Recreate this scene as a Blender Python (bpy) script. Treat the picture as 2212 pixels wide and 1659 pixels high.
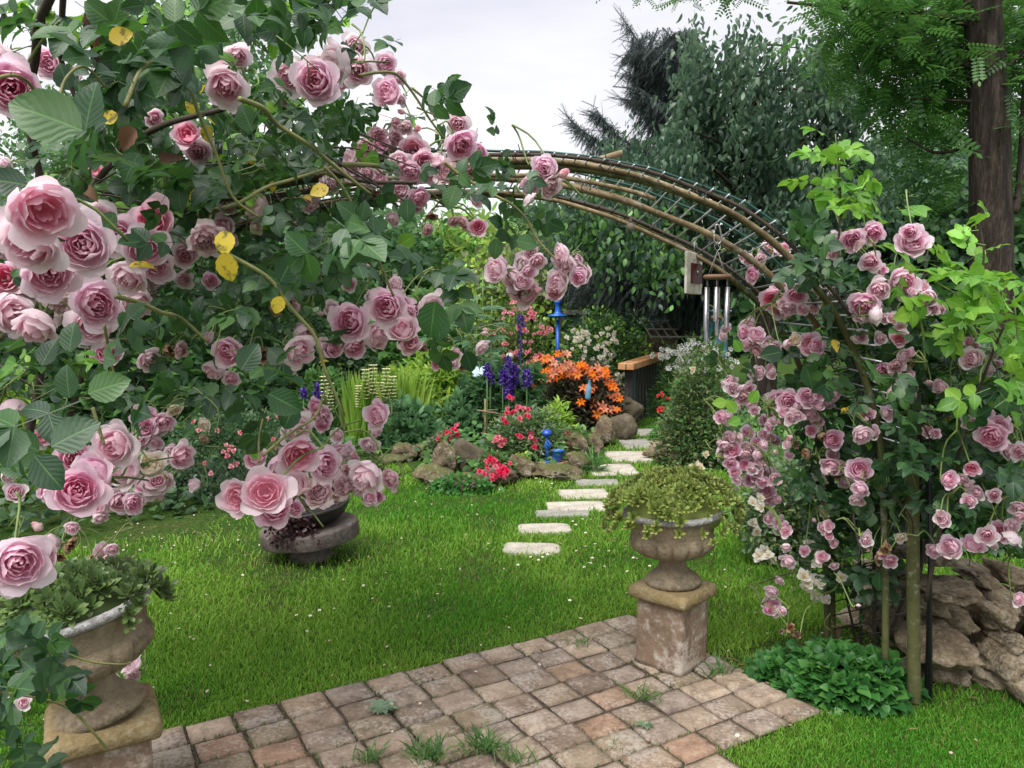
import bpy, math, random
import numpy as np
from mathutils import Vector, Matrix, noise as mnoise

for o in list(bpy.data.objects): bpy.data.objects.remove(o)
SC = bpy.context.scene
COL = SC.collection

# ------------------------------------------------------------------ camera
F = 1703.0; CX, CY, HOR = 1106.0, 829.5, 660.0       # layout units: the photograph drawn 2212 wide
CAMZ = 1.6
PITCH = math.atan((CY-HOR)/F)
cam = bpy.data.cameras.new('camera'); camo = bpy.data.objects.new('camera', cam); COL.objects.link(camo)
cam.sensor_width = 36.0; cam.lens = 36.0*F/2212.0
cam.clip_start = 0.05; cam.clip_end = 500
camo.location = (0, 0, CAMZ); camo.rotation_euler = (math.pi/2-PITCH, 0, 0)
SC.camera = camo
SC.view_settings.view_transform = 'Standard'; SC.view_settings.look = 'None'
SC.view_settings.exposure = 0.75; SC.view_settings.gamma = 1.0

# ------------------------------------------------------------------ sky and sun (overcast)
SUN_EL, SUN_AZ = math.radians(60), math.radians(-150)     # behind the camera, to the left
w = bpy.data.worlds.new("World"); SC.world = w; w.use_nodes = True
nt = w.node_tree; nt.nodes.clear()
out = nt.nodes.new('ShaderNodeOutputWorld')
sky = nt.nodes.new('ShaderNodeTexSky'); sky.sky_type = 'NISHITA'; sky.sun_disc = False
sky.sun_elevation = SUN_EL; sky.sun_rotation = SUN_AZ
b1 = nt.nodes.new('ShaderNodeBackground'); b1.inputs[1].default_value = 0.05
nt.links.new(sky.outputs[0], b1.inputs[0])
tc = nt.nodes.new('ShaderNodeTexCoord'); mp = nt.nodes.new('ShaderNodeMapping'); mp.inputs['Scale'].default_value = (1.1, 1.1, 4.0)
nt.links.new(tc.outputs['Generated'], mp.inputs[0])
nz = nt.nodes.new('ShaderNodeTexNoise'); nz.inputs['Scale'].default_value = 1.6; nz.inputs['Detail'].default_value = 6; nz.inputs['Roughness'].default_value = 0.5
nt.links.new(mp.outputs[0], nz.inputs[0])
cr = nt.nodes.new('ShaderNodeValToRGB')
cr.color_ramp.elements[0].position = 0.36; cr.color_ramp.elements[0].color = (0.70, 0.70, 0.80, 1)
cr.color_ramp.elements[1].position = 0.62; cr.color_ramp.elements[1].color = (0.94, 0.94, 0.96, 1)
nt.links.new(nz.outputs[0], cr.inputs[0])
b2 = nt.nodes.new('ShaderNodeBackground'); b2.inputs[1].default_value = 0.72
nt.links.new(cr.outputs[0], b2.inputs[0])
mx = nt.nodes.new('ShaderNodeMixShader'); mx.inputs[0].default_value = 0.93
nt.links.new(b1.outputs[0], mx.inputs[1]); nt.links.new(b2.outputs[0], mx.inputs[2]); nt.links.new(mx.outputs[0], out.inputs[0])
sl = bpy.data.lights.new('sun', 'SUN'); sl.energy = 3.4; sl.angle = math.radians(50); sl.color = (1, 0.97, 0.92)
so = bpy.data.objects.new('sun', sl); COL.objects.link(so)
sd = Vector((math.sin(SUN_AZ)*math.cos(SUN_EL), math.cos(SUN_AZ)*math.cos(SUN_EL), math.sin(SUN_EL)))
so.rotation_euler = sd.to_track_quat('Z', 'Y').to_euler(); so.location = (0, 0, 20)

# ------------------------------------------------------------------ layout helpers
cp, sp = math.cos(PITCH), math.sin(PITCH)
def ray(x, y):
    u = (x-CX)/F; v = (CY-y)/F
    return np.array([u, cp + v*sp, -sp + v*cp])
def P(x, y, Y):
    d = ray(x, y); return d*(Y/d[1]) + np.array([0, 0, CAMZ])
def G(x, y, z=0.0):
    d = ray(x, y); return d*((z-CAMZ)/d[2]) + np.array([0, 0, CAMZ])
def rays(xy):
    xy = np.asarray(xy, float); u = (xy[:, 0]-CX)/F; v = (CY-xy[:, 1])/F
    return np.stack([u, cp+v*sp, -sp+v*cp], 1)
def inpoly(pts, poly):
    poly = np.asarray(poly, float); x, y = pts[:, 0], pts[:, 1]; c = np.zeros(len(pts), bool)
    j = len(poly)-1
    for i in range(len(poly)):
        xi, yi = poly[i]; xj, yj = poly[j]
        m = ((yi > y) != (yj > y)) & (x < (xj-xi)*(y-yi)/((yj-yi) or 1e-9)+xi)
        c ^= m; j = i
    return c
def polysample(poly, n, Y0, Y1, rng):
    """n points inside a real volume: a region seen from the path, spread over depths Y0..Y1"""
    poly = np.asarray(poly, float); lo, hi = poly.min(0), poly.max(0); r = []
    k = 0
    while k < n:
        q = rng.uniform(lo, hi, (n*2+20, 2)); q = q[inpoly(q, poly)]; r.append(q); k += len(q)
    q = np.concatenate(r)[:n]; d = rays(q); Y = rng.uniform(Y0, Y1, n)
    return d*(Y/d[:, 1])[:, None] + np.array([0, 0, CAMZ])
def norm(a):
    return a/np.maximum(np.linalg.norm(a, axis=-1, keepdims=True), 1e-9)

# ------------------------------------------------------------------ tagging
def tag(o, label=None, cat=None, group=None, kind=None):
    if label: o['label'] = label
    if cat: o['category'] = cat
    if group: o['group'] = group
    if kind: o['kind'] = kind
    return o
def thing(name, label, cat, loc=(0, 0, 0), group=None):
    o = bpy.data.objects.new(name, None); COL.objects.link(o); o.location = tuple(float(v) for v in loc)
    o.empty_display_size = 0.1
    return tag(o, label, cat, group)

# ------------------------------------------------------------------ mesh builder
class MB:
    def __init__(s): s.v = []; s.f = []; s.m = []; s.uv = []; s.col = []; s.n = 0; s.hasuv = s.hascol = False
    def add(s, V, Fs, mat=0, uv=None, col=None):
        V = np.asarray(V, float).reshape(-1, 3)
        s.v.append(V)
        for f in Fs:
            f = np.asarray(f, int)
            if f.size: s.f.append(f+s.n); s.m.append(np.full(len(f), mat))
        if uv is not None: s.hasuv = True
        if col is not None: s.hascol = True
        s.uv.append(np.zeros((len(V), 2)) if uv is None else uv)
        s.col.append(np.ones((len(V), 4)) if col is None else col)
        s.n += len(V); return s
    def mesh(s, name, mats, smooth=True, off=(0, 0, 0)):
        me = bpy.data.meshes.new(name)
        V = np.concatenate(s.v)-np.asarray(off, float)
        me.vertices.add(len(V)); me.vertices.foreach_set('co', V.astype(np.float32).ravel())
        loops = np.concatenate([f.ravel() for f in s.f]); tot = np.concatenate([np.full(len(f), f.shape[1]) for f in s.f])
        st = np.concatenate([[0], np.cumsum(tot)[:-1]])
        me.loops.add(len(loops)); me.loops.foreach_set('vertex_index', loops.astype(np.int32))
        me.polygons.add(len(tot)); me.polygons.foreach_set('loop_start', st.astype(np.int32)); me.polygons.foreach_set('loop_total', tot.astype(np.int32))
        for m in (mats if isinstance(mats, (list, tuple)) else [mats]): me.materials.append(m)
        me.polygons.foreach_set('material_index', np.concatenate(s.m).astype(np.int32))
        if s.hasuv:
            l = me.uv_layers.new(name='UVMap'); l.data.foreach_set('uv', np.concatenate(s.uv)[loops].astype(np.float32).ravel())
        if s.hascol:
            a = me.color_attributes.new('Col', 'FLOAT_COLOR', 'POINT'); a.data.foreach_set('color', np.concatenate(s.col).astype(np.float32).ravel())
        me.update(calc_edges=True); me.validate()
        me.polygons.foreach_set('use_smooth', np.full(len(me.polygons), bool(smooth)))
        return me
    def build(s, name, mats, parent=None, smooth=True, origin=None):
        off = np.array(parent.location) if parent is not None else (np.zeros(3) if origin is None else np.asarray(origin, float))
        if parent is not None and parent.parent is not None: off = off+np.array(parent.parent.location)
        o = bpy.data.objects.new(name, s.mesh(name, mats, smooth, off)); COL.objects.link(o)
        if parent is not None: o.parent = parent
        else: o.location = tuple(off)
        return o
def frames(P_):
    P_ = np.asarray(P_, float); T = norm(np.gradient(P_, axis=0)); ref = np.array([0, 0, 1.0])
    if abs(T[0] @ ref) > 0.9: ref = np.array([1.0, 0, 0])
    N = []; n = norm(np.cross(T[0], ref))
    for t in T:
        n = n - t*(n @ t); n = norm(n); N.append(n)
    N = np.array(N); return T, N, np.cross(T, N)
def tube(mb, pts, r, n=6, mat=0, cap=True, col=None):
    pts = np.asarray(pts, float); k = len(pts); r = np.broadcast_to(np.asarray(r, float), (k,))
    T, N, B = frames(pts); a = np.arange(n)*2*math.pi/n
    V = pts[:, None]+r[:, None, None]*(np.cos(a)[None, :, None]*N[:, None]+np.sin(a)[None, :, None]*B[:, None])
    i = np.arange(k-1)[:, None]*n; j = np.arange(n)[None]; j2 = (j+1) % n
    q = np.stack([i+j, i+j2, i+n+j2, i+n+j], -1).reshape(-1, 4)
    fs = [q]
    if cap: fs += [np.arange(n)[::-1][None], (np.arange(n)+(k-1)*n)[None]]
    uv = np.stack([np.tile(a/(2*math.pi), k), np.repeat(np.linspace(0, 1, k), n)], 1)
    mb.add(V.reshape(-1, 3), fs, mat, uv=uv, col=None if col is None else np.tile(col, (k*n, 1)))
def smoothline(pts, n=20):
    """Catmull-Rom through the points"""
    p = np.asarray(pts, float); p = np.concatenate([[2*p[0]-p[1]], p, [2*p[-1]-p[-2]]]); out = []
    m = len(p)-3
    for t in np.linspace(0, m-1e-6, n):
        i = int(t); u = t-i; a, b, c, d = p[i:i+4]
        out.append(0.5*((2*b)+(-a+c)*u+(2*a-5*b+4*c-d)*u*u+(-a+3*b-3*c+d)*u**3))
    return np.array(out)
def box(mb, c, s, R=None, mat=0, bev=0.0):
    c = np.asarray(c, float); s = np.asarray(s, float)/2
    if bev > 0:
        V = []; b = min(bev, s.min()*0.9)
        import itertools
        bm_v = []
        # bevelled box: 3 verts per corner
        idx = {}
        for sx, sy, sz in itertools.product((-1, 1), repeat=3):
            for ax in range(3):
                q = np.array([sx, sy, sz])*(s-b); q[ax] = (sx, sy, sz)[ax]*s[ax]
                idx[(sx, sy, sz, ax)] = len(bm_v); bm_v.append(q)
        V = np.array(bm_v); quads = []; tris = []
        def orient(f):
            p = V[list(f)]; n = np.cross(p[1]-p[0], p[2]-p[0])
            return list(f) if n @ p.mean(0) > 0 else list(f)[::-1]
        for ax in range(3):
            o1, o2 = [a for a in range(3) if a != ax]
            for sg in (-1, 1):
                f = []
                for a, b_ in ((-1, -1), (1, -1), (1, 1), (-1, 1)):
                    k = [0, 0, 0]; k[ax] = sg; k[o1] = a; k[o2] = b_; f.append(idx[(*k, ax)])
                quads.append(orient(f))
            for a in (-1, 1):
                for b_ in (-1, 1):
                    k1 = [0, 0, 0]; k1[ax] = -1; k1[o1] = a; k1[o2] = b_; k2 = list(k1); k2[ax] = 1
                    quads.append(orient([idx[(*k1, o1)], idx[(*k2, o1)], idx[(*k2, o2)], idx[(*k1, o2)]]))
        for sx, sy, sz in itertools.product((-1, 1), repeat=3): tris.append(orient([idx[(sx, sy, sz, a)] for a in range(3)]))
        fs = [np.array(quads), np.array(tris)]
    else:
        V = np.array([[x, y, z] for z in (-1, 1) for y in (-1, 1) for x in (-1, 1)])*s
        fs = [np.array([[0, 2, 3, 1], [4, 5, 7, 6], [0, 1, 5, 4], [2, 6, 7, 3], [0, 4, 6, 2], [1, 3, 7, 5]])]
    if R is not None: V = V @ np.asarray(R).T
    mb.add(V+c, fs, mat); return mb
def rotz(a): c, s = math.cos(a), math.sin(a); return np.array([[c, -s, 0], [s, c, 0], [0, 0, 1.0]])
def rotm(rx, ry, rz): return np.array(Matrix.Rotation(rz, 3, 'Z') @ Matrix.Rotation(ry, 3, 'Y') @ Matrix.Rotation(rx, 3, 'X'))
def lathe(mb, prof, c, n=48, mat=0, mod=None, R=None, capb=True, capt=True):
    prof = np.asarray(prof, float); a = np.arange(n)*2*math.pi/n; k = len(prof); V = np.zeros((k, n, 3))
    for i, (r, z) in enumerate(prof):
        rr = np.full(n, r)
        if mod is not None: rr = mod(a, i, r, z)
        V[i, :, 0] = rr*np.cos(a); V[i, :, 1] = rr*np.sin(a); V[i, :, 2] = z
    V = V.reshape(-1, 3)
    if R is not None: V = V @ np.asarray(R).T
    i = np.arange(k-1)[:, None]*n; j = np.arange(n)[None]; j2 = (j+1) % n
    fs = [np.stack([i+j, i+j2, i+n+j2, i+n+j], -1).reshape(-1, 4)]
    if capb: fs.append(np.arange(n)[::-1][None])
    if capt: fs.append((np.arange(n)+(k-1)*n)[None])
    mb.add(V+np.asarray(c, float), fs, mat); return mb
_ico = {}
def ico(sub):
    if sub not in _ico:
        import bmesh
        bm = bmesh.new(); bmesh.ops.create_icosphere(bm, subdivisions=sub, radius=1.0)
        bm.verts.ensure_lookup_table(); V = np.array([v.co[:] for v in bm.verts]); Fc = np.array([[v.index for v in f.verts] for f in bm.faces]); bm.free()
        _ico[sub] = (V, Fc)
    return _ico[sub]
def rock(mb, c, size, seed, sub=4, facets=9, rough=0.10, rot=0.0, mat=0, pits=0.0, box_=0.0):
    V, Fc = ico(sub); V = V.copy(); rng = np.random.default_rng(seed)
    if box_ > 0:
        m = np.abs(V).max(1, keepdims=True); V = V*(1-box_)+V/m*box_*0.85
    N = norm(rng.normal(size=(facets, 3))); D = rng.uniform(0.55, 0.85, facets)
    for n_, d_ in zip(N, D):
        h = V @ n_; over = h > d_; V[over] -= np.outer((h[over]-d_)*0.9, n_)
    L = np.linalg.norm(V, axis=1)
    o = rng.uniform(-50, 50, 3)
    d = np.array([mnoise.fractal(Vector(v*1.8+o), 0.9, 2.1, 5)*rough + mnoise.noise(Vector(v*9+o))*rough*0.35 for v in V])
    if pits > 0:
        d -= np.array([max(0, 0.35-mnoise.voronoi(Vector(v*4.5+o))[0][0])*pits for v in V])
    V = V*(1+d/np.maximum(L, .3))[:, None]*(np.asarray(size, float)/2)
    V = V @ rotz(rot).T
    mb.add(V+np.asarray(c, float), [Fc], mat); return mb

# ------------------------------------------------------------------ materials
def nodemat(name):
    m = bpy.data.materials.new(name); m.use_nodes = True; n = m.node_tree; n.nodes.clear()
    o = n.nodes.new('ShaderNodeOutputMaterial'); return m, n, o
def ramp(n, src, cols, pos=None, interp='LINEAR'):
    r = n.nodes.new('ShaderNodeValToRGB'); e = r.color_ramp; e.interpolation = interp
    pos = pos or list(np.linspace(0, 1, len(cols)))
    while len(e.elements) < len(cols): e.elements.new(0.5)
    for k, (c, p_) in enumerate(zip(cols, pos)): e.elements[k].position = p_; e.elements[k].color = (*c, 1)
    n.links.new(src, r.inputs[0]); return r.outputs[0]
def math_(n, op, a, b=None, c=None):
    m = n.nodes.new('ShaderNodeMath'); m.operation = op
    for i, x in enumerate((a, b, c)):
        if x is None: continue
        if isinstance(x, (int, float)): m.inputs[i].default_value = x
        else: n.links.new(x, m.inputs[i])
    return m.outputs[0]
def mixc(n, f, a, b, mode='MIX'):
    m = n.nodes.new('ShaderNodeMix'); m.data_type = 'RGBA'; m.blend_type = mode
    if isinstance(f, (int, float)): m.inputs[0].default_value = f
    else: n.links.new(f, m.inputs[0])
    for i, x in ((6, a), (7, b)):
        if isinstance(x, tuple): m.inputs[i].default_value = (*x, 1)
        else: n.links.new(x, m.inputs[i])
    return m.outputs[2]
def noise_(n, scale, detail=4, vec=None, rough=0.55, dist=0.0):
    t = n.nodes.new('ShaderNodeTexNoise'); t.inputs['Scale'].default_value = scale; t.inputs['Detail'].default_value = detail; t.inputs['Roughness'].default_value = rough; t.inputs['Distortion'].default_value = dist
    if vec is not None: n.links.new(vec, t.inputs[0])
    return t.outputs[0]
def objco(n): return n.nodes.new('ShaderNodeTexCoord').outputs['Object']
def bump_(n, h, s, d=0.01):
    b = n.nodes.new('ShaderNodeBump'); b.inputs['Strength'].default_value = s; b.inputs['Distance'].default_value = d; n.links.new(h, b.inputs['Height']); return b.outputs[0]
def foliage(name, cols, rough=0.45, trans=0.3, tcol=None, spec=0.4, veins=False, veincol=None, back=None):
    m, n, o = nodemat(name)
    g = n.nodes.new('ShaderNodeNewGeometry'); c = ramp(n, g.outputs['Random Per Island'], cols)
    pn = noise_(n, 1.3, 2, g.outputs['Position'])
    c = mixc(n, math_(n, 'MULTIPLY', pn, 0.5), c, cols[0])
    nrm = None
    if veins:
        uv = n.nodes.new('ShaderNodeSeparateXYZ'); n.links.new(n.nodes.new('ShaderNodeUVMap').outputs[0], uv.inputs[0])
        du = math_(n, 'ABSOLUTE', math_(n, 'SUBTRACT', uv.outputs[0], 0.5))
        mid = math_(n, 'LESS_THAN', du, 0.022)
        w = math_(n, 'FRACT', math_(n, 'SUBTRACT', math_(n, 'MULTIPLY', uv.outputs[1], 7.0), math_(n, 'MULTIPLY', du, 4.5)))
        side = math_(n, 'LESS_THAN', math_(n, 'ABSOLUTE', math_(n, 'SUBTRACT', w, 0.5)), 0.05)
        v = math_(n, 'MAXIMUM', mid, math_(n, 'MULTIPLY', side, 0.35))
        c = mixc(n, math_(n, 'MULTIPLY', v, 0.28), c, veincol or tuple(min(1, x*2.6+0.02) for x in cols[-1]))
        hgt = math_(n, 'ABSOLUTE', math_(n, 'SUBTRACT', w, 0.5))
        nrm = bump_(n, math_(n, 'MINIMUM', hgt, math_(n, 'MULTIPLY', du, 4.0)), 0.2, 0.003)
    bk = back or tuple(x*1.5+0.02 for x in cols[len(cols)//2])
    cb = mixc(n, g.outputs['Backfacing'], c, bk)
    p = n.nodes.new('ShaderNodeBsdfPrincipled'); p.inputs['Roughness'].default_value = rough; p.inputs['Specular IOR Level'].default_value = spec
    n.links.new(cb, p.inputs['Base Color'])
    t = n.nodes.new('ShaderNodeBsdfTranslucent')
    n.links.new(mixc(n, 0.5, c, tcol or tuple(min(1, x*2.2) for x in cols[-1])), t.inputs[0])
    if nrm is not None: n.links.new(nrm, p.inputs['Normal'])
    x = n.nodes.new('ShaderNodeMixShader'); x.inputs[0].default_value = trans
    n.links.new(p.outputs[0], x.inputs[1]); n.links.new(t.outputs[0], x.inputs[2]); n.links.new(x.outputs[0], o.inputs[0])
    return m
def petalmat(name, trans=0.48, rough=0.55, tint=(1, 1, 1)):
    m, n, o = nodemat(name)
    a = n.nodes.new('ShaderNodeAttribute'); a.attribute_name = 'Col'
    oi = n.nodes.new('ShaderNodeObjectInfo')
    hsv = n.nodes.new('ShaderNodeHueSaturation'); n.links.new(a.outputs[0], hsv.inputs['Color'])
    mr = n.nodes.new('ShaderNodeMapRange'); n.links.new(oi.outputs['Random'], mr.inputs[0]); mr.inputs[3].default_value = 0.70; mr.inputs[4].default_value = 1.10
    n.links.new(mr.outputs[0], hsv.inputs['Saturation'])
    nz = noise_(n, 9, 3, objco(n))
    c = mixc(n, math_(n, 'MULTIPLY', nz, 0.35), hsv.outputs[0], (0.98, 0.90, 0.93), 'MULTIPLY')
    p = n.nodes.new('ShaderNodeBsdfPrincipled'); p.inputs['Roughness'].default_value = rough; p.inputs['Specular IOR Level'].default_value = 0.25
    p.inputs['Sheen Weight'].default_value = 0.1
    n.links.new(c, p.inputs['Base Color'])
    t = n.nodes.new('ShaderNodeBsdfTranslucent'); n.links.new(c, t.inputs[0])
    n.links.new(bump_(n, noise_(n, 22, 3, objco(n)), 0.25, 0.01), p.inputs['Normal'])
    x = n.nodes.new('ShaderNodeMixShader'); x.inputs[0].default_value = trans
    n.links.new(p.outputs[0], x.inputs[1]); n.links.new(t.outputs[0], x.inputs[2]); n.links.new(x.outputs[0], o.inputs[0])
    return m
def solid(name, col, rough=0.6, metal=0.0, var=0.15, scale=20, bump=0.0, col2=None, spec=0.5):
    m, n, o = nodemat(name); v = objco(n); nz = noise_(n, scale, 5, v)
    c = ramp(n, nz, [tuple(x*(1-var) for x in col), col2 or tuple(min(1, x*(1+var)) for x in col)], [0.35, 0.68])
    p = n.nodes.new('ShaderNodeBsdfPrincipled'); p.inputs['Roughness'].default_value = rough; p.inputs['Metallic'].default_value = metal; p.inputs['Specular IOR Level'].default_value = spec
    n.links.new(c, p.inputs['Base Color'])
    if bump: n.links.new(bump_(n, nz, bump, 0.02), p.inputs['Normal'])
    n.links.new(p.outputs[0], o.inputs[0]); return m
def stone(name, cols, scale=6, spots=None, spotcol=(0.6, 0.6, 0.58), spotamt=0.35, bump=0.6, moss=None, island=False, stretch=None):
    m, n, o = nodemat(name); v = objco(n)
    if stretch:
        mp_ = n.nodes.new('ShaderNodeMapping'); mp_.inputs['Scale'].default_value = stretch; n.links.new(v, mp_.inputs[0]); v = mp_.outputs[0]
    a = noise_(n, scale, 8, v, 0.65, 0.4); b = noise_(n, scale*7, 6, v, 0.7); c3 = noise_(n, scale*0.6, 3, v)
    c = ramp(n, math_(n, 'ADD', math_(n, 'MULTIPLY', a, 0.65), math_(n, 'MULTIPLY', b, 0.35)), cols, list(np.linspace(0.34, 0.64, len(cols))))
    if island:
        g = n.nodes.new('ShaderNodeNewGeometry')
        ic = ramp(n, g.outputs['Random Per Island'], [(0.62, 0.57, 0.54), (1.0, 0.92, 0.82), (0.85, 0.84, 0.86), (1.30, 1.22, 1.10), (0.78, 0.76, 0.62), (1.12, 0.86, 0.72)])
        c = mixc(n, 0.85, c, ic, 'MULTIPLY')
    vo = n.nodes.new('ShaderNodeTexVoronoi'); vo.inputs['Scale'].default_value = scale*9; n.links.new(v, vo.inputs[0])
    sp_ = ramp(n, math_(n, 'ADD', math_(n, 'MULTIPLY', b, 0.6), math_(n, 'MULTIPLY', c3, 0.5)), [(0, 0, 0), (1, 1, 1)], [0.60-spotamt*0.15, 0.64])
    c = mixc(n, math_(n, 'MULTIPLY', sp_, spotamt*1.6), c, spotcol)
    if moss:
        g2 = n.nodes.new('ShaderNodeNewGeometry'); sx = n.nodes.new('ShaderNodeSeparateXYZ'); n.links.new(g2.outputs['Normal'], sx.inputs[0])
        mm = ramp(n, math_(n, 'ADD', math_(n, 'MULTIPLY', sx.outputs[2], 0.35), math_(n, 'MULTIPLY', c3, 0.75)), [(0, 0, 0), (1, 1, 1)], [0.50, 0.66])
        c = mixc(n, math_(n, 'MULTIPLY', mm, 0.8), c, moss)
    p = n.nodes.new('ShaderNodeBsdfPrincipled'); p.inputs['Roughness'].default_value = 0.9; p.inputs['Specular IOR Level'].default_value = 0.2
    n.links.new(c, p.inputs['Base Color'])
    h = math_(n, 'ADD', math_(n, 'MULTIPLY', a, 0.6), math_(n, 'MULTIPLY', b, 0.4)); h = math_(n, 'SUBTRACT', h, math_(n, 'MULTIPLY', vo.outputs[0], 0.12))
    n.links.new(bump_(n, h, bump, 0.03), p.inputs['Normal']); n.links.new(p.outputs[0], o.inputs[0]); return m

M = {}
M['rose_leaf'] = foliage('rose leaf', [(0.010, 0.036, 0.018), (0.016, 0.055, 0.020), (0.032, 0.092, 0.028), (0.075, 0.170, 0.040)], 0.42, 0.28, (0.10, 0.30, 0.03), 0.5, True, back=(0.07, 0.14, 0.075))
M['rose_leaf_bright'] = foliage('young and backlit rose leaf', [(0.05, 0.16, 0.02), (0.09, 0.26, 0.03), (0.16, 0.36, 0.04), (0.24, 0.42, 0.05)], 0.4, 0.35, (0.3, 0.6, 0.05), 0.4, True)
M['yellow_leaf'] = foliage('yellow leaf', [(0.45, 0.33, 0.03), (0.62, 0.48, 0.04), (0.5, 0.4, 0.03)], 0.5, 0.3)
def spotleaf():
    m = M['yellow_leaf']; n = m.node_tree; p = [q for q in n.nodes if q.type == 'BSDF_PRINCIPLED'][0]; src = p.inputs['Base Color'].links[0].from_socket
    nz = noise_(n, 55, 3, n.nodes.new('ShaderNodeNewGeometry').outputs['Position'], .6)
    f = ramp(n, nz, [(0, 0, 0), (1, 1, 1)], [.54, .60]); n.links.new(mixc(n, math_(n, 'MULTIPLY', f, .85), src, (.05, .035, .015)), p.inputs['Base Color'])
spotleaf()
M['dead_leaf'] = foliage('dead leaf', [(0.06, 0.025, 0.015), (0.12, 0.05, 0.03), (0.16, 0.08, 0.04)], 0.7, 0.15)
M['cane'] = solid('green cane', (0.16, 0.20, 0.06), 0.55, var=0.35, scale=12, bump=0.2, col2=(0.28, 0.26, 0.10))
M['cane_dark'] = solid('old cane', (0.05, 0.035, 0.025), 0.8, var=0.4, scale=14, bump=0.4)
M['stalk'] = solid('flower stalk', (0.16, 0.22, 0.06), 0.5, var=0.3)
M['sepal'] = solid('sepal', (0.08, 0.15, 0.04), 0.6, var=0.3)
M['petal'] = petalmat('petal')
M['bamboo'] = stone('bamboo', [(0.085, 0.068, 0.038), (0.17, 0.135, 0.085), (0.27, 0.22, 0.145)], 5, spotamt=0.1, bump=0.2, island=True)
M['bamboo_green'] = stone('green bamboo', [(0.045, 0.05, 0.018), (0.085, 0.09, 0.035), (0.13, 0.12, 0.05)], 5, spotamt=0.1, bump=0.2)
M['wire'] = solid('galvanised wire', (0.55, 0.56, 0.60), 0.35, 0.6, var=0.2)
M['green_wire'] = solid('green coated rod', (0.01, 0.06, 0.05), 0.4)
M['black_wire'] = solid('black wire', (0.02, 0.02, 0.022), 0.5)
M['urn'] = stone('weathered cast stone', [(0.17, 0.125, 0.085), (0.30, 0.24, 0.16), (0.40, 0.33, 0.235)], 5, spotcol=(0.085, 0.07, 0.05), spotamt=0.42, bump=0.8)
M['urn_rim'] = stone('lichen rim', [(0.25, 0.23, 0.22), (0.55, 0.53, 0.53), (0.78, 0.76, 0.77)], 20, spotcol=(0.08, 0.07, 0.06), spotamt=0.3, bump=0.9)
M['plinth_cap'] = stone('mossy cap stone', [(0.15, 0.11, 0.05), (0.27, 0.20, 0.10), (0.36, 0.29, 0.17)], 6, spotcol=(0.42, 0.38, 0.25), spotamt=0.3, bump=0.9)
M['terracotta'] = stone('rendered block', [(0.12, 0.08, 0.055), (0.26, 0.185, 0.13), (0.38, 0.30, 0.225)], 3.5, spotcol=(0.60, 0.56, 0.50), spotamt=0.4, bump=0.4)
M['brick'] = stone('old paving brick', [(0.12, 0.095, 0.075), (0.26, 0.208, 0.168), (0.38, 0.32, 0.265)], 9, spotcol=(0.48, 0.45, 0.41), spotamt=0.24, bump=0.5, island=True)
M['slab'] = stone('pale slab', [(0.24, 0.21, 0.165), (0.42, 0.385, 0.33), (0.52, 0.48, 0.42)], 8, spotcol=(0.25, 0.21, 0.15), spotamt=0.15, bump=0.5)
M['slab_grey'] = stone('grey slab', [(0.15, 0.145, 0.13), (0.27, 0.26, 0.235), (0.34, 0.32, 0.29)], 8, spotcol=(0.2, 0.18, 0.15), spotamt=0.15, bump=0.5)
M['rock'] = stone('garden rock', [(0.045, 0.035, 0.022), (0.15, 0.115, 0.075), (0.30, 0.245, 0.17)], 5, spotcol=(0.45, 0.43, 0.37), spotamt=0.3, bump=0.9, moss=(0.07, 0.085, 0.02))
M['rock_smooth'] = stone('brown boulder', [(0.045, 0.036, 0.024), (0.10, 0.082, 0.056), (0.17, 0.14, 0.10)], 3, spotcol=(0.3, 0.27, 0.2), spotamt=0.1, bump=0.4)
M['wallstone'] = stone('wall limestone', [(0.05, 0.038, 0.025), (0.20, 0.155, 0.10), (0.42, 0.345, 0.235)], 7, spotcol=(0.42, 0.38, 0.31), spotamt=0.25, bump=1.0)
M['dark_stone'] = stone('dark basalt stone', [(0.05, 0.04, 0.037), (0.11, 0.09, 0.08), (0.17, 0.14, 0.125)], 5, spotcol=(0.25, 0.22, 0.2), spotamt=0.12, bump=0.5)
M['black_bowl'] = solid('black bowl', (0.018, 0.014, 0.014), 0.35)
M['blue'] = solid('blue paint', (0.02, 0.13, 0.52), 0.35, var=0.12, scale=8)
M['blue_dark'] = solid('deep blue paint', (0.012, 0.06, 0.35), 0.3)
M['glass_white'] = solid('frosted pane', (0.6, 0.65, 0.68), 0.2)
M['wood'] = stone('orange planed wood', [(0.25, 0.11, 0.04), (0.42, 0.21, 0.09), (0.52, 0.29, 0.14)], 5, spotamt=0.05, bump=0.3)
M['darkwood'] = solid('dark stained wood', (0.022, 0.018, 0.018), 0.6, var=0.3)
M['teal'] = solid('teal post', (0.01, 0.09, 0.09), 0.5)
M['tube'] = solid('aluminium tube', (0.42, 0.41, 0.42), 0.32, 0.85, var=0.2, scale=30)
M['chimewood'] = solid('turned wood', (0.22, 0.12, 0.07), 0.6, var=0.3, scale=15)
M['cord'] = solid('cord', (0.35, 0.33, 0.28), 0.8)
M['plaque'] = solid('cream plaque', (0.62, 0.58, 0.42), 0.6, var=0.25, scale=25, col2=(0.78, 0.76, 0.66))
M['maroon'] = solid('maroon tile', (0.09, 0.008, 0.015), 0.35)
M['white'] = solid('white paint', (0.75, 0.75, 0.72), 0.5)
M['lattice'] = solid('weathered lattice', (0.55, 0.53, 0.48), 0.6)
M['greydoor'] = solid('green door paint', (0.05, 0.14, 0.11), 0.6)
M['frame'] = solid('grey frame', (0.35, 0.35, 0.3), 0.6)
M['tarp'] = solid('blue pool liner', (0.12, 0.42, 0.75), 0.4, var=0.25, scale=3, col2=(0.35, 0.65, 0.85))
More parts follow.
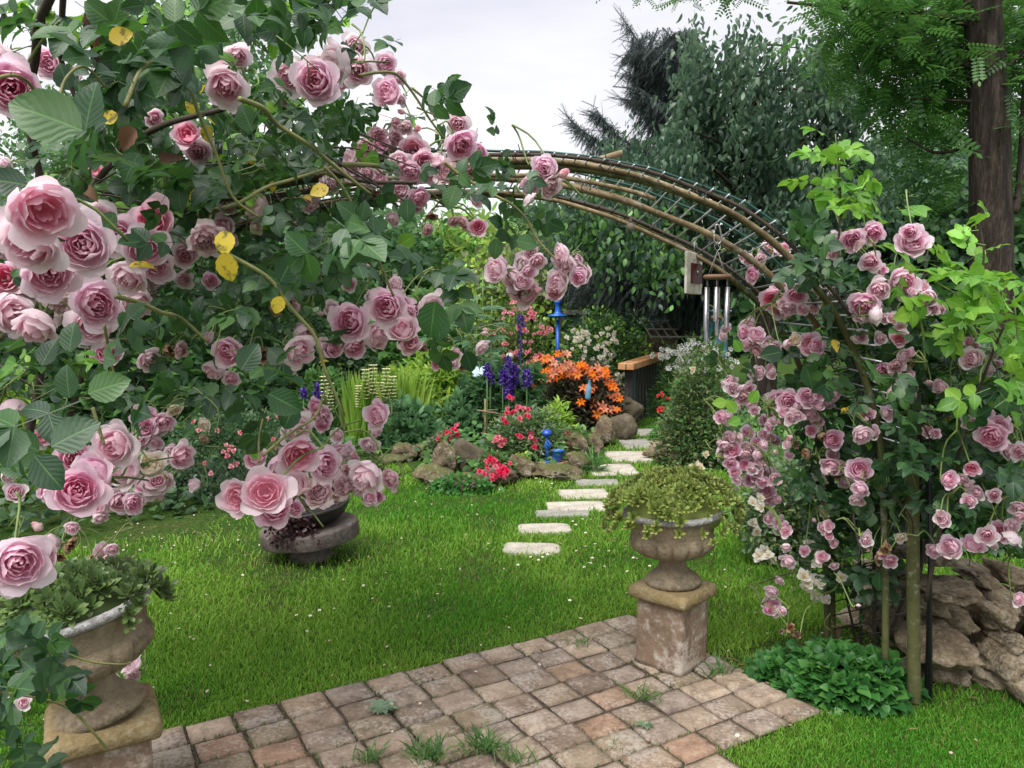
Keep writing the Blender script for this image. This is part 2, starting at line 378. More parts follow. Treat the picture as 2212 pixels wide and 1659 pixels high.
M['rooftile'] = solid('roof tile', (0.34, 0.22, 0.17), 0.8, var=0.35, scale=4, bump=0.3)
M['housewall'] = solid('house wall', (0.35, 0.28, 0.2), 0.9)
M['bark'] = stone('furrowed bark', [(0.006, 0.005, 0.004), (0.034, 0.027, 0.021), (0.105, 0.085, 0.068)], 14, spotcol=(0.10, 0.085, 0.045), spotamt=0.15, bump=1.0, stretch=(1, 1, .16))
M['twig'] = solid('twig', (0.05, 0.04, 0.035), 0.85)
M['soil'] = solid('soil', (0.06, 0.042, 0.028), 0.95, var=0.5, scale=30, bump=0.6)
# ------------------------------------------------------------------ leaf templates  (V, [faces], uv)
def leaf_t(W=0.6, n=5, fold=0.22, curl=0.25, serr=0.0, sharp=0.8, L=1.0):
    V = []; uv = []
    for i in range(n+1):
        t = i/n; V.append((0, t*L, -curl*t*t)); uv.append((0.5, t))
    li = {}
    for sgn in (-1, 1):
        for i in range(1, n):
            t = i/n; wd = W/2*(math.sin(math.pi*t**sharp))**0.75*(1+serr*(1 if i % 2 else -1))
            li[(sgn, i)] = len(V); V.append((sgn*wd, t*L, -curl*t*t+fold*wd-0.04*math.sin(6*t))); uv.append((0.5+sgn*0.5, t))
    q, tr = [], []
    for sgn in (-1, 1):
        for i in range(n):
            a, b = i, i+1
            if i == 0: f = [a, li[(sgn, 1)], b]; tr.append(f if sgn > 0 else f[::-1])
            elif i == n-1: f = [a, li[(sgn, i)], b]; tr.append(f if sgn > 0 else f[::-1])
            else: f = [a, li[(sgn, i)], li[(sgn, i+1)], b]; q.append(f if sgn > 0 else f[::-1])
    return np.array(V, float), [np.array(q, int).reshape(-1, 4), np.array(tr, int)], np.array(uv)
def join_t(parts):
    V, uv, qs, ts, n = [], [], [], [], 0
    for (v, f, u) in parts:
        V.append(v); uv.append(u)
        for a in f:
            if a.size: (qs if a.shape[1] == 4 else ts).append(a+n)
        n += len(v)
    out_ = []
    if qs: out_.append(np.concatenate(qs))
    if ts: out_.append(np.concatenate(ts))
    return np.concatenate(V), out_, np.concatenate(uv)
def xf(t, R, s, o): return (t[0]*s @ np.asarray(R).T+np.asarray(o, float), t[1], t[2])
def strip_t(L, w):
    V = np.array([(-w, 0, 0), (w, 0, 0), (w*.6, L, -.05*L), (-w*.6, L, -.05*L)], float)
    return V, [np.array([[0, 1, 2, 3]])], np.full((4, 2), 0.3)
def compound_t(seed, nl=5, hi=True, W=0.76):
    """compound rose leaf, total length 1"""
    rng = random.Random(seed); parts = []; n = 8 if hi else 4
    def lf(): return leaf_t(W*rng.uniform(.92, 1.1), n, rng.uniform(.1, .35), rng.uniform(.05, .4), 0.05 if hi else 0, 0.8)
    spots = [(0.58, 0.42, 0, 0)]
    for k in range((nl-1)//2):
        y = 0.55-0.27*k
        for s in (-1, 1): spots.append((y, 0.36-0.06*k, s*rng.uniform(1.0, 1.35), s))
    for (y, s, a, sd_) in spots:
        R = rotm(rng.uniform(-.35, .2), sd_*rng.uniform(-.3, .3), -a)
        parts.append(xf(lf(), R, s, (0, y, -0.05*y)))
    parts.append(strip_t(0.6, 0.008))
    return join_t(parts)
def pinnate_t(nl=15, W=0.46, n=3, s=0.19):
    parts = []; k = nl//2
    for i in range(k):
        y = 0.12+0.83*i/k
        for sd_ in (-1, 1): parts.append(xf(leaf_t(W, n, .1, .1), rotm(-0.15, 0, -sd_*1.25), s, (0, y, -0.18*y*y)))
    parts.append(xf(leaf_t(W, n, .1, .1), np.eye(3), s, (0, .95, -.17))); parts.append(strip_t(0.95, 0.006))
    return join_t(parts)
def twig_needles(n=30, seed=0):
    rng = random.Random(seed); V = []; T = []; uv = []
    for i in range(n):
        y = i/n; a = i*2.4; l = .12*(1-.5*y); dx, dz = math.cos(a)*l, math.sin(a)*l
        b = len(V); V += [(-.012, y, 0), (.012, y, 0), (dx, y+.1, dz)]; T.append([b, b+1, b+2]); uv += [(0, 0)]*3
    b = len(V); V += [(-.02, 0, 0), (.02, 0, 0), (0, 1, 0), (0, 0, .02)]; T += [[b, b+1, b+2], [b, b+3, b+2]]; uv += [(0, 0)]*4
    return np.array(V, float), [np.array(T)], np.array(uv, float)
def scatter(mb, t, pos, d, nrm, s, mat=0):
    """place template t at pos with its +Y along d and +Z near nrm"""
    V, Fs, uv = t; N = len(pos)
    if N == 0: return
    d = norm(np.broadcast_to(np.asarray(d, float), (N, 3))); x = norm(np.cross(d, np.broadcast_to(np.asarray(nrm, float), (N, 3))+1e-4)); z = np.cross(x, d)
    s = np.broadcast_to(np.asarray(s, float), (N,))
    W = pos[:, None]+s[:, None, None]*(V[None, :, 0:1]*x[:, None]+V[None, :, 1:2]*d[:, None]+V[None, :, 2:3]*z[:, None])
    off = (np.arange(N)*len(V))[:, None, None]
    mb.add(W.reshape(-1, 3), [(f[None]+off).reshape(-1, f.shape[1]) for f in Fs], mat, uv=np.tile(uv, (N, 1)))
def scatter_mix(mb, ts, pos, d, nrm, s, seed, mat=0):
    rng = np.random.default_rng(seed); k = rng.integers(0, len(ts), len(pos)); N = len(pos)
    d = np.broadcast_to(d, (N, 3)); nrm = np.broadcast_to(nrm, (N, 3)); s = np.broadcast_to(s, (N,))
    for i, t in enumerate(ts):
        m = k == i; scatter(mb, t, pos[m], d[m], nrm[m], s[m], mat)
ROSE_HI = [compound_t(i, 5, True) for i in range(6)] + [compound_t(9, 3, True, .75)]
ROSE_LO = [compound_t(i+20, 5, False) for i in range(4)]
PINN = [pinnate_t()]
LEAF = leaf_t(.5, 4, .2, .3); LEAF_W = leaf_t(.8, 4, .15, .3); LEAF_N = leaf_t(.28, 4, .2, .35); LEAF_S = leaf_t(.16, 3, .1, .5)
SUC = leaf_t(.38, 4, .35, -.25, sharp=1.4)
def rosette_t(n=16, seed=0, rise=0.6):
    rng = random.Random(seed); parts = []
    for i in range(n):
        t = i/n; a = i*2.39996; el = (1-t)*0.15+t*1.25
        R = rotz(a) @ rotm(el+rng.uniform(-.1, .1), 0, 0)
        parts.append(xf(SUC, R, (0.5-0.30*t), (0, 0, 0.05*t)))
    return join_t(parts)
ROSETTE = [rosette_t(15, 0), rosette_t(18, 1), rosette_t(12, 2)]

# ------------------------------------------------------------------ the ground
def noisefield(x, y, sc, seed=0): return np.array([mnoise.noise(Vector((a*sc, b*sc, seed*7.3))) for a, b in zip(x, y)])
mb = MB()
gx = np.concatenate([[-120, -60, -30], np.linspace(-12, 12, 60), [30, 60, 120]]); gy = np.concatenate([[-40, -8], np.linspace(0, 24, 70), [40, 80, 160]])
X, Y = np.meshgrid(gx, gy); Z = noisefield(X.ravel(), Y.ravel(), .8)*0.02*(np.abs(X.ravel()) < 11)*(Y.ravel() > 4.2)
nx = len(gx); i = np.arange(len(gy)-1)[:, None]*nx+np.arange(nx-1)[None]
mb.add(np.stack([X.ravel(), Y.ravel(), Z], 1), [np.stack([i, i+1, i+nx+1, i+nx], -1).reshape(-1, 4)])
m, n, o = nodemat('ground'); v = objco(n)
a = noise_(n, 1.2, 5, v, .6); b = noise_(n, 45, 6, v, .7)
c1 = ramp(n, b, [(0.016, 0.030, 0.007), (0.050, 0.080, 0.018), (0.10, 0.11, 0.04)], [0.35, 0.5, 0.7])
c2 = ramp(n, b, [(0.012, 0.03, 0.006), (0.035, 0.08, 0.012), (0.07, 0.11, 0.02)], [0.35, 0.5, 0.7])
c = mixc(n, ramp(n, a, [(0, 0, 0), (1, 1, 1)], [0.42, 0.55]), c1, c2)
p = n.nodes.new('ShaderNodeBsdfPrincipled'); p.inputs['Roughness'].default_value = 1; p.inputs['Specular IOR Level'].default_value = 0.1
n.links.new(c, p.inputs['Base Color']); n.links.new(bump_(n, b, .8, .03), p.inputs['Normal']); n.links.new(p.outputs[0], o.inputs[0])
tag(mb.build('ground', m), kind='structure')

PATIO = [G(*q)[:2] for q in [(150, 1760), (250, 1625), (330, 1588), (480, 1548), (560, 1523), (690, 1493), (800, 1465), (940, 1438), (1010, 1420), (1100, 1393), (1160, 1378), (1240, 1352), (1340, 1338), (1440, 1375), (1560, 1405), (1650, 1462), (1735, 1515), (1690, 1575), (1610, 1640), (1490, 1700), (1380, 1790), (1000, 1950), (150, 2100)]]
th = math.radians(30.5); rng = np.random.default_rng(4)
mb = MB(); mj = MB()
ea = np.array([math.cos(th), math.sin(th)]); eb = np.array([math.sin(th), -math.cos(th)])
org = G(850, 1479)[:2]
brick_pos = []; cells = set()
for ib in range(-4, 14):
    sh = rng.uniform(-.02, .02)
    for ia in range(-9, 16):
        c0 = org+ea*(ia*0.1795+sh+rng.normal()*.002)+eb*(ib*0.1445+rng.normal()*.002)
        if not inpoly(c0[None], PATIO)[0]: continue
        h = 0.022+rng.normal()*0.003
        brick_pos.append(c0); cells.add((ia, ib))
        R = rotz(th+rng.normal()*.018) @ rotm(rng.normal()*.014, rng.normal()*.014, 0)
        sx, sy = 0.166*rng.uniform(.95, 1.03), 0.131*rng.uniform(.95, 1.03)
        # worn brick: a grid slab with chipped rim
        nxx, nyy = 9, 7; U, W_ = np.meshgrid(np.linspace(-1, 1, nxx), np.linspace(-1, 1, nyy)); u, v_ = U.ravel(), W_.ravel()
        edge = np.maximum(np.abs(u)**6, np.abs(v_)**6); o_ = rng.uniform(0, 99)
        nzv = np.array([mnoise.noise(Vector((p_*2.2+o_, q_*2.2, o_))) for p_, q_ in zip(u, v_)])
        z = h-edge*0.006-np.abs(nzv)*0.004+nzv*0.0015
        px = u*sx/2*(1+nzv*.022*(np.abs(u) > .9)); py = v_*sy/2*(1+nzv*.03*(np.abs(v_) > .9))
        V = np.stack([px, py, z], 1); ii = (np.arange(nyy-1)[:, None]*nxx+np.arange(nxx-1)[None]); top = np.stack([ii, ii+1, ii+nxx+1, ii+nxx], -1).reshape(-1, 4)
        rim = [k for k in range(nxx)]+[k*nxx+nxx-1 for k in range(1, nyy)]+[(nyy-1)*nxx+k for k in range(nxx-2, -1, -1)]+[k*nxx for k in range(nyy-2, 0, -1)]
        B_ = V[rim].copy(); B_[:, 2] = -0.03; nb = len(V); V = np.concatenate([V, B_]); m_ = len(rim)
        side = np.array([[rim[k], nb+k, nb+(k+1) % m_, rim[(k+1) % m_]] for k in range(m_)])
        mb.add(V @ R.T+np.array([c0[0], c0[1], 0]), [top, side])
tag(mb.build('patio', M['brick'], smooth=True), kind='structure')
mb = MB()
for (ia, ib) in cells:
    c0 = org+ea*ia*.1795+eb*ib*.1445; q = [c0+ea*.0897*sa+eb*.0722*sb for sa, sb in ((-1, 1), (1, 1), (1, -1), (-1, -1))]; mb.add(np.column_stack([np.array(q), np.full(4, .006)]), [np.array([[0, 1, 2, 3]])])
tag(mb.build('patio_soil', M['soil'], smooth=False), kind='structure')
CA = np.zeros((60, 60), bool)
for (ia, ib) in cells: CA[ia+20, ib+20] = True
def onpatio(X, Y, jit=0.0):
    dx, dy = X-org[0], Y-org[1]; i_ = np.round((dx*ea[0]+dy*ea[1]+jit)/.1795).astype(int)+20; j_ = np.round((dx*eb[0]+dy*eb[1]+jit)/.1445).astype(int)+20
    ok = (i_ >= 0) & (i_ < 60) & (j_ >= 0) & (j_ < 60); r = np.zeros(len(X), bool); r[ok] = CA[i_[ok], j_[ok]]; return r

# stepping stones
SLABS = [(1148, 1190, 128, 24, -6, 's', 'rounded pale slab nearest the patio at the start of the stepping stone path'),
 (1176, 1146, 118, 20, 4, 's', 'pale slab with pointed right end, second along the path from the patio'),
 (1215, 1113, 118, 13, 4, 'g', 'thin grey slab third along the path from the patio'),
 (1246, 1098, 132, 20, 6, 's', 'long pale slab just behind the thin grey third slab of the path'),
 (1262, 1071, 110, 20, 6, 's', 'pale slab fifth along the path, left of the planted urn'),
 (1291, 1046, 95, 12, 3, 'g', 'thin greyish slab sixth along the path'),
 (1322, 1017, 105, 22, 4, 's', 'broad pale slab seventh along the path, right of the rock with the blue figurine'),
 (1357, 988, 92, 20, 3, 's', 'pale slab eighth along the path beside the grass tuft'),
 (1382, 961, 84, 19, 2, 'g', 'grey slab ninth along the path by the mossy boulders'),
 (1404, 936, 60, 14, 2, 'g', 'farthest grey slab of the path, before the dark boulder')]
slab_w = []
for k, (x, y, wd, hd, rt, mt, lb) in enumerate(SLABS):
    c = G(x, y); y0, y1 = G(x, y-hd/2)[1], G(x, y+hd/2)[1]; sx = wd*c[1]/F; sy = y0-y1
    rng = np.random.default_rng(50+k); mb = MB(); nn = 72; a = np.arange(nn)*2*math.pi/nn
    ex = 18.0 if k > 1 else 5
    r = (np.abs(np.cos(a))**ex+np.abs(np.sin(a))**ex)**(-1/ex)
    r = r*(1+0.05*np.array([mnoise.noise(Vector((math.cos(q)*2.5, math.sin(q)*2.5, k*3.1))) for q in a]))
    ring = np.stack([r*np.cos(a)*sx/2, r*np.sin(a)*sy/2], 1) @ rotz(math.radians(rt))[:2, :2].T+c[:2]
    slab_w.append((c[0], c[1], sx*1.0, sy*1.0))
    ctr = c[:2]; zt = 0.022
    V = [np.column_stack([ring, np.full(nn, -.03)]), np.column_stack([ring, np.full(nn, zt-.008)])]
    for f_, dz in ((.96, 0), (.7, .002), (.4, .0)): V.append(np.column_stack([ctr+(ring-ctr)*f_, zt+dz+0.003*rng.normal(size=nn)*(f_ < .9)]))
    V.append(np.array([[*ctr, zt]])); V = np.concatenate(V)
    fs = []; 
    for lv in range(4): fs.append(np.array([[lv*nn+j, lv*nn+(j+1) % nn, (lv+1)*nn+(j+1) % nn, (lv+1)*nn+j] for j in range(nn)]))
    fs.append(np.array([[4*nn+j, 4*nn+(j+1) % nn, 5*nn] for j in range(nn)]))
    mb.add(V, fs); o = mb.build('stepping_stone', M['slab'] if mt == 's' else M['slab_grey'], origin=c)
    tag(o, lb, 'stepping stone', 'stepping stones across the lawn')

# lawn grass (nobody could count the blades)
BED = [G(*q)[:2] for q in [(-900, 1230), (0, 1210), (250, 1175), (420, 1150), (560, 1085), (820, 1000), (880, 1005), (900, 1040), (1000, 1060), (1110, 1046), (1200, 1035), (1255, 1010), (1300, 980), (1320, 955), (1380, 915), (1410, 895), (1450, 900), (1440, 950), (1460, 1000), (1560, 1020), (1640, 1050), (1700, 1075), (2212, 1100), (2900, 1100), (2900, 800), (-900, 800)]]
PATCH = [(*G(655, 1205)[:2], .62, .45), (*G(1690, 1455)[:2], .5, .32), (*G(1900, 1440)[:2], .55, .4), (*G(430, 1150)[:2], 1.1, .5)]
def grass(nb, seed):
    rng = np.random.default_rng(seed)
    u = rng.uniform(0, 1, nb); Y = (1/(1/2.3**.9-u*(1/2.3**.9-1/12.5**.9)))**(1/.9)
    X = rng.uniform(-.82, .82, nb)*Y+rng.normal(size=nb)*.02
    pt = np.stack([X, Y], 1)
    ok = ~inpoly(pt, BED) & ~onpatio(X, Y, rng.normal(size=nb)*.012)
    for (cx_, cy_, sx, sy) in slab_w: ok &= ~((np.abs(X-cx_) < sx*.46) & (np.abs(Y-cy_) < sy*.44))
    for (cx_, cy_, sx, sy) in PATCH:
        dd = ((X-cx_)/sx)**2+((Y-cy_)/sy)**2; ok &= ~((dd < 1) & (rng.uniform(size=nb) < .88*(1-dd*.5)))
    X, Y = X[ok], Y[ok]; N = len(X)
    f1 = noisefield(X, Y, 2.6); f2 = noisefield(X, Y, .9, 3)
    keep = rng.uniform(size=N) < np.clip(.92+f1*.9, .5, 1); X, Y, f1, f2 = X[keep], Y[keep], f1[keep], f2[keep]; N = len(X)
    H = np.clip(.018+.010*f1+.010*f2+rng.exponential(.007, N), .008, .07)*np.clip(Y/4, .75, 1.4); Wd = rng.uniform(.0013, .0026, N)*np.clip(Y/3.0, 1, 3.0)
    a = rng.uniform(0, 2*math.pi, N); b = rng.uniform(0, 2*math.pi, N); bend = rng.uniform(.2, 1.1, N)*H
    dx, dy = np.cos(a)*Wd, np.sin(a)*Wd; ex_, ey_ = np.cos(b)*bend, np.sin(b)*bend; z0 = np.zeros(N)-.003
    V = np.stack([np.stack([X-dx, Y-dy, z0], 1), np.stack([X+dx, Y+dy, z0], 1), np.stack([X+dx*.8+ex_*.35, Y+dy*.8+ey_*.35, H*.6], 1), np.stack([X-dx*.8+ex_*.35, Y-dy*.8+ey_*.35, H*.6], 1), np.stack([X+ex_, Y+ey_, H], 1)], 1)
    off = (np.arange(N)*5)[:, None]
    t = np.clip(.5+f2*.9+f1*.5+rng.normal(size=N)*.22, 0, 1)[:, None]; dry = (rng.uniform(size=N) < .04+.07*(f1 < -.3))[:, None]
    nearp = np.zeros(N)
    pe = np.array(PATIO)
    for k in range(len(pe)-1):
        A, B = pe[k], pe[k+1]; ab = B-A; tt = np.clip(((X-A[0])*ab[0]+(Y-A[1])*ab[1])/(ab @ ab), 0, 1); nearp = np.maximum(nearp, 1-np.hypot(X-A[0]-ab[0]*tt, Y-A[1]-ab[1]*tt)/.35)
    t = np.clip(t+np.clip(nearp, 0, 1)[:, None]*.5, 0, 1)
    col = (1-t)*np.array([[.068, .245, .018]])+t*np.array([[.235, .405, .055]])
    col = np.where(dry, np.array([[.26, .22, .08]]), col)
    col = np.column_stack([col, np.ones(N)])
    mb = MB(); mb.add(V.reshape(-1, 3), [np.array([[0, 1, 2, 3]])[None][0]+off[:, :, None][:, 0][:, None][:, 0] if False else off+np.array([[0, 1, 2, 3]]), off+np.array([[3, 2, 4]])], col=np.repeat(col, 5, 0))
    return mb
m, n, o = nodemat('grass blade'); at = n.nodes.new('ShaderNodeAttribute'); at.attribute_name = 'Col'
p = n.nodes.new('ShaderNodeBsdfPrincipled'); p.inputs['Roughness'].default_value = .55; p.inputs['Specular IOR Level'].default_value = .25; n.links.new(at.outputs[0], p.inputs['Base Color'])
t_ = n.nodes.new('ShaderNodeBsdfTranslucent'); n.links.new(mixc(n, .5, at.outputs[0], (.16, .42, .02)), t_.inputs[0])
x = n.nodes.new('ShaderNodeMixShader'); x.inputs[0].default_value = .35; n.links.new(p.outputs[0], x.inputs[1]); n.links.new(t_.outputs[0], x.inputs[2]); n.links.new(x.outputs[0], o.inputs[0])
M['grass'] = m
tag(grass(480000, 1).build('grass', M['grass'], smooth=False), 'short green lawn grass around the patio and stepping stones', 'grass', kind='stuff')

# daisies in the lawn
mb = MB()
a = np.arange(12)*2*math.pi/12
pet = leaf_t(.42, 2, .05, -.1); N = 12
scatter(mb, pet, np.tile([0, 0, .045], (N, 1)), np.stack([np.cos(a), np.sin(a), a*0+.25], 1), np.array([[0, 0, 1.]]), .011, 0)
V, Fc = ico(1); mb.add(V*np.array([.004, .004, .003])+[0, 0, .047], [Fc], 1); tube(mb, [(0, 0, 0), (0.002, 0, .045)], .0012, 4, 2)
M['daisy_y'] = solid('daisy centre', (.7, .5, .05)); dm = mb.mesh('daisy', [M['white'], M['daisy_y'], M['stalk']])
DA = [(1115, 1235), (1125, 1214), (1138, 1214), (1150, 1218), (1163, 1224), (1172, 1218), (1180, 1212), (1210, 1190), (1205, 1196), (1176, 1211), (1240, 1140), (1243, 1147), (1255, 1135), (1275, 1137), (1290, 1135), (1308, 1141), (1267, 1165), (1280, 1220), (1310, 1205), (1272, 1232), (1300, 1240), (1290, 1190), (1330, 1205), (1360, 1250), (1231, 1313), (1250, 1355), (1188, 1066), (1190, 1082), (1195, 1056), (1160, 1045), (1168, 1053), (1152, 1047), (813, 1280), (944, 1302), (389, 1378), (645, 1347), (690, 1335), (670, 1347), (320, 1508), (330, 1510), (305, 1507), (1596, 1612), (1370, 1220), (1320, 1126), (1310, 1110), (1352, 1196), (570, 1180), (1265, 1241), (1405, 1238), (520, 1258)]
for k, (x, y) in enumerate(DA):
    o = bpy.data.objects.new('daisy', dm); COL.objects.link(o); g = G(x, y); o.location = (g[0], g[1], 0.0); s = 1.0+(g[1]-4)*.04; o.scale = (s, s, s); o.rotation_euler = (random.Random(k).uniform(-.3, .3), .2, k)
    tag(o, 'tiny white daisy flower standing in the lawn grass', 'daisy', 'daisies in the lawn')

# ------------------------------------------------------------------ urns
UPROF = [(0.075, 0.0), (0.124, 0.0), (0.127, 0.016), (0.122, 0.026), (0.112, 0.031), (0.110, 0.040), (0.090, 0.052), (0.070, 0.070), (0.060, 0.090), (0.058, 0.104), (0.063, 0.110), (0.063, 0.117), (0.072, 0.122),
         (0.110, 0.130), (0.150, 0.145), (0.178, 0.168), (0.190, 0.194), (0.188, 0.214), (0.180, 0.228), (0.181, 0.236), (0.184, 0.250), (0.190, 0.275), (0.198, 0.302)]
def gad(a, i, r, z):
    if 13 <= i <= 17:
        k = math.sin((i-12)/6*math.pi); return r*(1+0.11*k*(np.abs(np.sin(a*8))**.45-.75))
    return np.full(len(a), r)
def urn(label, base, s, tilt, rz, group='stone garden urns'):
    t = thing('garden_urn', label, 'urn', base, group)
    R = rotm(*tilt) @ rotz(rz)
    mb = MB(); prof = [(r*s, z*s) for r, z in UPROF]
    lathe(mb, prof[:13], base, 64, R=R, capt=True); mb.build('foot', M['urn'], t)
    mb = MB(); lathe(mb, prof[12:], base, 128, mod=lambda a, i, r, z: gad(a, i+12, r, z), R=R, capt=False, capb=False)
    inner = [(0.178*s, 0.300*s), (0.150*s, 0.262*s), (0.08*s, 0.25*s)]; lathe(mb, inner, base, 64, R=R, capb=False); mb.build('bowl', M['urn'], t)
    mb = MB(); rr = [(0.196, .3025), (0.214, .309), (0.219, .320), (0.214, .333), (0.200, .336), (0.190, .330), (0.180, .3)]
    lathe(mb, [(r*s, z*s) for r, z in rr], base, 160, mod=lambda a, i, r, z: r*(1+.022*np.abs(np.sin(a*22))*(1 < i < 5)), R=R, capb=False, capt=False); mb.build('rim', M['urn_rim'], t)
    return t, R
def pedestal(label, base, s, h, rz, tilt=0.0, capm='plinth_cap'):
    t = thing('pedestal', label, 'pedestal', base, 'stone pedestals under the urns'); R = rotz(rz)
    mb = MB()
    # block, slightly tapered and worn
    n_ = 10; 
    prof = [(s*.50*.985, 0), (s*.50*.99, h*.35), (s*.50*1.0, h*.7), (s*.50*.99, h)]
    def sq(a, i, r, z):
        c_, s_ = np.abs(np.cos(a)), np.abs(np.sin(a)); k = (c_**16+s_**16)**(-1/16)
        return r*k*(1+.008*np.array([mnoise.noise(Vector((math.cos(q)*6, math.sin(q)*6, z*14+s*9))) for q in a]))
    pr = [(np.interp(z, [p_[1] for p_ in prof], [p_[0] for p_ in prof]), z) for z in np.linspace(0, h, 16)]
    lathe(mb, pr, base, 96, mod=sq, R=R); mb.build('block', M['terracotta'], t)
    mb = MB(); pr = [(s*.53, h), (s*.60, h+.004), (s*.62, h+.016), (s*.62, h+.036), (s*.59, h+.054), (s*.53, h+.060)]
    lathe(mb, pr, base, 96, mod=sq, R=R); mb.build('cap', M[capm], t)
    return t
pb = G(1450, 1437); pb[2] = 0.02
pedestal('square rendered pedestal with mossy cap under the right urn on the patio', pb, .235, .30, math.radians(47))
urn('fluted stone urn on the right pedestal, white scalloped rim', pb+[0, 0, .36], .98, (-.03, -.035, 0), .2)
# near urn at the left edge, leaning
lb_ = np.array([P(215, 1560, 2.32)[0], 2.34, 0.0])
pedestal('weathered ochre pedestal at the lower left under the leaning urn', lb_, .255, .285, math.radians(30), capm='plinth_cap')
urn('leaning lichen rimmed stone urn at the lower left behind rose sprays', lb_+[0, 0, .345], 1.04, (0.03, -.20, 0), .5)

def succulents(label, C, rx, ry, rzz, n, size, seed, mats, tiltR, flat=.35, hang=0.0):
    t = thing('houseleek_planting', label, 'succulent', C, 'succulents filling the urns'); rng = np.random.default_rng(seed)
    ms = [MB() for _ in range(3)]; meshes = []
    for k in range(3):
        mb = MB(); v, f, u = ROSETTE[k]; mb.add(v, f, uv=u); meshes.append(mb.mesh('rosette', mats))
    pts = []
    while len(pts) < n:
        q = rng.uniform(-1, 1, 2); r2 = q @ q
        if r2 > 1: continue
        z = (1-r2)**.5*rzz*flat_top(q, seed)
        p_ = np.array([q[0]*rx, q[1]*ry, z]); nn = norm(np.array([q[0]*.7, q[1]*.7-.25, .8])[None])[0]
        if r2 > .85: p_[2] -= hang*rng.uniform(0, 1)
        pts.append((p_ @ np.asarray(tiltR).T, nn+rng.normal(size=3)*.22, rng.uniform(.75, 1.25)*size))
    pts.sort(key=lambda q: q[0][1])
    rest = MB()
    for k, (p_, nn, s) in enumerate(pts):
        Q = Vector(nn).to_track_quat('Z', 'Y')
        if k < 95:
            o = bpy.data.objects.new('rosette', meshes[k % 3]); COL.objects.link(o); o.parent = t; o.location = p_; o.scale = (s, s, s*.9); o.rotation_mode = 'QUATERNION'; o.rotation_quaternion = Q @ Vector((0, 0, 1)).rotation_difference(Vector((0, 0, 1)))
        else:
            v, f, u = ROSETTE[k % 3]; rest.add(v*s @ np.array(Q.to_matrix()).T+p_+C, f, uv=u)
    if rest.n: tag(rest.build('rosette_mass', mats, t), kind='stuff')
    mb = MB(); V, Fc = ico(3); VV = V*np.array([rx*.70, ry*.70, rzz*.62]); VV[:, 2] = np.maximum(VV[:, 2], -.03); mb.add(VV @ np.asarray(tiltR).T+C, [Fc]); mb.build('root_mat', mats[0], t)
    return t
def flat_top(q, seed): return .75+.35*mnoise.noise(Vector((q[0]*2.5, q[1]*2.5, seed)))
M['suc1'] = foliage('olive houseleek', [(.09, .13, .03), (.17, .24, .05), (.27, .35, .08), (.38, .42, .12)], .5, .15, spec=.3, back=(.16, .16, .06))
M['suc2'] = foliage('green houseleek', [(.04, .08, .025), (.09, .16, .045), (.16, .26, .07), (.28, .38, .15)], .4, .15, spec=.5, back=(.13, .16, .08))
uc = pb+np.array([-.005, 0, .36+.30]); uc[1] -= .0
succulents('dense mound of olive green houseleeks in the right urn', uc, .30, .24, .235, 560, .068, 5, [M['suc1']], rotm(-.03, -.035, 0), hang=.10)
uc2 = lb_+np.array([-.075, 0, .345+.295])
succulents('green houseleeks spilling over the tilted left urn', uc2, .28, .22, .17, 200, .105, 6, [M['suc2']], rotm(.03, -.20, 0), hang=.07)

# ------------------------------------------------------------------ dark bowl on stone slab
c = G(672, 1205); mb = MB(); t = thing('stone_stand', 'brown oval stone slab on a round foot in the lawn', 'stone table', c)
lathe(mb, [(.13, -.01), (.135, .02), (.12, .05), (.115, .13)], c, 48); mb.build('foot', M['dark_stone'], t)
Rt = rotm(.06, -.12, 0)
def oval(a, i, r, z): return r*(1+.10*np.cos(2*a+.6)+.02*np.cos(5*a))
mb = MB(); lathe(mb, [(.15, 0), (.276, .001), (.285, .005), (.288, .014), (.288, .05), (.288, .086), (.285, .095), (.277, .100), (.15, .102)], c+[0, 0, .125], 72, mod=oval, R=Rt); mb.build('slab', M['dark_stone'], t)
bc = c+np.array([.015, 0, .23]); t = thing('planter_bowl', 'low black bowl sitting on the brown stone slab', 'plant pot', bc)
mb = MB(); lathe(mb, [(.10, 0), (.16, .01), (.215, .05), (.245, .10), (.255, .125), (.245, .128), (.225, .10), (.10, .08)], bc, 64, R=Rt); mb.build('bowl', M['black_bowl'], t)
pt = thing('purple_sedum', 'dark purple trailing succulent hanging out of the black bowl', 'plant', bc+[0, 0, .1]); rng = np.random.default_rng(7); mb = MB()
M['purple'] = foliage('purple leaf', [(.022, .008, .010), (.05, .018, .022), (.10, .04, .045)], .4, .1, spec=.4)
N = 900; a = rng.uniform(0, 2*math.pi, N); r = .24*np.sqrt(rng.uniform(0, 1, N)); q = np.stack([np.cos(a)*r, np.sin(a)*r, .12+.05*rng.uniform(size=N)], 1)
h_ = N//2; q[:h_] = np.stack([rng.uniform(-.22, .05, h_), -.2-rng.uniform(0, .07, h_), .13-rng.uniform(0, .20, h_)*1.0], 1); q[:h_, 0] += (q[:h_, 2]-.13)*-.5*rng.uniform(0, 1, h_)
scatter(mb, LEAF_W, q @ Rt.T+bc, rng.normal(size=(N, 3))+[0, -.4, .3], rng.normal(size=(N, 3))*.5+[0, -.6, .7], rng.uniform(.016, .03, N)); mb.build('foliage', M['purple'], pt)

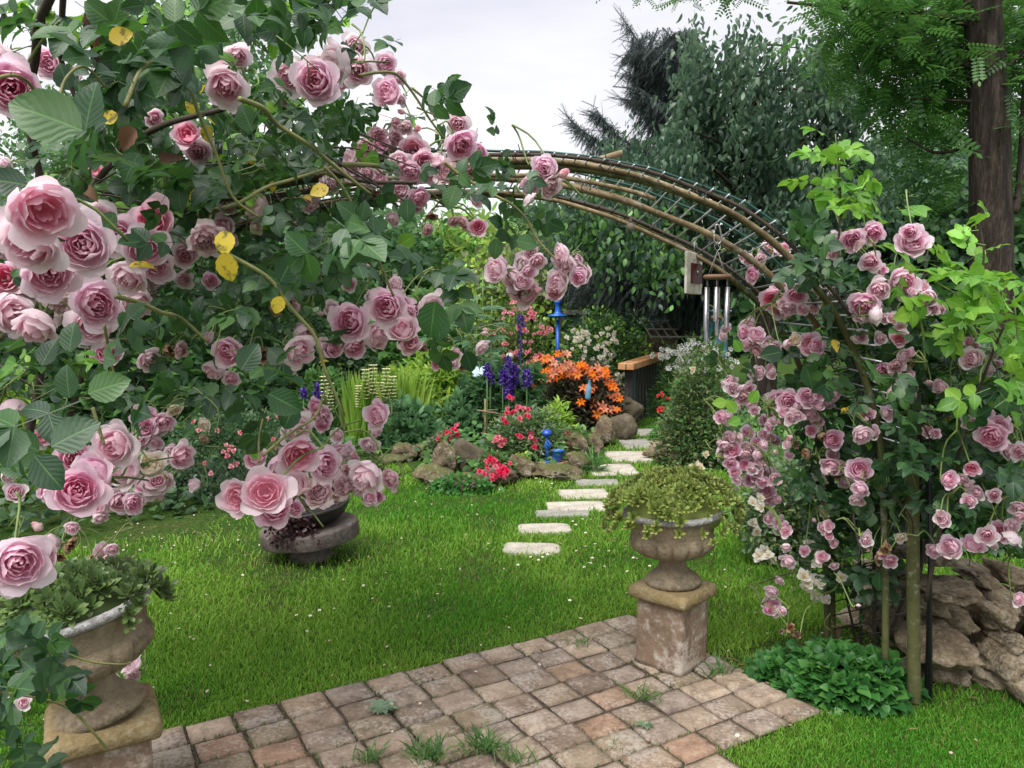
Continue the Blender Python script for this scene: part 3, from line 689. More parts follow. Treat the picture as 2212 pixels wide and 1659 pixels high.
# ------------------------------------------------------------------ rocks of the raised bed
def R_(name, label, x, y, wd, ht, dy=0.0, mat='rock', seed=0, depth=None, group='rocks edging the flower bed', **kw):
    """x,y = base middle; wd,ht in layout units"""
    g = G(x, y); Y_ = g[1]; sx, sz = wd*Y_/F*1.1, ht*Y_/F*1.2; d = depth or (sx*.8); mb = MB()
    c = np.array([g[0], Y_+d*.45, sz*.45+dy]); rock(mb, c, (sx*1.08, d, sz*1.12), seed, **kw)
    o = mb.build(name, M[mat], origin=(g[0], Y_+d*.45, dy)); tag(o, label, 'rock', group); return o
R_('boulder', 'large smooth brown upright boulder at the front of the flower bed', 1011, 1030, 72, 70, mat='rock_smooth', seed=1, box_=.6, facets=6, rough=.06)
R_('rock', 'rough dark rock left of the upright brown boulder', 957, 1036, 48, 70, seed=2, rough=.16)
R_('rock', 'small round mossy stone left of the bed roses', 915, 996, 46, 34, seed=3, rough=.08)
R_('rock', 'low rock at the far left end of the bed edging', 872, 1000, 50, 38, seed=4, rough=.2, pits=.3)
R_('rock', 'low flat rock under the houseleeks at the bed edge left', 840, 1005, 60, 20, seed=14, rough=.2)
R_('rock', 'flat crumbly rock at the lower left foot of the bed', 930, 1052, 72, 36, seed=5, rough=.25, pits=.4)
R_('rock', 'low dark rock beneath the brown boulder', 1000, 1066, 85, 34, seed=6, rough=.22)
R_('rock', 'brown rock under the cascade of pink roses', 1072, 1056, 80, 34, seed=7, rough=.2, mat='rock_smooth')
R_('rock', 'mossy pitted rock left of the figurine tile', 1122, 1040, 60, 52, seed=8, rough=.25, pits=.5)
R_('flat_rock', 'flat ledge rock carrying the terracotta tile', 1196, 1030, 90, 26, -.03, seed=9, rough=.12, box_=.5, depth=.42)
R_('rock', 'dark wide rock beneath the ledge rock', 1205, 1046, 110, 30, seed=10, rough=.2, box_=.3)
R_('rock', 'dark rock at the right foot of the bed beside the path', 1252, 1024, 55, 42, seed=11, rough=.2)
R_('pitted_rock', 'pitted pale rock right of the blue figurine', 1245, 1006, 58, 50, .04, seed=12, rough=.22, pits=1.3)
R_('rock', 'pale flaky rock beside the seventh slab', 1286, 985, 40, 42, seed=13, rough=.2, box_=.3)
R_('boulder', 'mossy olive boulder beside the path bend', 1308, 968, 66, 60, mat='rock', seed=15, rough=.08)
R_('boulder', 'dark pointed boulder behind the mossy boulder', 1346, 955, 62, 50, mat='rock_smooth', seed=16, rough=.1)
R_('boulder', 'large smooth brown boulder beneath the orange lilies', 1356, 925, 70, 58, mat='rock_smooth', seed=17, rough=.05)
R_('stone', 'tan cobble on the boulder under the lilies, left of the pair', 1343, 885, 30, 26, .18, mat='wallstone', seed=18, group='cobbles by the wooden railing')
R_('stone', 'tan cobble leaning beside the wooden railing', 1366, 886, 26, 22, .16, mat='wallstone', seed=19, group='cobbles by the wooden railing')
R_('rock', 'rough pale rock right of the path beside the urn plants', 1462, 1012, 80, 40, seed=20, rough=.3, mat='wallstone', pits=.4)
R_('rock', 'pale rock behind the houseleeks under the white blossom', 1440, 1000, 70, 40, seed=21, rough=.3, mat='wallstone')

# figurine
tc_ = G(1196, 1004)+0; fy = 7.55; fb = P(1196, 997, fy)
mb = MB(); box(mb, fb+[0.0, 0, -.008], (.25, .20, .016), rotz(.75), bev=.003); o = mb.build('terracotta_tile', solid('clay tile', (.42, .20, .13), .8), origin=fb, smooth=False); tag(o, 'square terracotta tile lying on the ledge rock', 'tile')
ft = thing('blue_figurine', 'blue metal figure with round head standing beside its bucket', 'garden ornament', fb)
mb = MB(); lathe(mb, [(.075, 0), (.08, .004), (.075, .008)], fb+[-.02, 0, 0], 32); mb.build('base', M['blue'], ft)
u = fy/F
mb = MB(); hx = -15*u
for s in (-1, 1): tube(mb, [fb+[hx+s*.008, 0, .008], fb+[hx+s*.008, 0, .13]], .0035, 8)
mb.build('leg', M['blue'], ft)
mb = MB(); V, Fc = ico(3); mb.add(V*[.024, .022, .042]+fb+[hx, 0, .155], [Fc]); V2, _ = ico(3); mb.add(V*[.012, .012, .03]+fb+[hx, 0, .205], [Fc]); tube(mb, [fb+[hx, 0, .22], fb+[hx, 0, .25]], .005, 8); mb.build('body', M['blue'], ft)
mb = MB(); mb.add(V*[.036, .034, .036]+fb+[hx, 0, .272], [Fc]); hd = mb.build('head', M['blue'], ft)
mb = MB(); lathe(mb, [(.050, 0), (.046, .02), (.030, .036), (.005, .042)], fb+[hx, .006, .272], 32, R=rotm(.35, 0, 0)); mb.build('helmet', M['blue_dark'], ft)
mb = MB()
for s in (-1, 1): mb.add(V*[.005, .003, .006]+fb+[hx+s*.013, -.033, .282], [Fc]); 
mb.build('eye', M['glass_white'], ft)
mb = MB()
tube(mb, smoothline([fb+[hx, -.01, .215], fb+[hx+.03, -.03, .18], fb+[hx+.035, -.03, .15]], 10), .006, 8); tube(mb, smoothline([fb+[hx, -.01, .215], fb+[hx-.012, -.04, .19], fb+[hx+.02, -.03, .15]], 10), .006, 8); mb.build('arm', M['blue'], ft)
mb = MB(); kc = fb+[.035, -.015, .008]
lathe(mb, [(.042, 0), (.045, .002), (.058, .10), (.062, .102), (.062, .108), (.056, .108), (.052, .09), (.042, .01)], kc, 40, capt=False); lathe(mb, [(.03, .088), (.052, .089)], kc, 24, mat=1); mb.build('bucket', [M['blue'], M['soil']], ft)
# lamp post
lc = G(1204, 868); t = thing('garden_lamp', 'bright blue metal lamp post with lantern top behind the orange lilies', 'lamp post', lc); s_ = lc[1]/F
def zz(y): return CAMZ+(HOR-y)*s_*1.0
mb = MB(); tube(mb, [lc, [lc[0], lc[1], zz(690)]], .034, 16); lathe(mb, [(.10, 0), (.09, .06), (.05, .12), (.034, .2)], lc, 24); mb.build('post', M['blue'], t)
mb = MB(); z = zz(686); lathe(mb, [(.05, 0), (.12, .01), (.165, .02), (.165, .045), (.07, .06), (.05, .10), (.045, .22), (.06, .24), (.07, .26), (.05, .28)], [lc[0], lc[1], z], 32); mb.build('collar', M['blue'], t)
zb = z+.28; mb = MB(); lathe(mb, [(.055, 0), (.095, .22)], [lc[0], lc[1], zb], 6, capt=True); mb.build('lantern_glass', M['glass_white'], t, smooth=False)
mb = MB()
for k in range(6):
    a_ = k*math.pi/3; tube(mb, [[lc[0]+.058*math.cos(a_), lc[1]+.058*math.sin(a_), zb], [lc[0]+.098*math.cos(a_), lc[1]+.098*math.sin(a_), zb+.22]], .009, 6)
lathe(mb, [(.07, -.01), (.07, .01)], [lc[0], lc[1], zb], 6); lathe(mb, [(.12, .22), (.125, .235), (.06, .31), (.02, .33), (.018, .37), (.005, .38)], [lc[0], lc[1], zb], 6); mb.build('lantern_frame', M['blue'], t, smooth=False)
# railing
rb = G(1392, 925); t = thing('wooden_railing', 'dark slatted railing with orange wooden handrail at the end of the path', 'railing', rb); Yr = 10.4
def RP(x, y, Y_): return P(x, y, Y_)
mb = MB()
a_, b_ = P(1352, 781, 10.2), P(1432, 768, 12.6)
d_ = norm((b_-a_)[None])[0]; L_ = np.linalg.norm(b_-a_); ang = math.atan2(d_[1], d_[0]); Rr = rotz(ang)
for s in (-1, 1):
    mb2 = MB(); box(mb2, (a_+b_)/2+Rr @ np.array([0, s*.055, -.03]), (L_, .10, .085), Rr, bev=.006); mb2.build('handrail', M['wood'], t, smooth=False)
g0 = a_+d_*.22
for k in range(11):
    q = g0+d_*(.02+k*(L_-.3)/10.5); mb2 = MB(); wd = .10 if k else .13
    box(mb2, [q[0], q[1], (q[2]-.075)/2], (wd, .05 if k else .11, q[2]-.075), Rr, bev=.004); mb2.build('slat' if k else 'post', M['darkwood'], t, smooth=False)
mb = MB(); q = g0+d_*.10; box(mb, [q[0]+.03, q[1]-.06, (q[2]-.08)/2], (.03, .03, q[2]-.08), Rr); mb.build('teal_rod', M['teal'], t, smooth=False)
for s in (-1, 1):
    mb = MB(); q = a_+Rr @ np.array([.13, s*.05, -.03]); V, Fc = ico(2); mb.add(V*.016+[q[0]-.0, q[1]-.12, q[2]-.005], [Fc]); mb.build('bolt', M['tube'], t)
# old door and dark boarding
dc = G(1232, 845); t = thing('old_green_door', 'faded green door panel in a grey wooden frame behind the lamp post', 'door', dc); Yd = dc[1]
pa, pb2 = P(1214, 678, Yd), P(1262, 678, Yd); wd_ = pb2[0]-pa[0]; mb = MB(); box(mb, [(pa[0]+pb2[0])/2, Yd, pa[2]/2], (wd_-.1, .05, pa[2]-.1)); mb.build('panel', M['greydoor'], t, smooth=False)
mb = MB(); box(mb, [pa[0], Yd-.02, pa[2]/2], (.09, .09, pa[2])); box(mb, [pb2[0], Yd-.02, pa[2]/2], (.09, .09, pa[2])); box(mb, [(pa[0]+pb2[0])/2, Yd-.021, pa[2]+.03], (wd_+.1, .1, .09)); mb.build('frame', M['frame'], t, smooth=False)
mb = MB(); l_, r_ = P(1165, 690, Yd+.2), P(1212, 690, Yd+.2); 
for k in range(5): box(mb, [l_[0]+(k+.5)*(r_[0]-l_[0])/5, Yd+.2, l_[2]/2-.08], ((r_[0]-l_[0])/5-.02, .04, l_[2]), None)
o = mb.build('boarding', solid('brown boards', (.055, .03, .025), .8), origin=[l_[0], Yd+.2, 0], smooth=False); tag(o, 'dark brown boarding left of the green door', 'fence')
# lattice and pool
t = thing('lattice_screen', 'weathered white diagonal lattice leaning over grey stone at the back', 'trellis', G(1430, 850)); mb = MB(); Yl = 14.0
A, B, C_, D_ = P(1368, 668, Yl), P(1465, 668, Yl+.3), P(1525, 730, Yl-.8), P(1408, 730, Yl-1.0)
for k in range(7):
    f = k/6; tube(mb, [A+(B-A)*f, D_+(C_-D_)*f], .017, 4); 
for k in range(5):
    f = k/4; tube(mb, [A+(D_-A)*f+[0, 0, .02], B+(C_-B)*f+[0, 0, .02]], .015, 4)
mb.build('slats', M['lattice'], t)
R_('stone_block', 'grey rough stone block under the white lattice', 1440, 862, 110, 150, mat='wallstone', seed=31, group='stones at the back of the garden', box_=.5)
pc = G(1520, 845); Yp = 15.5; mb = MB(); l_ = P(1450, 668, Yp); r_ = P(1600, 668, Yp); zl = P(1500, 760, Yp)[2]
lathe(mb, [(.78, 0), (.80, .05), (.79, .7), (.80, CAMZ-.16), (.86, CAMZ-.13), (.86, CAMZ-.09), (.74, CAMZ-.09)], [P(1500, 700, Yp)[0], Yp+.6, 0], 64, capt=True); o = mb.build('pool', M['tarp'], origin=[P(1500, 700, Yp)[0], Yp+.6, 0]); tag(o, 'light blue round garden pool wall seen behind the spruce branches', 'pool')
# house roof far away
t = thing('house', 'small house with brown tiled roof glimpsed between the shrubs', 'house', (-1.6, 21, 0)); mb = MB()
q = P(990, 600, 21); box(mb, [q[0]-.2, 22.2, q[2]/2-.25], (1.6, 2.4, q[2]-.4)); mb.build('wall', M['housewall'], t, smooth=False)
mb = MB(); z0 = P(990, 632, 21)[2]; z1 = P(990, 598, 21)[2]+.05
for r in range(9):
    f0 = r/9; f1 = (r+1)/9+.02
    for k in range(16):
        x0 = q[0]-1.0+k*.11; tube(mb, [[x0, 20.9+f0*1.3, z0+(z1-z0)*f0+.03], [x0, 20.9+f1*1.3, z0+(z1-z0)*f1]], .055, 8)
mb.build('roof', M['rooftile'], t)
# ------------------------------------------------------------------ bamboo arch
A_S = [0, .09, .18, .27, .40, .47, .57, .65, .71, .78, .9, 1]
A_N = np.array([(-.08, 2.15), (.12, 2.148), (.30, 2.13), (.52, 2.09), (.87, 1.97), (1.05, 1.85), (1.27, 1.62), (1.38, 1.42), (1.45, 1.25), (1.50, 1.05), (1.53, .5), (1.54, 0)])
A_F = np.array([(-.12, 2.09), (.03, 2.085), (.20, 2.06), (.45, 1.985), (.77, 1.84), (.93, 1.75), (1.12, 1.60), (1.24, 1.46), (1.32, 1.30), (1.385, 1.08), (1.44, .5), (1.46, 0)])
def arch_pt(s, v):
    """s: -1 left foot .. +1 right foot, v: 0 near .. 1 far edge"""
    if s >= 0:
        p0 = np.array([np.interp(s, A_S, A_N[:, k]) for k in (0, 1)]); p1 = np.array([np.interp(s, A_S, A_F[:, k]) for k in (0, 1)]); q = p0+(p1-p0)*v
        return np.array([q[0], 3.0+v*.52, q[1]])
    t = -s; z0 = 2.15-.06*v
    if t > .7: k = (t-.7)/.3; x = 2.2; z = .9*(1-k)
    else: ph = t/.7*math.pi/2; x = .08+2.12*math.sin(ph); z = .9+(z0-.9)*math.cos(ph)
    return np.array([-x, 3.0+v*.52-.14*x, z])
arch = thing('rose_arch', 'garden arch of bent bamboo hoops with wire mesh spanning the patio entrance', 'garden arch', (0, 3.2, 0))
rng = np.random.default_rng(12)
SS = np.linspace(-1, 1, 61)
def hoop(v, r, mat, dv=0.0, s0=-1, s1=1, jit=.012):
    r *= .84; mb = MB(); ss = np.linspace(s0, s1, 90); ph = rng.uniform(0, 9)
    pts = np.array([arch_pt(s, v) for s in ss]); pts += np.stack([jit*np.sin(ss*5+ph), jit*np.cos(ss*4+ph*2)+dv, jit*np.sin(ss*6+ph*3)], 1)
    pts[1:-1] = (pts[:-2]+pts[1:-1]*2+pts[2:])/4; pts[1:-1] = (pts[:-2]+pts[1:-1]*2+pts[2:])/4; rr = r*(1+.10*(np.abs(((ss*6+ph) % 1)-.5) < .05)); tube(mb, pts, rr, 10); mb.build('bamboo_hoop', M[mat], arch)
for v, r, mt, s0, s1 in ((0, .009, 'cane_dark', -1, .6), (.12, .013, 'bamboo', -1, .52), (.17, .016, 'bamboo_green', -1, .98), (.40, .011, 'bamboo', -.9, .30), (.52, .015, 'bamboo', -1, .62), (.60, .009, 'bamboo', -.8, .45), (.93, .009, 'cane_dark', -1, .6), (.97, .011, 'bamboo', -1, .5), (1.0, .015, 'bamboo_green', -1, 1)):
    hoop(v, r, mt, 0, s0, s1)
# near right leg poles
mb = MB()
for s in np.linspace(-.92, .80, 78):
    a_, b_ = arch_pt(s, -0.03), arch_pt(s, 1.03); tube(mb, [a_+[0, 0, .014], b_+[0, 0, .014]], .0036, 5)
mb.build('cross_wires', M['wire'], arch)
for v in (0.02, .40, .66, .99):
    mb = MB(); tube(mb, np.array([arch_pt(s, v) for s in np.linspace(-1, .66, 60)])+[0, 0, .024], .0050, 6); mb.build('green_rod', M['green_wire'], arch)
for s in (.05, .20, .34, .45, .56, .68):
    for v in (.0, .17, .52, 1.0):
        p0 = arch_pt(s, v); mb = MB()
        tube(mb, [p0+.019*np.array([math.cos(a), 0.3*math.sin(3*a), math.sin(a)]) for a in np.linspace(0, 2*math.pi, 14)], .0022, 5)
        tube(mb, [p0+[0, 0, .018], p0+[.02*math.cos(s*40), -.01, .045]], .0018, 4)
        mb.build('tie_wire', M['black_wire'], arch)
mb = MB(); tube(mb, [arch_pt(.12, .5)+[-.1, .1, 0.0], P(1345, 330, 3.25)], .013, 8); mb.build('bamboo_offcut', M['bamboo'], arch)
# extra uprights at the right leg
for k, (x0, y0, x1, y1, Y0, Y1, r, mt) in enumerate([(1970, 950, 1975, 1545, 3.02, 3.03, .025, 'bamboo_green'), (1792, 1000, 1797, 1425, 3.56, 3.56, .019, 'bamboo_green'), (1812, 1350, 1806, 1425, 3.6, 3.6, .016, 'bamboo')]):
    mb = MB(); a_, b_ = P(x0, y0, Y0), P(x1, y1, Y1); pts = a_+(b_-a_)*np.linspace(0, 1, 40)[:, None]; rr = r*(1+.10*(np.abs(((np.linspace(0, 1, 40)*5) % 1)-.5) < .03)); tube(mb, pts, rr, 14); mb.build('bamboo_post', M[mt], arch)
mb = MB()
for (x0, y0, x1, y1, Y0) in [(2008, 900, 2010, 1550, 3.05), (2012, 1100, 2000, 1540, 3.1), (1985, 850, 1990, 1200, 3.15)]:
    tube(mb, [P(x0, y0, Y0), P(x1, y1, Y0)], .008, 8)
for k in range(24):
    y_ = 640+k*30; tube(mb, [P(1700+min(k*10, 100), y_+60, 3.52), P(1840+min(k*12, 130), y_+20, 3.02)], .0028, 5)
mb.build('iron_rods', M['black_wire'], arch)
# little hanging gourd
g_ = P(1362, 490, 3.3); mb = MB(); V, Fc = ico(3); mb.add(V*[.017, .017, .018]+g_, [Fc]); lathe(mb, [(.006, 0), (.005, .02)], g_+[0, 0, .015], 10); o = mb.build('hanging_gourd', solid('grey gourd', (.22, .18, .15), .7), origin=g_); tag(o, 'small grey brown gourd hanging under the arch', 'ornament')
# wind chime
Yc = 3.25; top = P(1549, 488, Yc); t = thing('wind_chime', 'aluminium tube wind chime hanging from the arch by a metal hook', 'wind chime', top); u = Yc/F
mb = MB(); hk = [(1545, 498), (1547, 486), (1553, 488), (1557, 505), (1558, 520), (1550, 528), (1543, 520), (1543, 507)]
tube(mb, smoothline([P(x, y, Yc) for x, y in hk], 30), .0035, 6); mb.build('hook', M['tube'], t)
mb = MB(); ring = P(1550, 532, Yc); tube(mb, [ring+.012*np.array([math.cos(a), 0, 1.4*math.sin(a)]) for a in np.linspace(0, 2*math.pi, 18)], .002, 6); mb.build('ring', M['tube'], t)
dc = P(1550, 598, Yc); mb = MB(); lathe(mb, [(.050, -.009), (.056, -.006), (.058, 0), (.056, .006), (.050, .009)], dc, 40); mb.build('top_disc', M['chimewood'], t)
mb = MB()
for k in range(4):
    a_ = k*math.pi/2+.4; tube(mb, [ring-[0, 0, .017], dc+[.045*math.cos(a_), .045*math.sin(a_), .008]], .0011, 4)
for k in range(6):
    a_ = k*math.pi/3+.2; c_ = dc+[.045*math.cos(a_), .045*math.sin(a_), 0]; tube(mb, [c_, c_-[0, 0, .055]], .0010, 4)
tube(mb, [dc, dc-[0, 0, .17]], .0012, 4); tube(mb, [dc-[0, 0, .17], dc-[-.004, 0, .30]], .0010, 4)
mb.build('cords', M['cord'], t)
for k, L_ in enumerate((.155, .20, .225, .18, .14, .165)):
    a_ = k*math.pi/3+.2; c_ = dc+np.array([.047*math.cos(a_), .047*math.sin(a_), -.042]); mb = MB(); lathe(mb, [(.0085, -L_), (.0085, 0), (.0068, 0), (.0068, -L_)], c_, 20, capb=False, capt=False); mb.build('chime_tube', M['tube'], t)
mb = MB(); lathe(mb, [(.018, -.007), (.022, 0), (.018, .007)], dc-[0, 0, .165], 24); mb.build('striker', M['chimewood'], t)
# plaque
Yq = 3.35; q = [P(1481, 545, Yq), P(1514, 552, Yq+.25), P(1515, 628, Yq+.25), P(1481, 638, Yq)]
c_ = (q[0]+q[1]+q[2]+q[3])/4; ax = norm((q[1]-q[0])[None])[0]; ax[2] = 0; ax = norm(ax[None])[0]; wq = np.linalg.norm((q[1]-q[0])[:2]); hq = q[0][2]-q[3][2]
Rq = np.column_stack([ax, [-ax[1], ax[0], 0], [0, 0, 1]])
t = thing('hanging_plaque', 'cream plaque with a maroon square hanging under the arch left of the chime', 'ornament', c_)
mb = MB(); box(mb, c_, (wq, .012, hq), Rq, bev=.003); mb.build('board', M['plaque'], t, smooth=False)
mb = MB(); box(mb, c_+Rq @ np.array([wq*.06, -.009, -.0]), (wq*.66, .008, hq*.48), Rq, bev=.002); mb.build('maroon_panel', M['maroon'], t, smooth=False)
mb = MB(); V, Fc = ico(3); mb.add((V*[.011, .005, .011]) @ Rq.T+c_+Rq @ np.array([wq*.06, -.015, .004]), [Fc]); mb.build('stud', M['tube'], t)
mb = MB(); tube(mb, [c_+[0, 0, hq/2], c_+[0, 0, hq/2+.05]], .0015, 4); mb.build('cord', M['cord'], t)

# ------------------------------------------------------------------ rose blooms
def bloom_mesh(kind, seed):
    rng = np.random.default_rng(seed); mb = MB()
    n = dict(full=30, cup=20, pale=24, old=28, withered=15, bud=7, cream=20)[kind]
    deep, mid, pale = dict(full=((.92, .44, .60), (.94, .58, .73), (.95, .74, .85)), cup=((.90, .36, .49), (.94, .54, .66), (.95, .74, .83)), pale=((.90, .50, .62), (.94, .68, .77), (.95, .82, .87)),
        old=((.78, .36, .46), (.86, .56, .64), (.90, .70, .74)), withered=((.20, .10, .05), (.42, .25, .12), (.55, .38, .24)), bud=((.85, .30, .42), (.90, .55, .60), (.92, .70, .71)), cream=((.75, .60, .38), (.84, .74, .58), (.88, .82, .74)))[kind]
    deep, mid, pale = map(np.array, (deep, mid, pale)); nu, nv = 9, 7
    for i in range(n):
        t = (i+.5)/n; phi = i*2.39996+rng.normal()*.15
        s = np.linspace(-1, 1, nu)[None].repeat(nv, 0); v = np.linspace(0, 1, nv)[:, None].repeat(nu, 1)
        if kind == 'bud': Rr = .10+.13*t; H = .62-.06*t; w = 1.5; curl = -.02+.05*t; close = .75
        elif kind == 'cup': Rr = .08+.42*t**.75; H = .30+.20*t**.5; w = 1.25-.48*t; curl = .13*max(0, (t-.6)/.4)-.03*(t < .6); close = 0
        elif kind == 'pale': Rr = .06+.43*t**.85; H = .52-.03*t; w = 1.4-.55*t; curl = .16*max(0, (t-.62)/.38)-.06*(t < .6); close = 0
        elif kind == 'withered': Rr = .10+.32*t; H = .40*rng.uniform(.5, 1.1); w = .8; curl = .12*rng.normal(); close = 0
        else: Rr = .05+.45*t**.85; H = .46-.03*t; w = 1.35-.60*t; curl = .15*max(0, (t-.70)/.30)-.05*(t < .7); close = 0
        H *= rng.uniform(.9, 1.08); cur = curl*rng.uniform(.6, 1.4)
        top = 1-.22*np.abs(s)**2.6
        ve = v*top
        wd = w*(.38+.62*np.sin(np.clip(v*1.25, 0, 1)*math.pi/2))*np.where(v > .8, 1-.30*((v-.8)/.2)**2, 1)
        r = Rr*np.sin(np.clip(ve, 0, 1)*math.pi/2)**.62
        if close: r = r*np.sin(np.clip(ve*1.0, 0, 1)*math.pi*.93)**.5*1.15
        z = H*(ve**1.55)
        dv = np.clip((ve-.72)/.28, 0, 1)
        r = r+cur*dv**2; z = z-cur*.9*dv**2
        ru = .014+(.02 if kind in ('old', 'withered') else 0)+(.03 if kind == 'withered' else 0); ph = rng.uniform(0, 7, 3)
        r = r+ru*np.sin(s*5+ph[0])*ve+ru*.6*np.sin(s*11+ph[1])*ve**2; z = z+ru*np.sin(s*6+ph[2])*ve**1.5
        # notch at the petal tip, a touch of pinch along the middle
        z = z-.012*np.exp(-(s/.18)**2)*(v**6); r = r-.012*np.exp(-(s/.3)**2)*v
        a = phi+s*wd
        r = r*(1+.04*s*(1 if i % 2 else -1))
        V = np.stack([r*np.cos(a), r*np.sin(a), z], -1).reshape(-1, 3)
        tl = rng.normal(size=2)*.06*t; V = V @ rotm(tl[0], tl[1], 0).T
        if kind == 'withered': V += rng.normal(size=V.shape)*.014; V[:, 2] -= .1*t
        k1 = np.clip(t*1.15+rng.normal()*.08, 0, 1); base = (deep*(1-k1)+mid*k1) if k1 < .6 else (mid*(1-(k1-.6)/.4)+pale*((k1-.6)/.4))
        vv = ve.reshape(-1, 1); colr = base+(pale-base)*(np.clip((vv-.72)/.28, 0, 1))*.55
        if kind == 'old': colr = colr*(1-.25*(np.clip((vv-.85)/.15, 0, 1)))+np.array([.5, .33, .2])*.25*np.clip((vv-.85)/.15, 0, 1)
        ii = (np.arange(nv-1)[:, None]*nu+np.arange(nu-1)[None]); f = np.stack([ii, ii+1, ii+nu+1, ii+nu], -1).reshape(-1, 4)
        mb.add(V, [f], 0, col=np.column_stack([colr, np.ones(len(V))]))
    # hip and sepals
    g = np.array([.10, .16, .05, 1]); lathe(mb, [(.02, -.10), (.045, -.07), (.055, -.03), (.04, .0)], (0, 0, 0), 10, mat=1)
    a = np.arange(5)*2*math.pi/5; up = .55 if kind == 'bud' else -.1
    scatter(mb, leaf_t(.3, 4, .2, .2), np.zeros((5, 3)), np.stack([np.cos(a), np.sin(a), a*0+up*2], 1), np.stack([-np.cos(a)*up, -np.sin(a)*up, a*0+1], 1), .34, 1)
    tube(mb, [(0, 0, -.08), (.03, .02, -.5), (.10, .04, -.95)], .022, 5, 1)
    return mb.mesh('bloom_'+kind, [M['petal'], M['sepal']])
KM = {'f': [bloom_mesh('full', i) for i in range(6)], 'c': [bloom_mesh('cup', 10+i) for i in range(4)], 'p': [bloom_mesh('pale', 20+i) for i in range(5)], 'o': [bloom_mesh('old', 30+i) for i in range(3)],
      'b': [bloom_mesh('bud', 40+i) for i in range(2)], 'w': [bloom_mesh('withered', 50+i) for i in range(3)], 'e': [bloom_mesh('cream', 60)]}
KM['s'] = KM['p']+KM['b'][:1]+KM['f'][:2]
NAMEK = {'s': 'small_rose_bloom', 'f': 'rose_bloom', 'c': 'rose_bloom', 'p': 'pale_rose_bloom', 'o': 'faded_rose_bloom', 'e': 'faded_rose_bloom', 'b': 'rosebud', 'w': 'withered_bloom'}
def put_bloom(parent, x, y, r, k, Y_, rng, name=None, mesh=None):
    c = P(x, y, Y_); size = 2*r*Y_/F*(1.25 if k != 'b' else 1.4)
    tocam = norm((np.array([0, 0, CAMZ])-c)[None])[0]
    if k in 'fcs': f = tocam+rng.normal(size=3)*[.35, .3, .28]+[0, 0, -.02]
    elif k == 'p': f = tocam*.75+rng.normal(size=3)*[.6, .3, .4]+[0, 0, -.35]
    elif k == 'b': f = rng.normal(size=3)*[.8, .4, .4]+[0, -.4, .2]
    else: f = tocam*.7+rng.normal(size=3)*.45+[0, 0, -.2]
    f = norm(f[None])[0]
    o = bpy.data.objects.new(name or NAMEK[k], mesh or KM[k][rng.integers(len(KM[k]))]); COL.objects.link(o); o.parent = parent
    off = np.array(parent.location); o.location = c-f*.22*size-off; o.rotation_mode = 'QUATERNION'
    o.rotation_quaternion = Vector(f).to_track_quat('Z', 'Y') @ Matrix.Rotation(rng.uniform(0, 6.28), 3, 'Z').to_quaternion(); o.scale = (size*rng.uniform(.94, 1.06), size*rng.uniform(.94, 1.06), size*rng.uniform(.85, 1.3))
    return c, f, size
def parse(txt):
    out_ = []
    for tok in txt.split():
        a = tok.split(','); out_.append((float(a[0]), float(a[1]), float(a[2]), a[3]))
    return out_
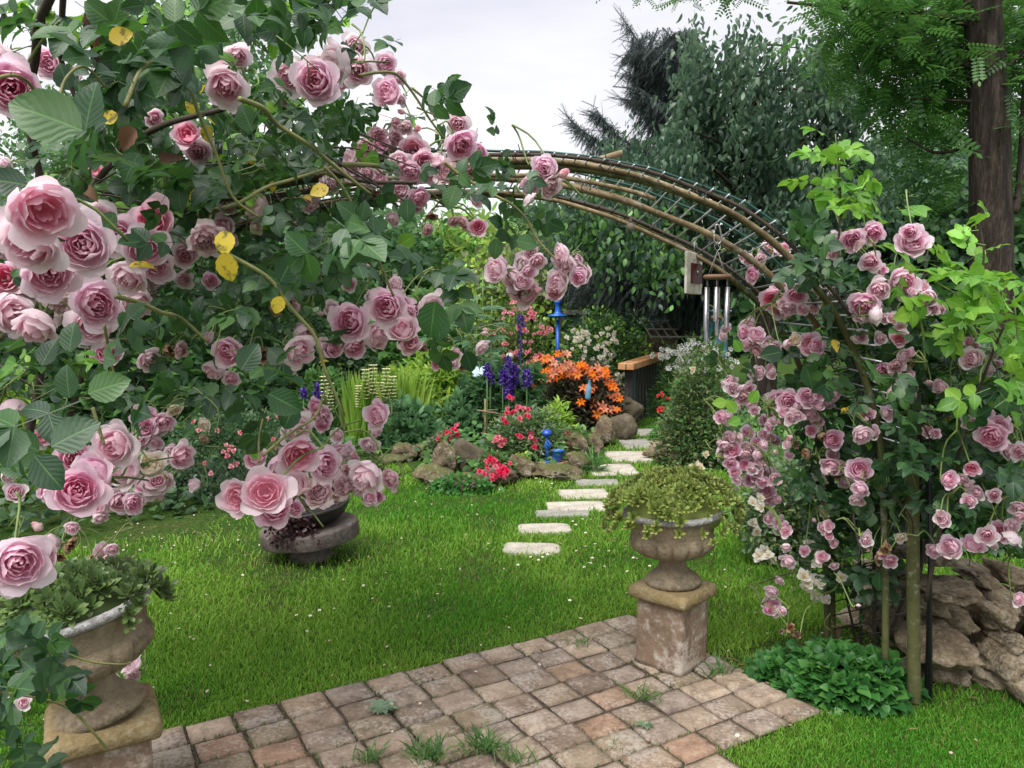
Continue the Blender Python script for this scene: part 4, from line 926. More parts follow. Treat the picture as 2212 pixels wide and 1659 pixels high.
LEFT = parse('''13,120,24,p 105,135,27,f 80,147,15,b 25,190,46,f 512,118,22,p 490,178,36,p 537,190,13,b 627,165,33,p 683,175,38,f 735,135,33,p 690,125,14,b 405,290,24,c 430,325,24,p 207,370,14,c 17,353,14,p 330,253,16,p
90,452,58,c 77,515,52,p 180,530,48,f 248,508,36,f 215,480,34,p 330,478,36,c 312,535,39,f 563,445,28,o 627,422,15,b 493,445,14,o 670,440,16,o 447,517,33,o 485,490,22,p 550,493,15,e 400,550,22,p 10,535,22,p
770,97,21,p 744,120,28,p 773,150,28,p 833,138,19,f 860,167,13,p 838,200,25,f 865,213,13,p 870,242,9,b 990,267,20,p 995,310,28,f 1027,322,20,f 893,325,26,c 860,350,22,p 888,370,20,f 925,363,24,f 963,373,22,o 790,317,14,o 817,293,15,o 822,313,14,f 853,297,14,o 877,273,13,o 900,278,12,b 853,267,10,o 843,320,15,o 1003,350,20,w 1017,367,15,o 1180,362,23,f 1213,377,15,b 1147,400,18,f 1188,403,21,o 1142,430,15,p 1150,345,8,b 1033,490,16,c 1003,482,16,o 980,477,10,o 813,423,13,w 853,470,14,p 980,400,12,w 933,470,11,w 923,497,12,o
12,600,32,c 105,587,47,f 52,623,25,p 140,645,34,o 203,655,43,f 207,605,19,w 197,700,36,p 82,695,38,p 20,675,36,p 285,590,34,p 335,575,31,f 290,650,30,p 255,650,19,e 125,680,20,p
455,727,14,p 493,760,28,f 467,793,23,p 397,605,16,p 455,606,15,f 318,775,21,p 390,755,14,o 370,760,17,w 567,765,22,w 500,815,15,p 637,755,29,p 650,715,20,p 640,655,15,o 597,670,15,w 695,750,18,p 690,677,9,b 715,665,15,p 238,808,14,b
312,902,21,f 375,885,14,e 325,920,16,p 337,953,16,p 250,960,42,p 230,935,26,p 160,990,34,f 88,945,19,p 210,1030,42,f 278,1010,34,p 165,1060,44,f 115,1060,26,p 323,1007,29,e 387,983,24,p 258,1080,26,p 322,1055,21,p 345,1050,15,p 425,1047,14,p 215,1095,17,f 15,1025,15,p 33,1065,18,p 445,915,15,e 440,950,13,w 25,875,25,p 297,960,15,p
643,980,39,c 697,1003,31,f 573,1063,43,c 513,1073,34,c 640,1050,31,o 687,1065,28,o 720,1055,25,o 727,975,22,p 640,923,30,p 730,940,15,p 600,975,13,w 610,1085,26,p
757,695,36,f 837,663,34,f 805,635,15,p 790,673,16,w 803,727,26,p 765,750,22,f 887,680,26,f 870,715,28,p 925,660,29,p 1047,713,9,b 1038,748,15,p 982,767,13,p 980,785,11,p 943,787,10,o 1000,793,10,w 915,753,10,w 1050,720,9,b 797,583,14,b 755,615,14,p 857,615,16,p
1080,583,25,p 1110,600,24,p 1137,630,29,c 1158,628,13,b 1133,575,22,p 1160,563,16,p 1207,612,25,p 1257,590,21,p 1223,563,21,p 1247,560,13,p 1217,548,20,p 1147,547,14,p
817,895,27,f 812,930,15,p 800,957,17,p 797,1020,34,p 800,1065,23,p 775,1040,23,p 745,975,18,p 757,1015,15,o 745,1050,20,o 760,982,9,b
83,1138,18,b 30,1183,26,p 40,1216,53,f 10,1240,40,p 85,1200,28,p 113,1166,20,p 157,1180,18,w 227,1193,19,p 243,1183,13,p 203,1226,15,p 160,1216,10,p 197,1210,11,w 127,1206,12,w 27,1273,20,w 77,1270,13,w 215,1113,15,p 157,1136,13,p 217,1434,9,b 290,1440,18,p 287,1457,13,f 277,1472,12,p 250,1463,10,p 263,1583,26,p 247,1610,20,p 237,1630,15,p 210,1640,15,p 180,1653,15,w 50,1519,13,p 150,1549,9,p 163,1626,12,w''')
RIGHT = parse('''1618,560,12,p 1628,593,15,f 1668,647,21,c 1720,635,19,f 1705,663,15,f 1762,622,15,p 1795,632,9,p 1685,670,16,p 1735,668,12,p 1757,655,13,w 1698,683,8,b 1865,657,27,f 1885,680,17,p 1862,683,12,p 1900,622,21,p 1947,610,27,f 2008,643,17,p 1978,628,12,p 1880,563,18,p 1618,703,15,p 1605,720,13,f 1632,725,15,f 1628,748,16,o 1612,742,13,p 1670,750,14,p 1698,742,11,p 1718,735,12,e 1750,743,21,c 1778,775,18,p 1565,725,10,p 1567,708,9,p 1575,823,13,p 1603,838,10,p 1605,858,14,o 1590,850,7,e 1657,860,14,p 1680,862,16,f 1703,867,21,f 1712,893,17,p 1748,857,20,f 1772,862,15,f 1795,850,15,p 1752,890,16,p 1768,877,12,p 1790,873,10,p 1942,732,15,c 1905,803,18,f 1947,768,13,p 1955,810,16,f 1935,790,14,o 1965,787,11,w 1930,842,17,o 1960,853,19,f 2035,837,14,p 2102,775,21,p 2102,747,12,p 1798,808,6,b 1872,907,7,b 1915,893,13,p 1858,933,18,p 1885,935,13,p 1798,950,18,f 1775,943,10,w 1615,933,12,f 1572,947,14,f 1555,975,14,p 1582,973,15,f 1613,972,16,f 1638,960,14,f 1653,960,10,p 1598,983,12,f 1632,983,11,p 1578,1000,13,f 1588,1020,11,f 1622,1037,13,f 1608,1040,10,p 1642,1020,15,f 1662,1016,11,p 1648,1040,11,f 1592,1037,9,p 1738,980,14,w 1702,960,10,p 1705,983,9,p 1718,960,9,w 1675,977,8,e 1795,1007,17,f 1857,1015,22,f 1808,1027,11,w 1828,1037,15,p 1862,1053,16,f 1852,1077,14,p 1655,1063,16,f 1668,1080,11,p 1683,1078,9,p 2145,940,25,f 2172,960,18,p 2185,973,18,f 2205,976,16,p 2048,1036,17,f 2098,1010,14,c 2082,1035,11,p 2092,1047,10,p 2132,893,13,p 2092,910,13,p 2202,1097,16,p 1968,523,27,f 1842,517,21,f 1805,513,13,p 1885,500,18,f 1798,547,11,p 1658,537,15,f 1692,540,13,c 2055,1183,22,f 2103,1178,21,f 2132,1156,18,p 2162,1149,20,f 2182,1133,17,p 2192,1160,17,p 2202,1113,12,p 2147,1176,11,p 2038,1123,15,p 1703,1208,15,p 1698,1180,10,p 1738,1190,10,f 1923,1211,13,p 1912,1186,14,w 1898,1210,11,w 1945,1161,11,e 1877,1188,7,b 1668,1276,14,p 1665,1299,15,f 1675,1319,13,p 1692,1318,10,p 1853,1308,7,b 1802,1222,8,p 1708,1356,10,w 1722,1370,9,w 1688,1363,8,w 2198,1293,13,p 1640,1000,11,o 1610,1005,12,f 1625,1012,11,p 1565,960,11,p 1600,945,10,o''')
rng = np.random.default_rng(77)
LEFT += [(x+rng.normal()*r*.75, y+abs(rng.normal())*r*.7, r*rng.uniform(.55, .85), rng.choice(list('ffco'))) for (x, y, r, k) in LEFT if k in 'fcp' and r > 17 and rng.uniform() < .62]
RIGHT += [(x+rng.normal()*r*1.1, y+rng.normal()*r*.9, r*rng.uniform(.55, .85), rng.choice(list('ffo'))) for (x, y, r, k) in RIGHT if k in 'fcp' and r > 11 and rng.uniform() < .42]
rl = thing('climbing_rose', 'large pink climbing rose covering the left side of the arch', 'rose', (-1.55, 2.6, 0), 'climbing roses on the arch')
rr_ = thing('climbing_rose', 'pink climbing rose on the right leg of the arch above the stone wall', 'rose', (1.5, 3.35, 0), 'climbing roses on the arch')
def add_blooms(parent, lst, depth, stalk_len, seed, gl):
    rng = np.random.default_rng(seed); info = []; cnt = {}
    for (x, y, r, k) in sorted(lst, key=lambda q: -q[2]):
        Y_ = depth(x, y, r)+rng.uniform(-.06, .06); nm = NAMEK[k]; cnt[nm] = cnt.get(nm, 0)+1
        info.append(put_bloom(parent, x, y, r, k, Y_, rng))
    groups = {}
    for (c, f, s) in info:
        # flower stalk from behind the bloom up to a shared node
        g = np.round(c/gl)*gl; anchor = g+np.array([0, .06, stalk_len]); a0 = c-f*.30*s
        mid = (a0-f*.5*s+anchor)/2+[0, .02, .03]
        mb = groups.setdefault(tuple(g), MB()); tube(mb, smoothline([a0, a0-f*.35*s, mid, anchor], 9), np.linspace(.0022, .0036, 9), 5)
    for g in groups.values(): g.build('flower_stalk', M['stalk'], parent)
    return info
def dleft(x, y, r):
    Y_ = .090*F/(2*max(r, 17))
    if x > 700: Y_ = max(Y_, 2.0)
    if x > 1060: return 2.62
    return min(max(Y_, 1.28), 2.9)
for poly, n_, lst in (([(1560, 700), (1800, 680), (1850, 900), (1860, 1080), (1640, 1090), (1540, 960)], 46, RIGHT), ([(1650, 1090), (1860, 1090), (1900, 1230), (1760, 1260), (1670, 1200)], 14, RIGHT), ([(1840, 600), (2180, 700), (2200, 1080), (1860, 1060)], 20, RIGHT), ([(270, 880), (450, 900), (440, 1040), (260, 1090)], 18, LEFT), ([(560, 900), (830, 880), (820, 1060), (700, 1090), (540, 1050)], 14, LEFT), ([(600, 240), (1040, 260), (1040, 480), (820, 500), (640, 420)], 22, LEFT), ([(0, 560), (340, 560), (340, 720), (0, 740)], 12, LEFT)):
    pl = np.array(poly, float); k_ = 0
    while k_ < n_:
        q = rng.uniform(pl.min(0), pl.max(0))
        if inpoly(q[None], pl)[0]:
            for _ in range(min(3, n_-k_)): lst.append((q[0]+rng.normal()*16, q[1]+rng.normal()*11, rng.uniform(8, 13.5) if lst is RIGHT else rng.uniform(11, 19), 's')); k_ += 1
infoL = add_blooms(rl, LEFT, dleft, .04, 1, .24)
infoR = add_blooms(rr_, RIGHT, lambda x, y, r: 2.72 if (x > 2030 and y > 880) else (3.0 if x > 1830 else (3.25 if x > 1690 else 3.42)), .07, 2, .22)

# ------------------------------------------------------------------ canes
def canes(parent, lst, mat, name='cane', seed=0, thorns=True):
    rng = np.random.default_rng(seed)
    for (pts, Y0, Y1, r0, r1) in lst:
        mb = MB()
        k = len(pts); p3 = np.array([P(x, y, Y0+(Y1-Y0)*i/(k-1)) for i, (x, y) in enumerate(pts)]); m_ = 8*k; c = smoothline(p3, m_); tube(mb, c, np.linspace(r0, r1, m_), 7)
        if thorns:
            for j in range(2, m_-2, 3):
                d = norm(rng.normal(size=3)[None])[0]; tube(mb, [c[j], c[j]+d*(r0*1.2+.006)], [.0022, .0003], 4)
        mb.build(name, M[mat], parent)
canes(rl, [([(270, 230), (305, 152), (350, 121), (385, 124), (410, 187), (432, 253), (467, 333), (503, 425), (560, 470)], 1.6, 1.9, .0050, .0035),
 ([(517, 213), (567, 233), (600, 270), (667, 313), (733, 367), (800, 420)], 1.7, 2.0, .0060, .0045), ([(480, 450), (520, 437), (575, 405), (633, 387), (720, 360)], 1.9, 2.2, .0055, .004),
 ([(250, 640), (300, 653), (350, 675), (390, 687), (450, 740)], 1.7, 1.9, .006, .004), ([(470, 540), (513, 560), (583, 603), (627, 663), (680, 726), (700, 793), (735, 880), (745, 930)], 1.8, 1.95, .0055, .004),
 ([(700, 360), (737, 400), (770, 460), (794, 520), (814, 553), (850, 640)], 2.1, 2.2, .005, .0035), ([(960, 350), (997, 380), (1070, 423), (1103, 440), (1137, 473), (1163, 520), (1200, 560)], 2.5, 2.6, .006, .0035),
 ([(740, 355), (803, 357), (850, 365)], 2.4, 2.5, .008, .007), ([(777, 163), (810, 157), (847, 157), (870, 173), (900, 213), (930, 260), (960, 300)], 2.4, 2.6, .005, .0035),
 ([(890, 190), (925, 220), (945, 240)], 2.4, 2.45, .004, .002), ([(900, 232), (950, 250), (975, 230)], 2.45, 2.5, .003, .0015), ([(930, 262), (970, 245), (997, 236)], 2.45, 2.5, .003, .0015),
 ([(-10, 1494), (0, 1496), (77, 1506), (150, 1530), (200, 1580), (233, 1622)], 1.7, 1.8, .004, .003), ([(80, 1380), (180, 1425), (260, 1435), (285, 1430)], 1.75, 1.85, .003, .002),
 ([(-40, 190), (1, 167), (40, 165), (70, 190), (75, 230), (90, 300)], 1.35, 1.6, .0035, .0025), ([(120, 290), (130, 205), (150, 160), (185, 145), (230, 190)], 1.5, 1.7, .0035, .0025),
 ([(225, 700), (240, 780), (258, 850)], 1.6, 1.65, .003, .002), ([(200, 880), (215, 930), (225, 960)], 1.5, 1.5, .004, .003), ([(567, 985), (620, 940), (680, 900), (700, 850)], 1.9, 1.95, .004, .003), ([(560, 1000), (560, 940), (575, 880)], 1.95, 2.0, .003, .002)], 'cane')
canes(rl, [([(115, -20), (83, 57), (77, 120), (60, 250), (90, 400)], 1.9, 2.2, .012, .010), ([(137, -20), (133, 60), (133, 133), (200, 300)], 2.0, 2.2, .008, .006), ([(195, 0), (185, 60), (200, 100), (230, 190), (260, 330)], 2.0, 2.2, .007, .006),
 ([(260, 330), (280, 250), (250, 190), (270, 140)], 2.2, 2.2, .010, .006), ([(120, 400), (300, 420), (500, 430), (700, 410)], 2.9, 2.7, .012, .008), ([(520, 360), (650, 350), (780, 390), (900, 395)], 2.8, 2.8, .009, .007), ([(60, 950), (80, 850), (150, 500), (300, 300), (500, 230)], 2.8, 2.7, .016, .009), ([(120, 950), (150, 900), (250, 600), (420, 400)], 3.0, 2.8, .014, .009)], 'cane_dark', 'old_cane')
canes(rr_, [([(1850, 1400), (1835, 1320), (1800, 1200), (1700, 1130), (1620, 1100)], 3.55, 3.5, .007, .003), ([(1900, 1420), (1930, 1350), (1960, 1270), (2000, 1180), (2050, 1100), (2120, 1040)], 3.4, 2.9, .009, .004), ([(1855, 1440), (1860, 1330), (1855, 1200), (1800, 1080), (1760, 950)], 3.5, 3.4, .008, .004), ([(1890, 1420), (1888, 1250), (1890, 1000), (1850, 800), (1790, 640)], 3.4, 3.2, .009, .005),
 ([(1800, 700), (1810, 560), (1815, 420), (1808, 310), (1805, 285)], 3.1, 3.1, .006, .002), ([(2000, 1300), (2030, 1150), (2080, 950), (2130, 800), (2170, 700)], 3.0, 2.7, .008, .004), ([(1640, 1260), (1700, 1240), (1800, 1220), (1900, 1235)], 3.4, 3.3, .003, .004), ([(1760, 960), (1740, 1050), (1690, 1100), (1650, 1110)], 3.4, 3.4, .004, .003),
 ([(2100, 650), (2125, 560), (2115, 480), (2113, 460)], 3.0, 3.0, .005, .002), ([(1985, 1250), (2010, 1100), (1990, 950), (1920, 800)], 3.1, 3.1, .008, .006)], 'cane_dark', 'cane')

# ------------------------------------------------------------------ rose foliage
EYE = np.array([0, 0, CAMZ]); BLOOMS = [(q[0], q[2]) for q in infoL+infoR]

def leafmass(mb, poly, Y0, Y1, n, s0, s1, ts, seed, up=.6, cam_=.55, mat=0, droop=.25, dirx=0.0):
    rng = np.random.default_rng(seed); c = polysample(poly, n, Y0, Y1, rng)
    nrm = rng.normal(size=(n, 3))*.55+np.array([0, -cam_, up]); d = rng.normal(size=(n, 3))*[1, .7, .6]+[dirx, -.25, -droop]; s = rng.uniform(s0, s1, n)
    dn = norm(d); bad = np.zeros(n, bool)          # flowers sit on the outside of the bush: no leaf directly in front of one
    for f_ in (.25, .6, .95):
        q = c+dn*(s*f_)[:, None]; l = q-EYE; 
        for (bc_, bs_) in BLOOMS:
            b_ = bc_-EYE; tt = (l @ b_)/(b_ @ b_); dist = np.linalg.norm(l-b_*tt[:, None], axis=1)/np.maximum(tt, .05)
            bad |= (dist < bs_*.5+.028) & (tt < 1.02)
    keep = ~bad | (rng.uniform(size=n) < .05)
    scatter_mix(mb, ts, c[keep], d[keep], nrm[keep], s[keep], seed+1, mat)
def shaded(q, m=.028):
    l = q-EYE; bad = np.zeros(len(q), bool)
    for (bc_, bs_) in BLOOMS:
        b_ = bc_-EYE; tt = (l @ b_)/(b_ @ b_); dist = np.linalg.norm(l-b_*tt[:, None], axis=1)/np.maximum(tt, .05); bad |= (dist < bs_*.5+m) & (tt < 1.02)
    return bad
def tangle(parent, poly, Y0, Y1, n, seed, mat='stalk', L=.10, r=.0013):
    rng = np.random.default_rng(seed); c = polysample(poly, n, Y0, Y1, rng); mb = MB(); c = c[~shaded(c, .05)]
    for q in (c[:max(8, len(c)//2)] if len(c) else [P(1100, 700, 20)]):
        d = rng.normal(size=3)*[1, .5, .6]+[0, 0, -.5]; d = d/np.linalg.norm(d)*L*rng.uniform(.5, 1.4); tube(mb, smoothline([q, q+d*.5+rng.normal(size=3)*.02, q+d], 7), np.linspace(r*1.5, r, 7), 4)
        for k in range(2): e = rng.normal(size=3)*.03+d*.2; tube(mb, [q+d*(.4+.3*k), q+d*(.4+.3*k)+e], r, 4)
    o = mb.build('twigs', M[mat], parent); tag(o, kind='stuff')
yl = [M['rose_leaf'], M['rose_leaf_bright'], M['yellow_leaf'], M['dead_leaf']]
mb = MB()
MAIN = [(-30, 330), (120, 300), (200, 160), (300, 60), (420, 90), (540, 60), (640, 40), (740, 60), (800, 110), (800, 200), (900, 230), (960, 290), (1040, 340), (1040, 390), (900, 420), (840, 470), (900, 560), (900, 640), (830, 610), (760, 640), (700, 700), (740, 830), (700, 800), (600, 830), (560, 900), (480, 860), (430, 900), (330, 860), (180, 880), (130, 1080), (-30, 1100)]
BACKM = [(-30, 400), (200, 330), (300, 150), (500, 150), (760, 190), (880, 250), (960, 320), (1000, 380), (800, 430), (760, 520), (700, 620), (600, 680), (540, 780), (420, 700), (300, 780), (150, 800), (-30, 900)]
tangle(rl, MAIN, 1.7, 2.6, 260, 90); tangle(rl, BACKM, 2.4, 3.2, 200, 91, 'cane_dark', .30, .0026); tangle(rl, [(930, 650), (1040, 690), (1020, 800), (930, 790)], 2.3, 2.5, 40, 92)
tangle(rl, [(560, 880), (780, 880), (780, 1000), (560, 1000)], 1.9, 2.1, 30, 93); tangle(rl, [(270, 860), (440, 880), (440, 1050), (300, 1080)], 1.8, 2.1, 60, 94); tangle(rl, [(1100, 470), (1180, 480), (1230, 560), (1120, 590)], 2.55, 2.65, 26, 95)
leafmass(mb, BACKM, 2.6, 3.4, 1050, .11, .16, ROSE_HI, 100)
leafmass(mb, MAIN, 1.8, 2.6, 740, .09, .145, ROSE_HI, 110)
leafmass(mb, MAIN, 1.35, 1.8, 70, .13, .17, ROSE_HI, 115)
leafmass(mb, [(-30, 700), (120, 690), (300, 760), (330, 900), (200, 980), (-30, 1000)], 1.3, 1.6, 34, .16, .21, ROSE_HI, 120, up=.3, cam_=1)
leafmass(mb, [(-30, 350), (200, 330), (420, 360), (420, 460), (-30, 460)], 1.5, 1.9, 34, .15, .19, ROSE_HI, 130)
leafmass(mb, [(180, 60), (330, 0), (500, 10), (560, 90), (480, 200), (300, 260), (180, 200)], 1.5, 2.3, 70, .13, .18, ROSE_HI, 140)
leafmass(mb, [(0, 30), (150, 0), (300, 0), (250, 90), (120, 110), (0, 80)], 1.7, 2.4, 24, .12, .16, ROSE_HI, 141)
leafmass(mb, [(560, -20), (700, -20), (770, 40), (780, 120), (620, 60)], 1.7, 2.3, 34, .13, .17, ROSE_HI, 142)
leafmass(mb, [(930, 340), (1050, 330), (1180, 390), (1210, 430), (1130, 470), (1020, 440), (930, 420)], 2.4, 2.75, 34, .12, .16, ROSE_HI, 143)
leafmass(mb, [(1010, 430), (1130, 450), (1190, 500), (1150, 540), (1060, 510)], 2.5, 2.7, 9, .13, .16, ROSE_HI, 144, cam_=1)
leafmass(mb, [(560, 520), (700, 480), (820, 520), (960, 520), (1000, 600), (930, 650), (760, 620), (600, 640)], 1.9, 2.4, 46, .13, .17, ROSE_HI, 145, cam_=.9)
leafmass(mb, [(520, 680), (640, 640), (720, 700), (800, 760), (800, 850), (700, 860), (600, 830), (520, 780)], 1.7, 2.1, 30, .14, .18, ROSE_HI, 146, cam_=1)
leafmass(mb, [(460, 840), (560, 830), (600, 930), (540, 960), (460, 930)], 1.8, 2.0, 9, .13, .17, ROSE_HI, 147, cam_=1)
leafmass(mb, [(-20, 1060), (160, 1080), (230, 1150), (130, 1200), (-20, 1150)], 1.6, 2.0, 22, .10, .14, ROSE_HI, 148)
leafmass(mb, [(-20, 1310), (60, 1300), (110, 1420), (240, 1430), (250, 1560), (90, 1560), (60, 1640), (-20, 1640)], 1.55, 1.95, 46, .10, .14, ROSE_HI, 149, cam_=.9)
leafmass(mb, [(840, 60), (875, 90), (870, 130), (835, 110)], 2.35, 2.45, 2, .12, .14, ROSE_HI, 150)
leafmass(mb, [(870, 170), (960, 190), (970, 260), (900, 230)], 2.4, 2.6, 9, .12, .14, ROSE_HI, 151)
leafmass(mb, [(1050, 300), (1110, 300), (1150, 345), (1060, 340)], 2.6, 2.7, 5, .10, .13, ROSE_HI, 152)
leafmass(mb, [(900, 560), (980, 590), (980, 720), (920, 720)], 2.0, 2.2, 8, .14, .17, ROSE_HI, 153, cam_=1)
leafmass(mb, [(440, 330), (700, 330), (900, 380), (1000, 390), (1000, 440), (860, 450), (700, 430), (440, 460)], 2.3, 2.9, 190, .11, .16, ROSE_HI, 170)
# the big pair of leaves near the lens and other large single leaflets: x, y, length, angle (deg, 0=up), tone
BIG = [(178, 282, 150, 68, 0), (185, 280, 105, -10, 0), (150, 195, 60, 20, 0), (60, 400, 80, 80, 0), (345, 118, 40, 200, 0), (90, 790, 65, -20, 0), (150, 860, 75, 10, 0), (150, 760, 70, 0, 0), (190, 850, 90, -70, 0), (40, 900, 70, 130, 0), (85, 975, 80, 60, 0), (110, 965, 110, -60, 0), (75, 985, 95, -140, 0), (60, 1010, 60, 90, 0), (255, 250, 40, 100, 2), (235, 85, 50, -70, 2), (445, 270, 36, 180, 2), (487, 497, 55, 180, 2), (485, 545, 65, 185, 2), (607, 640, 40, 160, 2), (710, 405, 42, 110, 2), (535, 330, 30, 200, 2), (590, 390, 25, 170, 2), (300, 80, 38, 60, 3), (200, 60, 40, 170, 3), (190, 30, 38, 200, 3), (295, 280, 55, 130, 3), (545, 285, 60, 20, 0), (520, 800, 70, -30, 0), (580, 850, 80, -120, 0), (640, 870, 70, 150, 0), (560, 700, 60, 60, 0), (600, 640, 60, 40, 0), (605, 610, 70, -30, 0), (940, 650, 85, 170, 0), (955, 680, 60, 170, 0), (985, 400, 55, 160, 0), (880, 430, 50, 180, 0), (1075, 515, 45, 170, 0), (1115, 520, 50, -100, 0), (1005, 760, 50, 200, 0), (895, 510, 45, 120, 1), (560, 990, 30, 40, 1), (250, 460, 60, 140, 0), (385, 400, 60, 180, 0), (300, 330, 70, 150, 0)]
V0 = leaf_t(.78, 10, .18, .12, .04, .85); rng = np.random.default_rng(3)
for (x, y, L_, an, tone) in BIG:
    Y_ = .065*F/L_ if tone in (0, 1) else .04*F/L_; Y_ = min(max(Y_, .95), 2.5); s = L_*Y_/F; a_ = math.radians(an)
    scatter(mb, V0 if tone != 3 else leaf_t(.75, 7, .75, .9, .1), P(x, y, Y_)[None], np.array([[-math.sin(a_), rng.uniform(-.3, .3), math.cos(a_)]]), np.array([[rng.uniform(-.3, .3), -1, rng.uniform(0, .5)]]), s, tone)
# lost yellow and brown leaves, bright ones with backlight put into their colour
leafmass(mb, MAIN, 1.8, 2.8, 40, .035, .06, [leaf_t(.6, 6, .3, .4)], 160, mat=2)
leafmass(mb, MAIN, 2.0, 2.9, 40, .04, .07, [leaf_t(.7, 6, .6, .8)], 161, mat=3)
leafmass(mb, BACKM, 2.4, 3.4, 130, .11, .15, ROSE_HI, 162, mat=1)
leafmass(mb, [(180, -20), (760, -20), (780, 120), (480, 120), (200, 100), (0, 100), (0, -10)], 1.9, 2.8, 60, .12, .16, ROSE_HI, 163, mat=1)
mb.build('foliage', yl, rl)
mb = MB()
RM = [(1760, 640), (1830, 620), (1900, 560), (1990, 600), (2030, 700), (2230, 760), (2230, 1180), (2120, 1060), (2030, 1080), (1960, 1110), (1900, 1140), (1840, 1110), (1800, 1060), (1770, 960), (1760, 800)]
tangle(rr_, RM, 2.95, 3.6, 300, 96, 'cane_dark', .22, .0022); tangle(rr_, RM, 2.9, 3.3, 200, 97)
leafmass(mb, [(1690, 500), (1790, 500), (1870, 580), (1960, 760), (1990, 980), (1930, 1000), (1850, 760), (1760, 620)], 2.62, 3.0, 210, .12, .16, ROSE_HI, 209, cam_=.8)
leafmass(mb, [(1690, 1060), (1860, 1080), (1960, 1120), (1960, 1240), (1880, 1300), (1780, 1280), (1700, 1200)], 3.2, 3.6, 95, .10, .14, ROSE_HI, 219)
tangle(rr_, [(1640, 1100), (1830, 1150), (1950, 1200), (1930, 1320), (1800, 1330), (1680, 1260)], 3.3, 3.5, 120, 98)
leafmass(mb, RM, 2.9, 3.6, 620, .12, .17, ROSE_HI, 200)
leafmass(mb, [(1600, 700), (1700, 690), (1800, 700), (1850, 800), (1830, 900), (1700, 850), (1640, 800), (1560, 860), (1560, 800)], 3.1, 3.5, 90, .12, .16, ROSE_HI, 201)
leafmass(mb, [(1560, 870), (1800, 880), (1850, 1000), (1850, 1150), (1720, 1120), (1680, 1050), (1700, 960), (1590, 930)], 3.2, 3.6, 130, .11, .15, ROSE_HI, 202)
leafmass(mb, [(1700, 1100), (1860, 1150), (1930, 1240), (1860, 1260), (1760, 1200)], 3.2, 3.5, 30, .11, .15, ROSE_HI, 203)
leafmass(mb, [(1700, 530), (1860, 560), (1900, 660), (1800, 720), (1700, 640)], 3.0, 3.3, 60, .13, .16, ROSE_HI, 204)
leafmass(mb, [(2030, 1080), (2220, 1060), (2220, 1180), (2100, 1140)], 2.7, 2.9, 14, .10, .14, ROSE_HI, 205)
leafmass(mb, [(2000, 860), (2230, 800), (2230, 1100), (2050, 1060)], 2.5, 2.9, 70, .13, .17, ROSE_HI, 206)
leafmass(mb, RM, 2.9, 3.5, 24, .04, .06, [leaf_t(.6, 6, .3, .4)], 207, mat=2)
leafmass(mb, RM, 3.2, 3.6, 60, .11, .15, ROSE_HI, 208, mat=1)
for (x, y, L_, an, tone) in [(1740, 790, 55, 200, 0), (1690, 760, 50, 100, 0), (1900, 1235, 45, 180, 0), (1860, 1060, 45, 190, 0), (1990, 880, 40, 60, 0), (1570, 870, 32, 90, 1), (1590, 890, 34, 40, 1), (1620, 870, 32, -30, 1), (1600, 905, 30, 110, 1), (1600, 760, 30, 30, 1)]:
    Y_ = 3.1; a_ = math.radians(an); scatter(mb, V0, P(x, y, Y_)[None], np.array([[-math.sin(a_), -.1, math.cos(a_)]]), np.array([[0, -1, .3]]), L_*Y_/F, tone)
mb.build('foliage', yl, rr_)
# fresh light green shoots
mb = MB(); ys = thing('young_rose', 'fresh light green rose shoots rising at the right edge in front of the trunk', 'rose', (2.2, 3.0, 0))
leafmass(mb, [(1775, 285), (1840, 280), (1870, 330), (1880, 420), (1850, 470), (1790, 440), (1765, 390), (1780, 350)], 3.05, 3.2, 22, .13, .17, ROSE_HI, 210, cam_=.6, up=.8)
leafmass(mb, [(1780, 440), (1900, 440), (1960, 480), (1930, 560), (1820, 540)], 2.95, 3.2, 26, .14, .18, ROSE_HI, 211, cam_=.6, up=.8)
leafmass(mb, [(1900, 590), (2000, 540), (2130, 560), (2230, 600), (2230, 860), (2150, 830), (2080, 760), (2000, 720), (1930, 660)], 2.6, 3.1, 135, .14, .18, ROSE_HI, 212, cam_=.5, up=.9)
leafmass(mb, [(2090, 470), (2140, 455), (2150, 520), (2100, 560)], 2.9, 3.0, 5, .10, .13, ROSE_HI, 213)
leafmass(mb, [(2080, 700), (2230, 700), (2230, 960), (2150, 900)], 2.4, 2.7, 30, .14, .18, ROSE_HI, 214, up=.9)
mb.build('foliage', M['rose_leaf_bright'], ys)
canes(ys, [([(2000, 800), (1990, 700), (1960, 640), (1930, 600)], 3.0, 3.0, .005, .002), ([(2200, 1000), (2180, 800), (2120, 680), (2010, 600)], 2.8, 2.8, .006, .002), ([(2210, 900), (2200, 750), (2190, 640)], 2.7, 2.7, .005, .002), ([(1815, 560), (1812, 420), (1805, 290)], 3.1, 3.1, .004, .002)], 'stalk', 'shoot', thorns=False)
